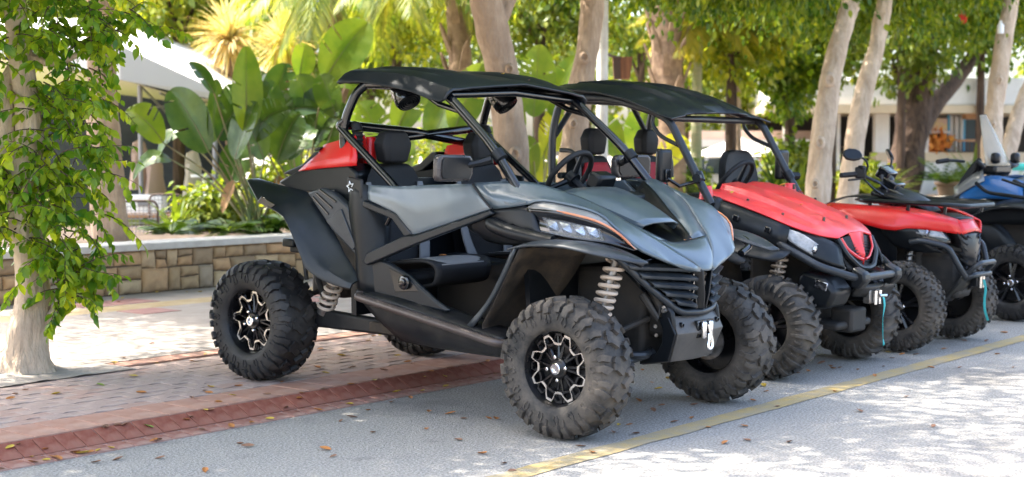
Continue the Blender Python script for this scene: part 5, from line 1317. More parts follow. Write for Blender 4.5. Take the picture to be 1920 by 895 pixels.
q = MB(); q.box((-2.02, 0, 1.17), (.55, .92, .06)); q.box((-2.26, 0, 1.185), (.07, 1.0, .07)); q.build('cargo_bed', 'plastic', bug, bevel=.02)
q = MB(); q.box((-1.98, 0, .80), (.62, .62, .52)); q.box((-2.25, 0, .62), (.30, .45, .30)); q.box((-1.62, 0, .52), (.2, .7, .3)); q.build('engine', 'chassis', bug, bevel=.03)
for s in SIDES:
    q = MB(); q.tube(my([(-1.98, -.60, 1.13), (-1.86, -.64, 1.16), (-1.76, -.655, 1.165)], s), .010, 8); q.build('exhaust_bracket', 'steel', bug)
    q = MB(); q.tube(my([(-2.18, -.44, .80), (-2.10, -.47, .66), (-2.0, -.50, .52)], s), .018, 8); q.tube(my([(-2.1, -.36, .92), (-2.24, -.52, .82)], s), .02, 8); q.tube(my([(-2.24, -.45, .90), (-2.08, -.60, .80), (-2.04, -.60, .62)], s), .013, 8); q.build('rear_frame', 'chassis', bug)
    q = MB(); q.box((-2.16, -.62 * s, .835), (.10, .06, .05)); q.box((-2.11, -.60 * s, .80), (.12, .05, .045)); q.build('rear_bracket', 'plastic', bug, bevel=.01)
    # trailing arm and links
    q = MB(); q.prism(my([(-2.33, -.60, .315), (-2.33, -.60, .42), (-1.95, -.60, .455), (-1.25, -.60, .44), (-1.25, -.60, .36), (-1.9, -.60, .345)], s), (0, .06 * s, 0)); q.build('trailing_arm', 'plastic_dusty', bug, bevel=.015)
    q = MB(); q.tube(my([(-2.29, -.62, .36), (-2.2, -.2, .44)], s), .022, 10); q.tube(my([(-2.23, -.60, .46), (-1.98, -.2, .62)], s), .016, 8); q.tube(my([(-2.30, -.60, .27), (-2.1, -.2, .34)], s), .016, 8); q.build('rear_link', 'chassis', bug)
    shock(bug, my([(-1.765, -.585, .72)], s)[0], my([(-1.905, -.575, .455)], s)[0], .046, 6, .0105)

# --- front body (curves measured on the right-hand side)
C1 = [(-.655, -.712, 1.264), (-.398, -.605, 1.281), (-.195, -.50, 1.231), (-.058, -.43, 1.175), (.086, -.33, 1.083), (.202, -.25, 1.008), (.295, -.155, .925), (.356, -.045, .858)]
C1b = [(-.575, -.735, 1.205), (-.40, -.690, 1.215), (-.195, -.600, 1.212), (-.02, -.515, 1.160), (.115, -.44, 1.073), (.218, -.365, .988), (.312, -.255, .905), (.362, -.070, .848)]
C2 = [(-.506, -.722, 1.138), (-.413, -.715, 1.150), (-.31, -.69, 1.170), (-.20, -.665, 1.193), (.043, -.565, 1.144), (.144, -.525, 1.064), (.238, -.465, .970), (.312, -.36, .916), (.330, -.17, .858), (.362, -.06, .843)]
C0 = [(-.41, -.54, 1.272), (-.25, -.425, 1.213), (-.05, -.29, 1.112), (.08, -.205, 1.052), (.19, -.125, .992)]
for s in SIDES:
    q = MB(); skin(q, [my(C1, s), my(C1b, s), my(C2, s)], 26, 4)
    q.build('front_wing', 'paint_grey', bug, ang=50, solid=.014)
    q = MB(); skin(q, [my([(-.655, -.712, 1.264), (-.398, -.605, 1.281), (-.195, -.50, 1.231), (-.058, -.43, 1.175), (.086, -.33, 1.083), (.202, -.25, 1.008)], s), my(C0, s)], 16, 2, False)
    q.build('hood_ridge', 'paint_grey', bug, ang=50, solid=.004)
    q = MB(); q.tube([Vector(p) + Vector((0, -.004 * s, .002)) for p in my([(-.575, -.70, 1.234), (-.50, -.708, 1.190), (-.40, -.708, 1.163), (-.31, -.692, 1.180)], s)], [.004, .012, .013, .006], 6); q.build('wing_crease', 'paint_grey', bug)
    # hood seam
    q = MB(); q.tube(catmull(my([(-.075, -.448, 1.187), (-.055, -.475, 1.178), (-.03, -.535, 1.152)], s), 3), .0045, 5); q.build('panel_gap', 'seat_black', bug)
    q = MB(); q.tube(my([(-.658, -.724, 1.264), (-.587, -.736, 1.202), (-.51, -.738, 1.137)], s), .006, 5); q.build('panel_gap', 'seat_black', bug)
q = MB(); cl = [(-.42, 0, 1.17), (-.25, 0, 1.11), (-.05, 0, 1.022), (.08, 0, .985), (.188, 0, .970)]
C0i = [(-.41, -.42, 1.185), (-.25, -.325, 1.125), (-.05, -.215, 1.035), (.08, -.145, .995), (.188, -.085, .974)]
skin(q, [C0, C0i, cl, my(C0i, -1), my(C0, -1)], 14, 4, False); q.build('hood_insert', 'smoke_panel', bug, ang=60, solid=.008)
q = MB()
skin(q, [[(-.40, -.305, 1.17), (-.20, -.25, 1.105), (.045, -.166, 1.035)], [(-.385, -.30, 1.222), (-.17, -.24, 1.160), (.070, -.160, 1.066)], [(-.375, -.20, 1.240), (-.15, -.15, 1.183), (.082, -.10, 1.078)], [(-.37, 0, 1.245), (-.15, 0, 1.188), (.088, 0, 1.080)],
         [(-.375, .20, 1.240), (-.15, .15, 1.183), (.082, .10, 1.078)], [(-.385, .30, 1.222), (-.17, .24, 1.160), (.070, .160, 1.066)], [(-.40, .305, 1.17), (-.20, .25, 1.105), (.045, .166, 1.035)]], 10, 3, False)
q.build('hood_scoop', 'paint_grey', bug, ang=30, solid=.010)
q = MB()
skin(q, [[(.205, -.250, 1.004), (.200, -.13, .985), (.198, 0, .976), (.200, .13, .985), (.205, .250, 1.004)], [(.262, -.20, .955), (.268, -.10, .950), (.272, 0, .948), (.268, .10, .950), (.262, .20, .955)], [(.335, -.10, .890), (.345, -.05, .887), (.348, 0, .886), (.345, .05, .887), (.335, .10, .890)], [(.360, -.055, .846), (.366, -.03, .843), (.370, 0, .842), (.366, .03, .843), (.360, .055, .846)]], 13, 4)
q.build('nose', 'paint_grey', bug, ang=50, solid=.012)
# headlights
for s in SIDES:
    hl_top = [(-.30, -.692, 1.163), (-.20, -.668, 1.186), (.043, -.572, 1.136), (.144, -.530, 1.056), (.236, -.470, .966)]
    C3 = [(-.30, -.700, 1.152), (-.123, -.682, 1.148), (.056, -.612, 1.110), (.162, -.560, 1.056), (.232, -.482, .968)]
    C4 = [(-.40, -.715, 1.062), (-.20, -.700, 1.030), (-.02, -.660, 1.008), (.143, -.605, .998), (.228, -.490, .962)]
    q = MB(); skin(q, [my(C3, s), my([(-.335, -.69, 1.105), (-.15, -.665, 1.075), (.04, -.61, 1.05), (.155, -.56, 1.02), (.225, -.475, .964)], s), my(C4, s)], 16, 4); hl = q.build('headlight', 'plastic_gloss', bug, ang=60, solid=.008)
    q = MB(); skin(q, [my(hl_top, s), my(C3, s)], 16, 3); q.build('headlight_brow', 'paint_silver', hl, ang=60, solid=.006)
    q = MB(); q.tube([Vector(p) + Vector((.002, -.005 * s, .002)) for p in resample(my(C3[1:], s), 22)], [.0062 if 1 < k < 20 else .003 for k in range(22)], 6); q.build('running_light', 'drl_orange', hl)
    for k in range(4):
        t = k / 4
        p = Vector((-.185 + .275 * t, -.688 + .085 * t, 1.078 - .032 * t)); w = .052
        q = MB(); o_ = Vector((0, -.006, 0))
        vs = [p + Vector((0, 0, .022)), p + Vector((w, .016, .014)), p + Vector((w + .022, .022, -.038)), p + Vector((.026, .006, -.036)), p + Vector((w * .6, -.012, -.010))]
        q.add(my(vs, s), [(0, 1, 4), (1, 2, 4), (2, 3, 4), (3, 0, 4)]); q.build('reflector', 'lamp_reflector', hl, smooth=False, solid=.004)
    q = MB(); skin(q, [my([(-.20, -.705, 1.112), (-.05, -.668, 1.095), (.10, -.612, 1.068)], s), my([(-.14, -.705, 1.030), (0, -.672, 1.018), (.125, -.612, 1.008)], s)], 8, 3); q.build('lens', 'lens_clear', hl, ang=60, solid=.003)
    # black quarter below the grey wing
    q = MB(); skin(q, [my([(-.66, -.715, 1.095), (-.50, -.712, 1.145), (-.32, -.690, 1.165), (-.26, -.69, 1.12)], s), my([(-.70, -.70, 1.03), (-.52, -.70, 1.02), (-.34, -.71, 1.045), (-.20, -.70, 1.03)], s), my([(-.62, -.64, .96), (-.50, -.66, .95), (-.32, -.68, .96), (-.12, -.66, .97)], s)], 10, 4); q.build('lower_quarter', 'plastic', bug, ang=60, solid=.010)
    q = MB(); q.tube(catmull(my([(-.56, -.69, 1.075), (-.50, -.735, 1.055), (-.36, -.75, 1.025), (-.10, -.74, .992)], s), 5), [.030] * 4 + [.037] * 12, 12); st_ = q.build('side_bar', 'plastic', bug)
    q = MB(); q.tube(catmull(my([(-.11, -.74, .993), (.06, -.715, .980), (.20, -.67, .965), (.27, -.60, .935), (.28, -.50, .90)], s), 4), .021, 10); q.build('bar_end', 'tube_black', st_)
    # front fender flare and its leg
    q = MB(); skin(q, [my([(-.30, -.86, .945), (-.17, -.88, .975), (.04, -.875, .985), (.24, -.82, .955), (.41, -.68, .915)], s), my([(-.26, -.80, .962), (-.14, -.80, .998), (.05, -.80, 1.008), (.24, -.75, .978), (.425, -.66, .925)], s), my([(-.22, -.64, .955), (-.10, -.62, .985), (.06, -.60, .995), (.22, -.58, .965), (.40, -.62, .920)], s)], 14, 3)
    ff = q.build('front_fender', 'fender_dusty_sky', bug, ang=40, solid=.010)
    q = MB(); skin(q, [my([(-.235, -.875, .955), (-.33, -.83, .82), (-.46, -.78, .66), (-.60, -.755, .505)], s), my([(-.275, -.84, .950), (-.375, -.80, .81), (-.50, -.76, .65), (-.65, -.745, .500)], s), my([(-.30, -.74, .95), (-.40, -.72, .81), (-.53, -.70, .65), (-.66, -.68, .50)], s)], 10, 2, False); q.build('fender_leg', 'fender_dusty_sky', ff, ang=30, solid=.014)
    q = MB(); skin(q, [my([(-.22, -.86, .955), (-.33, -.82, .81), (-.45, -.77, .65), (-.56, -.74, .49), (-.50, -.72, .40)], s), my([(-.24, -.60, .955), (-.36, -.56, .81), (-.47, -.54, .65), (-.55, -.54, .47), (-.48, -.56, .38)], s), my([(-.10, -.42, .95), (-.22, -.38, .80), (-.36, -.38, .62), (-.46, -.40, .45), (-.42, -.44, .36)], s)], 10, 4); q.build('wheel_liner', 'plastic_mud', bug, ang=60, solid=.006)
# grille: frame, louvres, centre chevron
q2 = MB(); q2.tube(fillet([(.06, -.50, .965), (.155, -.465, .885), (.22, -.335, .765), (.312, -.165, .628), (.340, 0, .620), (.312, .165, .628), (.22, .335, .765), (.155, .465, .885), (.06, .50, .965)], .05), .019, 10)
gr = q2.build('grille_frame', 'tube_matt', bug)
for s in SIDES:
    for k in range(5):
        z = .872 - .047 * k; yo = -.455 + .064 * k; xo = .145 + .034 * k
        q = MB()
        skin(q, [my([(xo - .03, yo + .01, z + .030), (.29 + .004 * k, -.085, z + .008)], s), my([(xo + .045, yo - .010, z + .002), (.362, -.078, z - .020)], s), my([(xo + .040, yo - .006, z - .012), (.355, -.078, z - .034)], s)], 6, 2, False)
        q.build('louvre', 'fender_dusty_sky', gr, ang=30, solid=.008)
    q = MB(); q.prism(my([(.330, -.078, .855), (.372, -.052, .845), (.372, -.030, .72), (.362, -.016, .640), (.335, -.030, .640)], s), (0, .014 * s, 0)); q.build('chevron', 'plastic', gr, bevel=.004)
q = MB(); skin(q, [[(.05, -.42, .90), (.25, 0, .90), (.05, .42, .90)], [(.20, -.17, .62), (.28, 0, .62), (.20, .17, .62)]], 9, 4); q.build('grille_back', 'plastic_gloss', gr, solid=.01)
# nose chassis, winch plate
q = MB(); q.box((-.12, 0, .60), (.46, .40, .46)); q.box((.16, 0, .56), (.14, .30, .16)); q.build('front_frame', 'chassis', bug, bevel=.03)
q = MB(); skin(q, [[(.290, -.215, .605), (.318, 0, .605), (.290, .215, .605)], [(.335, -.225, .520), (.362, 0, .520), (.335, .225, .520)], [(.285, -.205, .375), (.312, 0, .375), (.285, .205, .375)], [(.10, -.19, .335), (.12, 0, .335), (.10, .19, .335)]], 11, 3, False)
wp = q.build('winch_plate', 'plate_dusty', bug, ang=50, solid=.016, bevel=.004)
for s in SIDES:
    q = MB(); q.prism(my([(.290, -.225, .605), (.336, -.225, .520), (.285, -.210, .372), (.10, -.195, .332), (.10, -.195, .365), (.215, -.215, .405), (.255, -.225, .47), (.255, -.225, .54), (.225, -.225, .60)], s), (0, -.016 * s, 0)); q.build('plate_side', 'plastic', wp, bevel=.004)
    q = MB(); q.prism(my([(.245, -.235, .56), (.235, -.235, .655), (.27, -.235, .675), (.310, -.235, .635), (.330, -.235, .53)], s), (0, .03 * s, 0)); q.build('plate_ear', 'plastic', wp, bevel=.012)
    q = MB()
    for yy, zz in ((-.175, .565),): q.lathe([(.318, .013), (.340, .013), (.342, .008), (.335, .007), (.335, .001)], 12, (0, yy * s, zz), axis='x')
    q.build('bolt_hole', 'plastic_gloss', wp)
    q = MB(); q.tube(my([(.268, -.237, .640), (.268, -.262, .640)], s), .012, 10); q.build('bolt', 'steel', wp)
    q = MB(); q.tube(fillet(my([(.12, -.14, .40), (.20, -.30, .40), (.05, -.36, .395)], s), .08), .02, 8); q.build('tow_bar', 'tube_matt', wp)
q = MB(); q.box((.358, .0, .530), (.012, .135, .082)); q.box((.358, 0, .576), (.02, .16, .010)); fl = q.build('fairlead', 'plastic_gloss', wp)
for y in (-.032, .032):
    q = MB(); q.lathe([(.487, .001), (.487, .012), (.494, .016), (.568, .016), (.575, .012), (.575, .001)], 12, (.380, y, 0), axis='z'); q.build('roller', 'chrome', fl)
q = MB(); q.tube(catmull([(.390, -.004, .56), (.400, .006, .51), (.408, .012, .47), (.410, .006, .442), (.406, -.014, .432), (.402, -.020, .45), (.402, -.012, .48), (.396, -.006, .51)], 4), .009, 8); q.build('hook', 'chrome', fl)
# front suspension
for s in SIDES:
    q = MB(); q.tube(my([(.17, -.18, .40), (.03, -.60, .31)], s), .020, 8); q.tube(my([(-.20, -.18, .40), (-.02, -.60, .31)], s), .020, 8); q.build('lower_arm', 'tube_matt', bug)
    q = MB(); q.tube(my([(.14, -.20, .58), (.02, -.58, .47)], s), .017, 8); q.tube(my([(-.16, -.20, .58), (-.01, -.58, .47)], s), .017, 8); q.build('upper_arm', 'chassis', bug)
    q = MB(); q.tube(my([(0, -.14, .44), (0, -.64, .365)], s), .022, 10); q.tube(my([(0, -.22, .432), (0, -.30, .42)], s), [.05, .035], 12); q.tube(my([(.0, -.55, .378), (0, -.62, .367)], s), [.035, .055], 12); q.build('drive_shaft', 'plastic_gloss', bug)
    q = MB(); q.tube(my([(.0, -.60, .28), (0, -.62, .50)], s), .035, 10); q.lathe([(-.645 * s, .001), (-.645 * s, .11), (-.635 * s, .11), (-.635 * s, .001)], 24, (0, 0, .364)); q.build('knuckle', 'steel', bug)
    q = MB(); q.tube(my([(.22, -.20, .70), (.23, -.26, .60), (.16, -.30, .72)], s), .022, 8); q.tube(my([(.10, -.24, .86), (.24, -.22, .63)], s), .024, 8); q.build('frame_strut', 'chassis', bug)
    q = MB()
    for p in ((.25, -.235, .655), (.21, -.25, .735), (.18, -.20, .545), (.19, -.205, .50), (.12, -.22, .575)): q.tube(my([p, (p[0] + .014, p[1] - .012, p[2])], s), .010, 8)
    q.build('bolts', 'steel', bug)
    shock(bug, my([(.085, -.435, .905)], s)[0], my([(.03, -.505, .565)], s)[0], .048, 8, .0108)
# mirrors
for s in SIDES:
    q = MB(); c = Vector((-.70, -.83 * s, 1.345)); w, h = .165, .072
    pl = [(-w + .03, -h), (w - .02, -h + .004), (w, -h + .025), (w - .004, h - .02), (w - .03, h), (-w + .03, h - .004), (-w, h - .03), (-w + .004, -h + .03)]
    q.prism([(c.x + .02 + a * .12, c.y + a * s * -1, c.z + d) for a, d in pl], (-.045, 0, .0)); mi = q.build('mirror', 'mirror_back', bug, bevel=.012, seg=3)
    q = MB(); q.prism([(c.x + .0225 + a * .12, c.y + a * s * -1, c.z + d) for a, d in [(x_ * .84, z_ * .80) for x_, z_ in pl]], (.004, 0, 0)); q.build('mirror_inset', 'plastic', mi, bevel=.002)
    q = MB(); q.tube(my([(-.70, -.72, 1.36), (-.655, -.665, 1.375), (-.60, -.635, 1.395)], s), [.018, .022, .026], 8); q.tube(my([(-.585, -.62, 1.435), (-.545, -.62, 1.395)], s), .036, 10); q.build('mirror_arm', 'plastic', mi)
# ================================================================== the red and black utility side-by-side
uv = thing('utility_side_by_side', 'red and black two seat utility vehicle with ribbed black roof, parked beside the grey buggy', 'utility vehicle', (9.05, 4.66, 0), (0, .030, -PI / 2))
k2 = wheel_kit(.335, .25, 'chevron', 'rubber_dusty', .022, 'five')
for (x, y, sd, sp) in ((0, -.605, 1, .2), (0, .605, -1, .9), (-2.05, -.605, 1, .5), (-2.05, .605, -1, .1)): put_wheel(k2, uv, (x, y, .335), sd, sp)
b = MB(); rows = []
for x, ze, zc in ((-1.86, 1.79, 1.82), (-1.865, 1.80, 1.88), (-1.80, 1.825, 1.915), (-1.60, 1.835, 1.925), (-1.35, 1.815, 1.905), (-1.15, 1.775, 1.865), (-.98, 1.720, 1.805), (-.86, 1.672, 1.745), (-.775, 1.645, 1.700)):
    row = []
    for y in (-.67, -.655, -.60, -.50, -.44, -.40, -.32, -.28, -.16, -.12, 0, .12, .16, .28, .32, .40, .44, .50, .60, .655, .67):
        a = abs(y); z = ze + (zc - ze) * (1 - (a / .67) ** 2.2)
        if a < .13 and -1.82 < x < -.95: z -= .030
        if .29 < a < .43 and -1.82 < x < -.95: z -= .026
        dx = (.05 if .15 < a < .30 else (-.03 if a < .13 else (.02 if a > .45 else -.02))) if x > -.8 else 0
        row.append((x + dx, y, z))
    rows.append(row)
b.grid(rows); ro = b.build('roof', 'roof_black', uv, ang=20, solid=.014, off=-1, bevel=.004)
for (x, y, z) in ((-1.78, -.45, 1.885), (-1.12, -.46, 1.80), (-1.78, .45, 1.885), (-1.12, .46, 1.80), (-.98, .2, 1.80)):
    q = MB(); q.lathe([(z - .02, .012), (z + .006, .012), (z + .010, .008), (z + .010, .001)], 8, (x, y, 0), axis='z'); q.build('roof_bolt', 'alloy', ro)
for s in SIDES:
    tubes('front_pillar', [fillet(my([(-1.72, -.60, 1.80), (-1.30, -.60, 1.79), (-.93, -.61, 1.70), (-.80, -.62, 1.645), (-.545, -.625, 1.24), (-.45, -.63, 1.10)], s), .10)], .027, 'tube_matt', uv)
    tubes('rear_pillar', [fillet(my([(-1.60, -.60, 1.80), (-1.74, -.60, 1.76), (-1.79, -.61, 1.55), (-1.78, -.61, 1.10), (-1.75, -.61, .80)], s), .12)], .027, 'tube_matt', uv)
    tubes('roof_brace', [fillet(my([(-.93, -.61, 1.70), (-.95, -.61, 1.62), (-.88, -.615, 1.54), (-.70, -.62, 1.47)], s), .06)], .014, 'tube_matt', uv)
    tubes('corner_brace', [my([(-1.775, -.60, 1.52), (-1.775, -.36, 1.765)], s)], .021, 'tube_matt', uv)
    tubes('grab_rail', [fillet(my([(-1.72, -.60, 1.42), (-1.62, -.60, 1.42), (-1.56, -.60, 1.36), (-1.55, -.60, 1.22)], s), .05)], .016, 'tube_matt', uv)
tubes('rear_cross_bar', [[(-1.76, -.58, 1.775), (-1.76, .58, 1.775)], [(-1.74, -.58, 1.24), (-1.74, .58, 1.24)], [(-.86, -.60, 1.66), (-.86, .60, 1.66)]], .023, 'tube_matt', uv)
for y in (-.34, .34): seat(uv, y, -1.06, .72, 'seat_black', 'seat_black', .23, 1.12)
for y in (-.34, .34):
    q = MB(); skin(q, [[(-1.50, y - .15, .90), (-1.50, y + .15, .90)], [(-1.535, y - .175, 1.05), (-1.535, y + .175, 1.05)], [(-1.575, y - .175, 1.22), (-1.575, y + .175, 1.22)], [(-1.595, y - .12, 1.335), (-1.595, y + .12, 1.335)]], 6, 4); q.build('seat_panel', 'seat_red', uv, ang=60, solid=.03)
c = Vector((-.86, .36, 1.225)); ax = Vector((.80, 0, -.60)).normalized(); u = Vector((0, 1, 0)); v = ax.cross(u)
q = MB(); q.tube([c + (u * math.cos(t) + v * math.sin(t)) * .175 for t in np.linspace(0, 2 * PI, 36, endpoint=False)], .017, 8, closed=True); sw = q.build('steering_wheel', 'seat_black', uv)
q = MB()
for a in (PI * .5 + 2.2, PI * .5 - 2.2, PI * .5): q.tube([c + ax * .03, c + (u * math.cos(a) + v * math.sin(a)) * .17], [.02, .012], 8)
q.tube([c, c + ax * .34], .03, 10); q.build('spokes', 'plastic', sw)
q = MB(); q.prism([(-.62, -.60, .85), (-.66, -.60, 1.06), (-.58, -.60, 1.17), (-.42, -.60, 1.14), (-.42, -.60, .85)], (0, 1.20, 0)); q.build('dashboard', 'plastic', uv, bevel=.03)
q = MB(); q.box((-1.15, 0, .40), (1.35, 1.16, .08)); q.box((-1.9, 0, .62), (.62, 1.0, .42)); q.box((-.15, 0, .55), (.5, .40, .5)); q.build('chassis', 'chassis', uv, bevel=.03)
q = MB(); q.box((-2.0, 0, .95), (.75, 1.26, .26)); q.build('cargo_box', 'plastic', uv, bevel=.03)
# hood: red with a raised centre
q = MB()
def hrow(k): return None
secs = [(-.565, [(-.53, 1.165), (-.47, 1.185), (-.34, 1.185), (-.31, 1.222), (-.10, 1.232), (0, 1.216)]), (-.40, [(-.525, 1.125), (-.46, 1.15), (-.335, 1.155), (-.305, 1.190), (-.10, 1.200), (0, 1.182)]), (-.15, [(-.50, 1.05), (-.44, 1.075), (-.31, 1.082), (-.28, 1.112), (-.09, 1.122), (0, 1.100)]), (.06, [(-.46, .975), (-.41, .998), (-.28, 1.006), (-.25, 1.030), (-.08, 1.040), (0, 1.020)]), (.20, [(-.36, .925), (-.32, .945), (-.26, .957), (-.20, .970), (-.08, .978), (0, .972)]), (.275, [(-.24, .905), (-.21, .915), (-.17, .922), (-.13, .930), (-.06, .938), (0, .936)])]
rows = []
for x, half in secs:
    rows.append([(x, y, z) for y, z in half] + [(x, -y, z) for y, z in reversed(half[:-1])])
cols = [catmull([r[k] for r in rows], 4) for k in range(len(rows[0]))]
q.grid(cols); hd2 = q.build('hood', 'paint_red_sky', uv, ang=16, solid=.012, bevel=.003)
for (x, y, z) in ((-.30, -.42, 1.125), (-.05, -.40, 1.045), (-.32, .25, 1.21), (-.20, .34, 1.12), (.12, .18, 1.02), (.13, -.17, 1.02)):
    q = MB(); q.lathe([(z - .02, .011), (z + .012, .010), (z + .016, .006), (z + .016, .001)], 8, (x, y, 0), axis='z'); q.build('rubber_stop', 'plastic_gloss', hd2)
for s in SIDES:
    q = MB(); q.lathe([(1.13, .05), (1.17, .045), (1.215, .036), (1.22, .03)], 12, (-.525, -.575 * s, 0), axis='z'); q.build('pillar_boot', 'paint_red_sky', uv)
    q = MB(); q.tube(my([(-.578, -.612, 1.30), (-.545, -.622, 1.245)], s), .036, 10); q.tube(my([(-.56, -.62, 1.27), (-.53, -.70, 1.27)], s), .030, 8); q.build('pillar_clamp', 'plastic', uv)
    # black side below the hood
    q = MB(); skin(q, [my([(-.62, -.56, 1.155), (-.40, -.55, 1.118), (-.15, -.525, 1.043), (.05, -.48, .972)], s), my([(-.60, -.60, 1.03), (-.40, -.595, 1.0), (-.15, -.57, .95), (.05, -.51, .905)], s), my([(-.58, -.58, .88), (-.40, -.575, .87), (-.15, -.55, .85), (.03, -.50, .845)], s)], 10, 3); sp = q.build('side_cowl', 'plastic', uv, ang=40, solid=.014)
    for (x, z) in ((-.52, 1.075), (-.28, 1.02), (-.06, .955)):
        q = MB(); q.box((x, -.604 * s if x < -.2 else -.572 * s, z), (.045, .02, .04), (0, .2, 0)); q.build('clip', 'plastic_gloss', sp, bevel=.006)
    # fender in two overlapping leaves
    q = MB(); skin(q, [my([(-.62, -.56, .93), (-.35, -.57, .895), (-.10, -.56, .855), (.10, -.54, .825)], s), my([(-.62, -.70, .91), (-.35, -.71, .875), (-.08, -.70, .830), (.115, -.66, .795)], s), my([(-.60, -.76, .86), (-.33, -.77, .83), (-.08, -.75, .785), (.07, -.70, .765)], s)], 9, 3); q.build('front_fender', 'plastic_dusty', uv, ang=40, solid=.012)
    q = MB(); skin(q, [my([(-.45, -.66, .905), (-.30, -.68, .875), (-.12, -.70, .80)], s), my([(-.47, -.78, .865), (-.30, -.80, .835), (-.10, -.78, .755)], s), my([(-.46, -.82, .82), (-.32, -.83, .795), (-.14, -.80, .735)], s)], 8, 3); q.build('fender_flare', 'plastic_dusty', uv, ang=40, solid=.012)
    # headlight
    q = MB(); skin(q, [my([(-.03, -.475, .985), (.10, -.42, .950), (.235, -.33, .90), (.29, -.24, .855)], s), my([(.0, -.50, .93), (.13, -.46, .875), (.26, -.38, .82), (.325, -.28, .78)], s), my([(.03, -.49, .865), (.16, -.455, .80), (.29, -.38, .745), (.345, -.28, .715)], s)], 10, 3); hb = q.build('headlight', 'plastic', uv, ang=60, solid=.016)
    q = MB(); skin(q, [my([(-.005, -.482, .968), (.11, -.435, .930), (.215, -.375, .852), (.282, -.325, .782)], s), my([(.02, -.490, .925), (.115, -.455, .885), (.215, -.400, .815), (.288, -.335, .765)], s), my([(.045, -.492, .885), (.12, -.465, .838), (.21, -.41, .782), (.292, -.338, .748)], s)], 9, 3)
    for i in range(len(q.v)): q.v[i] = (q.v[i][0] + .014, q.v[i][1] - .014 * s, q.v[i][2] + .004)
    q.build('lens', 'lens_grey', hb, ang=60, solid=.006)
    q = MB(); q.lathe([(.0, .028), (.012, .024), (.016, .001)], 12, (.205, -.428 * s, .838), axis='x'); q.build('bulb', 'lamp_reflector', hb)
    # bumper tube, clamp and lower block with fog lamp
    q = MB(); q.tube(fillet(my([(-.02, -.50, .875), (.02, -.515, .855), (.26, -.47, .735), (.42, -.30, .668), (.45, -.20, .66)], s), .06), .026, 12); q.build('bumper_tube', 'tube_matt', uv)
    q = MB(); q.prism(my([(.40, -.19, .735), (.485, -.19, .700), (.495, -.19, .645), (.45, -.19, .590), (.39, -.19, .600)], s), (0, -.10 * s, 0)); q.build('bumper_clamp', 'plastic', uv, bevel=.016)
    q = MB(); q.prism(my([(.10, -.20, .66), (.14, -.20, .70), (.30, -.20, .665), (.38, -.20, .58), (.33, -.20, .47), (.10, -.20, .45)], s), (0, -.26 * s, 0)); lb = q.build('lower_block', 'plastic', uv, bevel=.03)
    q = MB(); q.box((.275, -.462 * s, .618), (.09, .012, .055), (0, .25, 0)); q.build('fog_lamp', 'lamp_reflector', lb, bevel=.008)
    q = MB(); q.tube(my([(.12, -.16, .40), (.02, -.50, .31)], s), .018, 8); q.tube(my([(-.18, -.16, .40), (-.02, -.50, .31)], s), .018, 8); q.tube(my([(0, -.12, .40), (0, -.55, .335)], s), .022, 8); q.tube(my([(.10, -.18, .50), (.06, -.5, .38)], s), .010, 6); q.build('lower_arm', 'chassis', uv)
    shock(uv, my([(-.03, -.42, .80)], s)[0], my([(-.08, -.47, .50)], s)[0], .044, 8, .0085)
    q = MB(); skin(q, [my([(-.62, -.56, .90), (-.50, -.56, .70), (-.45, -.58, .42)], s), my([(-.55, -.30, .90), (-.42, -.30, .70), (-.35, -.30, .42)], s)], 6, 4); q.build('wheel_liner', 'plastic_mud', uv, solid=.008)
    q = MB(); q.prism(my([(-1.70, -.60, .42), (-1.70, -.60, .70), (-1.50, -.60, .74), (-1.0, -.60, .56), (-.60, -.60, .56), (-.52, -.60, .86), (-.45, -.60, .86), (-.45, -.60, .40)], s), (0, .03 * s, 0)); q.build('body_side', 'plastic', uv, bevel=.01)
tubes('bumper_cross_tube', [[(.455, -.22, .665), (.47, 0, .668), (.455, .22, .665)]], .026, 'tube_matt', uv)
q = MB(); skin(q, [[(.40, -.20, .605), (.43, 0, .60), (.40, .20, .605)], [(.36, -.20, .54), (.39, 0, .53), (.36, .20, .54)]], 7, 3); q.build('bumper_lip', 'plastic_dusty', uv, solid=.03)
# grille with mesh and red nose
q = MB(); skin(q, [[(.255, -.24, .90), (.29, 0, .925), (.255, .24, .90)], [(.30, -.22, .78), (.325, 0, .76), (.30, .22, .78)], [(.33, -.20, .70), (.36, 0, .69), (.33, .20, .70)]], 9, 4); gl = q.build('grille', 'seat_black', uv, solid=.01)
q = MB()
for k in range(9):
    t = k / 8
    for sg in (-1, 1):
        q.tube([(.268 + .05 * t, sg * .215, .885 - .15 * t), (.300 + .05 * t, sg * .03, .90 - .15 * t)], .0035, 4)
        q.tube([(.272, sg * (.03 + .19 * t), .90), (.325, sg * (.02 + .13 * t), .755)], .0035, 4)
o = q.build('grille_mesh', 'plastic', gl); o['kind'] = 'stuff'
q = MB(); q.add([(.275, -.10, .935), (.295, 0, .940), (.275, .10, .935), (.318, -.052, .80), (.345, 0, .80), (.318, .052, .80), (.338, 0, .725)], [(0, 3, 4, 1), (1, 4, 5, 2), (3, 6, 4), (4, 6, 5)]); q.build('nose_blade', 'paint_red_sky', uv, ang=15, solid=.014)
for s in SIDES:
    q = MB(); q.tube(fillet(my([(.280, -.215, .905), (.315, -.185, .835), (.345, -.075, .775), (.348, -.02, .765)], s), .03), .0075, 6, flat=1.4); q.build('nose_band', 'paint_red_sky', uv)
    q = MB(); q.tube(fillet(my([(.268, -.245, .90), (.325, -.215, .80), (.365, -.10, .715), (.375, 0, .705)], s), .03), .020, 8); q.build('grille_surround', 'plastic', uv)
q = MB(); q.box((.40, .02, .525), (.05, .16, .09)); wn2 = q.build('winch', 'steel', uv, bevel=.006)
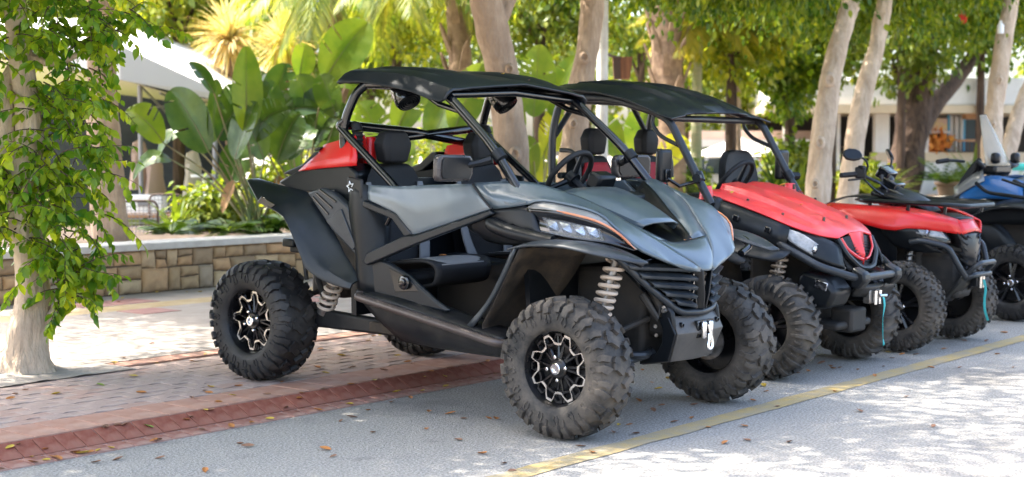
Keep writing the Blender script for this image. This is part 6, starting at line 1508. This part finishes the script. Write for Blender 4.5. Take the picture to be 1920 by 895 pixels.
for y in (-.03, .035):
    q = MB(); q.lathe([(.475, .001), (.475, .014), (.565, .014), (.565, .001)], 10, (.44, y + .02, 0), axis='z'); q.build('roller', 'chrome', wn2)
q = MB(); q.tube([(.45, .03, .53), (.47, .09, .53)], .012, 8); q.build('hook', 'chrome', wn2)
q = MB(); skin(q, [[(.462, .045, .535), (.462, .075, .535)], [(.474, .050, .47), (.472, .078, .465)], [(.468, .058, .38), (.462, .070, .375)], [(.474, .058, .27), (.466, .068, .27)], [(.478, .055, .20), (.478, .082, .205)]], 3, 4); q.build('strap', 'strap_teal', wn2, ang=80, solid=.003)
q = MB(); q.box((.25, 0, .36), (.16, .22, .16)); q.box((.15, 0, .33), (.3, .5, .05)); q.build('skid_plate', 'chassis', uv, bevel=.02)
# mirrors: tall squarish ones on the front pillars
for s in SIDES:
    q = MB(); q.box((-.72, -.80 * s, 1.345), (.05, .15, .22)); mi = q.build('mirror', 'plastic', uv, bevel=.022, seg=3)
    q = MB(); q.box((-.695, -.80 * s, 1.285), (.03, .06, .075)); q.tube(my([(-.70, -.80, 1.27), (-.62, -.76, 1.215), (-.56, -.64, 1.25)], s), .013, 8); q.build('mirror_arm', 'plastic_gloss', mi, bevel=.004)

# ================================================================== the red quad bike
ay = thing('quad_bike', 'red quad bike with black luggage rack and a teal winch strap', 'quad bike', (10.71, 4.56, 0), (0, .028, -PI / 2))
k3 = wheel_kit(.335, .215, 'knob', 'rubber_dusty', .020, 'five')
for (x, y, sd, sp) in ((0, -.50, 1, .4), (0, .50, -1, 1.1), (-1.48, -.48, 1, .3), (-1.48, .48, -1, .6)): put_wheel(k3, ay, (x, y, .335), sd, sp)
for s in SIDES:
    q = MB()     # red fender wing
    skin(q, [my([(-.60, -.26, 1.04), (-.40, -.25, 1.045), (-.10, -.24, 1.04), (.10, -.22, 1.015), (.26, -.16, .97)], s), my([(-.64, -.43, 1.050), (-.40, -.46, 1.040), (-.10, -.45, 1.020), (.08, -.40, .995), (.29, -.22, .945)], s), my([(-.66, -.53, .975), (-.40, -.54, .940), (-.10, -.52, .885), (.04, -.45, .905), (.315, -.17, .865)], s)], 14, 4)
    fe = q.build('front_fender', 'paint_red', ay, ang=40, solid=.012)
    q = MB(); skin(q, [my([(-.20, -.50, .915), (-.04, -.475, .905), (.06, -.43, .925)], s), my([(-.16, -.45, .83), (0, -.42, .80), (.12, -.36, .80)], s), my([(-.10, -.40, .76), (.04, -.36, .73), (.20, -.26, .73)], s)], 8, 3); q.build('front_cowl', 'plastic', ay, ang=50, solid=.012)
    q = MB(); skin(q, [my([(.02, -.405, .935), (.12, -.345, .915), (.21, -.265, .885)], s), my([(.045, -.41, .875), (.15, -.345, .85), (.245, -.245, .835)], s), my([(.08, -.395, .83), (.17, -.33, .80), (.25, -.25, .80)], s)], 8, 4); hd = q.build('headlight', 'plastic_gloss', ay, ang=60, solid=.012)
    q = MB(); skin(q, [my([(.04, -.412, .925), (.12, -.365, .905), (.205, -.29, .880)], s), my([(.065, -.425, .868), (.155, -.365, .846), (.235, -.275, .832)], s)], 6, 3); q.build('lens', 'lens_grey', hd, ang=60, solid=.006)
    q = MB(); q.lathe([(0, .030), (.014, .022), (.016, .001)], 6, (.135, -.392 * s, .873), axis='x'); q.build('bulb', 'lamp_reflector', hd)
    q = MB(); skin(q, [my([(-.62, -.50, .98), (-.40, -.50, .95), (-.10, -.48, .90)], s), my([(-.60, -.42, .80), (-.40, -.40, .74), (-.10, -.38, .72)], s), my([(-.55, -.34, .62), (-.38, -.30, .50), (-.15, -.28, .45)], s)], 8, 3); q.build('wheel_liner', 'plastic', ay, ang=60, solid=.008)
    q = MB(); q.tube(fillet(my([(.02, -.43, .80), (.10, -.42, .82), (.27, -.33, .78), (.34, -.26, .62), (.36, -.20, .56)], s), .05), .022, 10); q.build('bumper_tube', 'tube_matt', ay)
    q = MB(); skin(q, [my([(.36, -.22, .60), (.38, -.06, .60)], s), my([(.30, -.24, .50), (.33, -.06, .50)], s), my([(.18, -.20, .36), (.20, -.05, .36)], s)], 5, 4); q.build('skid_plate', 'plastic_dusty', ay, solid=.014)
    q = MB(); q.tube(my([(.12, -.14, .42), (0, -.40, .33)], s), .016, 8); q.tube(my([(-.16, -.14, .42), (0, -.40, .33)], s), .016, 8); q.tube(my([(0, -.1, .42), (0, -.45, .335)], s), .020, 8); q.build('lower_arm', 'chassis', ay)
    shock(ay, my([(-.03, -.28, .82)], s)[0], my([(-.02, -.38, .46)], s)[0], .036, 9, .006, 'seat_black')
    q = MB(); skin(q, [my([(-.62, -.24, .98), (-.90, -.22, .80), (-1.15, -.24, .92), (-1.55, -.28, .98)], s), my([(-.62, -.50, .97), (-.80, -.46, .55), (-1.12, -.48, .60), (-1.30, -.55, .96)], s)], 10, 3); q.build('footwell', 'plastic', ay, solid=.012)
    q = MB(); skin(q, [my([(-1.12, -.46, .86), (-1.30, -.56, 1.0), (-1.60, -.56, 1.0), (-1.85, -.50, .90)], s), my([(-1.12, -.22, .95), (-1.32, -.22, 1.02), (-1.60, -.22, 1.02), (-1.85, -.22, .95)], s)], 10, 3); q.build('rear_fender', 'paint_red', ay, solid=.012)
q = MB(); skin(q, [[(.250, -.17, .970), (.270, 0, .975), (.250, .17, .970)], [(.312, -.175, .865), (.335, 0, .885), (.312, .175, .865)]], 7, 3); q.build('nose', 'paint_red', ay, ang=40, solid=.014)
q = MB(); skin(q, [[(.10, -.23, .99), (.12, 0, 1.0), (.10, .23, .99)], [(.265, -.14, .965), (.28, 0, .968), (.265, .14, .965)]], 7, 3); q.build('rack_pad', 'plastic', ay, solid=.02)
q = MB(); skin(q, [[(.285, -.21, .875), (.315, 0, .885), (.285, .21, .875)], [(.31, -.17, .76), (.345, 0, .74), (.31, .17, .76)], [(.30, -.12, .62), (.33, 0, .60), (.30, .12, .62)]], 9, 4); gl = q.build('grille', 'plastic', ay, solid=.01)
q = MB()
for k in range(6):
    z = .86 - .045 * k
    for sg in (-1, 1): q.tube([(.345 - .03 * abs(k - 2) * .3, sg * .0, z - .045), (.320, sg * .09, z - .012), (.325, sg * .11, z - .03), (.305, sg * .19, z + .01)], .008, 5)
o = q.build('grille_bars', 'plastic', gl); o['kind'] = 'stuff'
tubes('bull_bar', [fillet([(.36, -.17, .58), (.42, -.17, .64), (.44, -.13, .66), (.44, .13, .66), (.42, .17, .64), (.36, .17, .58)], .05), fillet([(.34, -.17, .54), (.40, -.16, .57), (.41, .16, .57), (.34, .17, .54)], .04)], .020, 'tube_matt', ay)
q = MB(); q.box((.37, 0, .52), (.05, .14, .08)); wn3 = q.build('winch', 'plastic', ay, bevel=.006)
for y in (-.026, .026):
    q = MB(); q.lathe([(.47, .001), (.47, .013), (.565, .013), (.565, .001)], 10, (.405, y, 0), axis='z'); q.build('roller', 'alloy', wn3)
q = MB(); q.tube(catmull([(.42, 0, .53), (.435, .004, .46), (.43, .006, .38), (.435, .012, .30), (.445, .05, .225)], 5), [.010] * 21, 6, flat=.35); q.build('strap', 'strap_teal', wn3)
# racks
def rack(parent, x0, x1, hw, z, bars):
    loop = fillet([(x0, -hw + .04, z), (x0 + .05, -hw, z), (x1 - .10, -hw, z), (x1, -hw * .62, z - .012), (x1, hw * .62, z - .012), (x1 - .10, hw, z), (x0 + .05, hw, z), (x0, hw - .04, z), (x0, 0, z), (x0, -hw + .04, z)], .05)
    q = MB(); q.tube(loop[:-1], .016, 8, closed=True); r_ = q.build('rack', 'plastic', parent)
    for k in range(bars):
        y = -hw + 2 * hw * (k + 1) / (bars + 1)
        q = MB(); q.tube([(x0, y, z), (x1 - (.05 if abs(y) > hw * .7 else 0), y, z - .008)], .010, 6); q.build('rack_bar', 'plastic', r_)
    for (x, y) in ((x0 + .08, -hw + .03), (x0 + .08, hw - .03), (x1 - .12, -hw + .06), (x1 - .12, hw - .06), ((x0 + x1) / 2, -hw + .02)):
        q = MB(); q.tube([(x, y, z), (x - .01, y * .97, z - .075)], .014, 6); q.build('rack_leg', 'plastic', r_)
    return r_
rack(ay, -.40, .37, .42, 1.088, 7)
rack(ay, -1.95, -1.35, .40, 1.06, 6)
q = MB(); skin(q, [[(-.44, -.13, 1.13), (-.42, 0, 1.17), (-.44, .13, 1.13)], [(-.24, -.19, 1.10), (-.20, 0, 1.15), (-.24, .19, 1.10)], [(-.06, -.15, 1.05), (-.03, 0, 1.08), (-.06, .15, 1.05)], [(.02, -.10, 1.0), (.04, 0, 1.01), (.02, .10, 1.0)]], 9, 3); po = q.build('steering_pod', 'plastic', ay, ang=40, solid=.03)
for k in range(4):
    for s in SIDES:
        q = MB(); q.tube(my([(-.17 + .03 * k, -.03, 1.10 - .014 * k), (-.20 + .03 * k, -.10, 1.085 - .012 * k)], s), .006, 5); q.build('vent_slat', 'plastic_gloss', po)
# handlebar, grips, controls, mirrors
q = MB(); q.tube(fillet([(-.52, -.40, 1.225), (-.46, -.24, 1.235), (-.34, -.09, 1.16), (-.34, .09, 1.16), (-.46, .24, 1.235), (-.52, .40, 1.225)], .06), .013, 8); q.tube([(-.24, 0, 1.0), (-.34, 0, 1.20)], .045, 10); q.tube([(-.30, -.05, 1.05), (-.36, -.06, 1.23)], .022, 8); q.tube([(-.30, .05, 1.05), (-.36, .06, 1.23)], .022, 8); hb = q.build('handlebar', 'tube_matt', ay); hb.location = (-.03, 0, .045)
q = MB(); q.box((-.35, 0, 1.235), (.11, .14, .09), (0, .5, 0)); q.box((-.38, .05, 1.27), (.04, .04, .06)); q.box((-.30, 0, 1.14), (.13, .16, .11), (0, .4, 0)); q.box((-.22, 0, 1.07), (.16, .24, .08), (0, .35, 0)); q.build('instrument', 'plastic_gloss', hb, bevel=.012)
for s in SIDES:
    q = MB(); q.tube(my([(-.475, -.28, 1.233), (-.525, -.415, 1.223)], s), .020, 10); q.build('grip', 'seat_black', hb)
    q = MB(); q.box((-.455, -.225 * s, 1.245), (.08, .09, .085), (0, 0, .3 * s)); q.box((-.44, -.24 * s, 1.285), (.05, .06, .03)); q.build('switch_box', 'plastic', hb, bevel=.01)
    q = MB(); q.tube(my([(-.42, -.22, 1.205), (-.44, -.33, 1.195), (-.47, -.40, 1.19)], s), .008, 6); q.build('lever', 'alloy' if s < 0 else 'plastic', hb)
    q = MB(); q.tube(catmull(my([(-.43, -.20, 1.24), (-.41, -.205, 1.30), (-.42, -.24, 1.345), (-.45, -.285, 1.365)], s), 4), .008, 6); ms = q.build('mirror_stalk', 'plastic', hb)
    q = MB(); c = Vector((-.47, -.335 * s, 1.385)); n_ = Vector((.55, -.35 * s, .35)).normalized(); u = n_.cross(Vector((0, 0, 1))).normalized(); v = u.cross(n_)
    P = [c + u * (a * .085) + v * (d * .052) for a, d in ((-1, -.2), (-.85, .55), (-.4, .95), (.3, 1.0), (.85, .6), (1, -.1), (.7, -.8), (0, -1), (-.7, -.75))]
    q.prism(P, n_ * -.025); q.build('mirror', 'plastic', ms, bevel=.010)
    q = MB(); q.tube(catmull(my([(-.42, -.16, 1.20), (-.34, -.12, 1.16), (-.25, -.12, 1.09), (-.20, -.14, 1.02)], s), 4), .007, 5); q.tube(catmull(my([(-.44, -.21, 1.20), (-.36, -.18, 1.12), (-.26, -.17, 1.06), (-.22, -.17, 1.0)], s), 4), .008, 5); q.build('cable', 'plastic_gloss', hb)
q = MB(); skin(q, [[(-.55, -.14, .92), (-.55, 0, .96), (-.55, .14, .92)], [(-.85, -.17, .88), (-.85, 0, .92), (-.85, .17, .88)], [(-1.15, -.19, .93), (-1.15, 0, .97), (-1.15, .19, .93)], [(-1.45, -.19, 1.02), (-1.45, 0, 1.05), (-1.45, .19, 1.02)]], 9, 4); q.build('seat', 'seat_black', ay, ang=60, solid=.06)
# passenger backrest behind the seat
q = MB(); pr = [(1.00, .17), (1.08, .24), (1.18, .265), (1.28, .25), (1.36, .215), (1.415, .15), (1.43, .06)]
skin(q, [[(-1.62 - .12 * (z - 1.0), -w, z), (-1.645 - .12 * (z - 1.0), 0, z), (-1.62 - .12 * (z - 1.0), w, z)] for z, w in pr] + [[(-1.70 - .12 * (z - 1.0), -w * .9, z - .005), (-1.72 - .12 * (z - 1.0), 0, z), (-1.70 - .12 * (z - 1.0), w * .9, z - .005)] for z, w in reversed(pr)], 9, 2)
q.build('backrest', 'seat_black', ay, ang=70)
q = MB(); q.box((-.75, 0, .62), (1.5, .36, .42)); q.box((.08, 0, .55), (.4, .30, .34)); q.build('engine', 'chassis', ay, bevel=.04)

# ================================================================== the blue quad bike, cut by the right edge
by = thing('quad_bike', 'blue and black quad bike with a tall windscreen, cut off by the right edge', 'quad bike', (13.22, 4.65, 0), (0, .028, -PI / 2))
k4 = wheel_kit(.335, .22, 'block', 'rubber', .016, 'five')
for (x, y, sd, sp) in ((0, -.48, 1, .3), (0, .48, -1, .7), (-1.45, -.48, 1, .2), (-1.45, .48, -1, .5)): put_wheel(k4, by, (x, y, .335), sd, sp)
for s in SIDES:
    q = MB(); skin(q, [my([(-.52, -.60, .70), (-.38, -.62, .86), (-.20, -.63, .955), (0, -.63, .985), (.20, -.62, .96), (.38, -.58, .86)], s), my([(-.50, -.52, .74), (-.36, -.54, .90), (-.18, -.55, .995), (0, -.55, 1.02), (.20, -.54, .995), (.38, -.50, .90)], s), my([(-.55, -.34, .80), (-.38, -.34, .95), (-.18, -.34, 1.03), (0, -.34, 1.06), (.20, -.33, 1.03), (.38, -.32, .95)], s)], 14, 3); q.build('front_fender', 'plastic', by, ang=45, solid=.014)
    q = MB(); skin(q, [my([(-.60, -.30, 1.12), (-.46, -.30, 1.21), (-.30, -.28, 1.245), (-.14, -.25, 1.225), (-.05, -.23, 1.20)], s), my([(-.55, -.38, 1.07), (-.42, -.375, 1.12), (-.28, -.36, 1.145), (-.12, -.34, 1.13), (-.02, -.31, 1.11)], s), my([(-.56, -.40, 1.02), (-.42, -.395, 1.03), (-.28, -.385, 1.045), (-.12, -.365, 1.045), (.0, -.34, 1.035)], s)], 12, 3); q.build('side_panel', 'paint_blue', by, ang=45, solid=.012)
    q = MB(); skin(q, [my([(-.64, -.31, 1.13), (-.50, -.30, 1.24), (-.40, -.27, 1.29)], s), my([(-.60, -.40, 1.04), (-.47, -.385, 1.13), (-.35, -.35, 1.20)], s)], 7, 2); q.build('silver_panel', 'paint_silver', by, ang=45, solid=.014)
    q = MB(); skin(q, [my([(-.62, -.40, 1.02), (-.30, -.40, 1.02), (.10, -.38, 1.01), (.30, -.30, .97)], s), my([(-.62, -.48, .93), (-.30, -.46, .96), (.10, -.44, .97), (.32, -.36, .92)], s), my([(-.62, -.42, .80), (-.30, -.40, .82), (.10, -.38, .83), (.34, -.30, .80)], s)], 8, 3); q.build('lower_cowl', 'plastic', by, ang=45, solid=.012)
    q = MB(); q.tube(fillet(my([(-.40, -.42, 1.18), (-.28, -.47, 1.10), (.0, -.48, 1.075), (.25, -.44, 1.05)], s), .06), .017, 8); q.build('rack_rail', 'plastic', by)
    q = MB(); q.tube(fillet(my([(-.16, -.44, 1.22), (.05, -.46, 1.16), (.25, -.42, 1.10)], s), .06), .012, 8); q.build('guard_rail', 'plastic', by)
    q = MB(); q.tube(my([(-.60, -.50, .875), (-.36, -.565, .895)], s), .008, 6); q.build('blue_stripe', 'strap_teal', by)
    q = MB(); skin(q, [my([(-.56, -.44, .86), (-.40, -.36, .66), (-.36, -.30, .42)], s), my([(-.3, -.30, .90), (-.1, -.26, .70), (0, -.24, .45)], s)], 6, 3); q.build('wheel_liner', 'plastic', by, solid=.01)
    q = MB(); q.tube(fillet(my([(-.62, -.16, 1.36), (-.68, -.30, 1.37), (-.72, -.46, 1.36)], s), .05), .014, 8); hb4 = q.build('handlebar', 'tube_matt', by)
    q = MB(); q.tube(my([(-.69, -.36, 1.37), (-.73, -.50, 1.355)], s), .021, 10); q.build('grip', 'seat_black', hb4)
    q = MB(); skin(q, [my([(-.42, -.30, 1.36), (-.36, -.30, 1.30)], s), my([(-.40, -.44, 1.38), (-.34, -.44, 1.33)], s)], 4, 2); q.build('deflector', 'plastic', by, solid=.03)
    q = MB(); q.prism(my([(-.64, -.34, 1.05), (-.585, -.33, 1.20), (-.50, -.31, 1.335), (-.44, -.29, 1.40), (-.46, -.30, 1.30), (-.54, -.33, 1.12)], s), (0, .10 * s, 0)); q.build('black_cowl', 'plastic', by, bevel=.012)
q = MB(); skin(q, [[(-.36, -.31, 1.33), (-.28, 0, 1.33), (-.36, .31, 1.33)], [(-.44, -.20, 1.54), (-.37, 0, 1.54), (-.44, .20, 1.54)], [(-.54, -.05, 1.78), (-.50, 0, 1.79), (-.54, .05, 1.78)]], 9, 5); q.build('windscreen', 'screen_cream', by, ang=60, solid=.005)
q = MB(); q.box((-.42, 0, 1.30), (.22, .40, .10)); q.box((-.30, -.24, 1.40), (.08, .10, .10)); q.box((-.30, .24, 1.40), (.08, .10, .10)); q.build('dashboard', 'plastic', by, bevel=.03)
q = MB(); skin(q, [[(-.12, -.30, 1.21), (-.10, 0, 1.24), (-.12, .30, 1.21)], [(.0, -.27, 1.16), (.02, 0, 1.18), (.0, .27, 1.16)], [(.25, -.20, 1.07), (.30, 0, 1.08), (.25, .20, 1.07)], [(.36, -.22, .85), (.42, 0, .84), (.36, .22, .85)], [(.30, -.20, .55), (.35, 0, .54), (.30, .20, .55)]], 9, 3); q.build('front_cowl', 'plastic', by, ang=45, solid=.014)
q = MB(); q.box((-.62, 0, .66), (1.5, .40, .5)); q.box((.05, 0, .5), (.4, .3, .3)); q.build('engine', 'chassis', by, bevel=.04)
q = MB(); skin(q, [[(-.60, -.15, 1.02), (-.60, 0, 1.06), (-.60, .15, 1.02)], [(-.95, -.18, .95), (-.95, 0, .99), (-.95, .18, .95)], [(-1.35, -.19, 1.05), (-1.35, 0, 1.08), (-1.35, .19, 1.05)]], 9, 4); q.build('seat', 'seat_black', by, ang=60, solid=.06)
for s in SIDES:
    q = MB(); skin(q, [my([(-1.10, -.46, .86), (-1.30, -.56, 1.0), (-1.60, -.56, 1.0), (-1.85, -.50, .90)], s), my([(-1.10, -.2, .95), (-1.32, -.2, 1.02), (-1.60, -.2, 1.02), (-1.85, -.2, .95)], s)], 10, 3); q.build('rear_fender', 'plastic', by, solid=.012)
# ================================================================== fallen leaves, one by one
def dry_leaf(m, seed):
    r_ = random.Random(seed); b = MB(); rows = []; cu = r_.uniform(.15, .45); tw = r_.uniform(-.5, .5)
    for i in range(6):
        t = i / 5; w = .5 * .55 * math.sin(PI * min(1, t * .9 + .08)) ** .8
        rows.append([((t - .5), s * w, .05 + abs(s) * w * cu * 1.4 + .18 * cu * (2 * t - 1) ** 2 + tw * s * w * (t - .5)) for s in (-1, -.4, 0, .4, 1)])
    b.grid(rows); return b.mesh('fallen_leaf', m, True, 80)
LM = {c: [dry_leaf('dry_' + c, k * 7 + len(c)) for k in range(3)] for c in ('orange', 'yellow', 'brown', 'green')}
LEAVES = []
def drop(u, v, zone, col, size=None):
    z = {'asphalt': 0.002, 'kerb tiles': 0.03, 'brick pavement': 0.083, 'concrete walk': 0.083}[zone]
    p = atZ(u, v, z) if v else atZ(u, 868 - .178 * u + random.uniform(-12, 22), .02)
    if zone == 'kerb tiles':
        y = min(6.22, max(6.0, p.y)); z = (0.012 + (y - 6.0) * .1) if y < 6.108 else 0.024 + (y - 6.108) * .476; p = Vector((p.x, y, z))
    s = (size or random.uniform(.030, .052)) * 1.28
    o = place('fallen_leaf', random.choice(LM[col]), None, (p.x, p.y, p.z), (random.uniform(-.25, .25), random.uniform(-.25, .25), random.uniform(0, 6.3)), (s, s, s))
    LEAVES.append((o, zone, col))
for (u, v, c) in ((35, 848, 'green'), (85, 845, 'orange'), (110, 862, 'yellow'), (135, 858, 'orange'), (198, 818, 'brown'), (175, 848, 'yellow'), (186, 845, 'orange'), (235, 812, 'brown'), (278, 808, 'green'), (385, 785, 'yellow'), (395, 784, 'brown'), (350, 795, 'orange'), (455, 797, 'orange'), (560, 752, 'orange'), (605, 745, 'brown'), (655, 736, 'orange'), (700, 728, 'yellow'), (790, 708, 'orange'), (840, 702, 'orange'), (905, 690, 'orange')): drop(u, v, 'kerb tiles', c)
for (u, v, c) in ((385, 884, 'orange'), (222, 862, 'brown'), (180, 868, 'brown'), (300, 860, 'brown'), (450, 833, 'brown'), (465, 838, 'brown'), (610, 844, 'orange'), (625, 857, 'brown'), (660, 783, 'brown'), (690, 770, 'orange'), (805, 773, 'orange'), (800, 806, 'orange'), (845, 776, 'orange'), (870, 786, 'brown'), (905, 852, 'orange'), (945, 870, 'brown'), (960, 884, 'brown'), (915, 785, 'orange'), (930, 787, 'orange'), (770, 747, 'orange'), (735, 755, 'brown'), (720, 748, 'brown'), (640, 790, 'brown'), (700, 812, 'brown'), (860, 826, 'brown'),
                  (1110, 850, 'orange'), (1160, 798, 'yellow'), (1180, 797, 'orange'), (1192, 814, 'brown'), (1150, 812, 'brown'), (1196, 752, 'orange'), (1235, 730, 'yellow'), (1253, 711, 'yellow'), (1222, 718, 'orange'), (1240, 761, 'brown'), (1302, 760, 'brown'), (1298, 785, 'orange'), (1225, 770, 'brown'), (1205, 695, 'orange'), (1346, 752, 'brown'), (1432, 724, 'yellow'), (1436, 735, 'orange'), (1412, 752, 'orange'), (1458, 763, 'brown'), (1395, 800, 'orange'), (1328, 802, 'orange'), (1360, 832, 'orange'), (1400, 827, 'brown'),
                  (1505, 642, 'yellow'), (1515, 640, 'orange'), (1522, 645, 'yellow'), (1497, 650, 'yellow'), (1557, 687, 'orange'), (1562, 692, 'orange'), (1608, 694, 'orange'), (1540, 682, 'brown'), (1516, 697, 'orange'), (1575, 690, 'brown'), (1490, 700, 'brown'), (1665, 661, 'yellow'), (1692, 665, 'orange'), (1718, 665, 'orange'), (1656, 688, 'brown'), (1672, 672, 'brown'), (1745, 690, 'orange'), (1800, 690, 'brown'), (1565, 735, 'orange'), (1612, 772, 'brown'), (1700, 745, 'brown'), (1640, 706, 'orange'), (1845, 615, 'orange'), (1850, 640, 'brown'), (1882, 625, 'orange'), (1808, 640, 'brown'), (1870, 665, 'orange'), (1835, 600, 'brown'), (1770, 655, 'orange'), (1900, 690, 'brown'), (1750, 800, 'brown'), (1480, 830, 'brown'), (1290, 745, 'orange'), (1265, 792, 'brown'), (1330, 735, 'brown'), (1088, 838, 'brown')): drop(u, v, 'asphalt', c)
for (u, v, c) in ((20, 748, 'orange'), (105, 740, 'yellow'), (48, 732, 'brown'), (28, 740, 'brown'), (188, 723, 'green'), (250, 706, 'yellow'), (265, 738, 'orange'), (385, 733, 'orange'), (395, 727, 'yellow'), (448, 725, 'orange'), (392, 738, 'orange'), (360, 747, 'brown'), (530, 717, 'orange'), (410, 755, 'orange'), (435, 742, 'yellow'), (500, 740, 'brown'), (640, 668, 'yellow'), (600, 655, 'orange'), (690, 640, 'yellow'), (700, 631, 'orange'), (712, 630, 'yellow'), (745, 668, 'yellow'), (765, 680, 'orange'), (595, 690, 'orange'), (660, 690, 'brown'), (720, 695, 'brown'), (610, 700, 'yellow')): drop(u, v, 'brick pavement', c)
for (u, v, c) in ((295, 682, 'yellow'), (215, 683, 'yellow'), (360, 678, 'orange'), (385, 665, 'yellow'), (285, 645, 'brown'), (215, 680, 'yellow'), (230, 560, 'yellow'), (295, 549, 'yellow'), (375, 548, 'yellow'), (350, 548, 'yellow'), (222, 567, 'orange'), (180, 576, 'yellow'), (232, 672, 'brown'), (140, 700, 'brown'), (620, 600, 'orange'), (680, 590, 'orange')): drop(u, v, 'concrete walk', c)

rl = random.Random(3)
for k in range(34): drop(rl.uniform(0, 930), 0, 'kerb tiles', rl.choice(('orange', 'brown', 'brown', 'yellow')), rl.uniform(.026, .045))
MARKS = {"the buggy's near front wheel": (6.02, 4.49), "the buggy's far front wheel": (7.47, 4.49), "the buggy's near rear wheel": (6.02, 6.78), "the buggy's far rear wheel": (7.47, 6.78), "the utility vehicle's front wheels": (9.05, 4.66), "the red quad's front wheels": (10.71, 4.56), "the blue quad's front wheel": (12.72, 4.65), 'the leafy ficus trunk': (5.26, 8.06), 'the stone wall': (8.9, 11.9), 'the left end of the kerb': (4.0, 6.1), 'the middle of the kerb': (5.6, 6.1), 'the bottom end of the yellow line': (5.2, 4.13), "the middle of the yellow line": (8.9, 3.9), 'the right end of the yellow line': (11.5, 3.9)}
byk = {}
for o, zone, col in LEAVES:
    k = min(MARKS, key=lambda m: (o.location.x - MARKS[m][0]) ** 2 + (o.location.y - MARKS[m][1]) ** 2)
    d = math.hypot(o.location.x - MARKS[k][0], o.location.y - MARKS[k][1]); byk.setdefault((zone, col, k), []).append((d, o))
CW = {'orange': 'orange', 'yellow': 'yellow', 'brown': 'small brown', 'green': 'half green'}
ORD = ['closest', 'second closest', 'third closest', 'fourth closest', 'fifth closest', 'sixth closest', 'seventh closest', 'eighth closest', 'ninth closest', 'tenth closest', 'eleventh closest', 'twelfth closest', 'thirteenth closest', 'fourteenth closest']
for (zone, col, k), L_ in byk.items():
    for i, (d, o) in enumerate(sorted(L_, key=lambda t: t[0])):
        tag(o, '%s leaf on the %s, %s to %s' % (CW[col], zone, ORD[min(i, len(ORD) - 1)], k), 'leaf', 'fallen leaves on the ground')

# leaves that fell on the vehicles
from mathutils import Euler
def on_vehicle(root, p, col, size, label, tilt=0.0):
    w = Matrix.Translation(root.location) @ Euler(root.rotation_euler).to_matrix().to_4x4() @ Vector(p)
    o = place('fallen_leaf', random.choice(LM[col]), None, w, (random.uniform(-.2, .2), tilt, random.uniform(0, 6.3)), (size, size, size))
    tag(o, label, 'leaf', 'leaves on the vehicles')
for p, c, z, lab in (((.205, .03, .988), 'orange', .032, 'orange leaf crumb in the front of the buggy hood scoop, nearer the middle'), ((.205, .09, .992), 'brown', .028, 'brown leaf crumb in the front of the buggy hood scoop, further left'), ((-1.14, -.40, .822), 'orange', .045, 'orange leaf on the buggy passenger seat cushion')):
    on_vehicle(bug, p, c, z, lab)
for p, c, z, lab in (((-.33, .10, 1.218), 'yellow', .055, 'yellow leaf on the red hood, closest to the steering wheel'), ((-.22, .17, 1.172), 'brown', .05, 'brown leaf on the red hood beside the yellow one'), ((-.02, .20, 1.09), 'orange', .05, 'orange leaf on the far side of the red hood'), ((-.42, -.42, 1.172), 'yellow', .045, 'yellow leaf on the near edge of the red hood'), ((-.05, -.15, 1.105), 'yellow', .03, 'tiny yellow leaf in the middle of the red hood')):
    on_vehicle(uv, p, c, z, lab, .3)
for p, c, z, lab in (((-1.02, -.05, 1.868), 'yellow', .035, 'yellow leaf on the buggy roof near its front edge'), ((-.96, .12, 1.838), 'brown', .03, 'brown leaf at the front edge of the buggy roof')):
    on_vehicle(bug, p, c, z, lab)
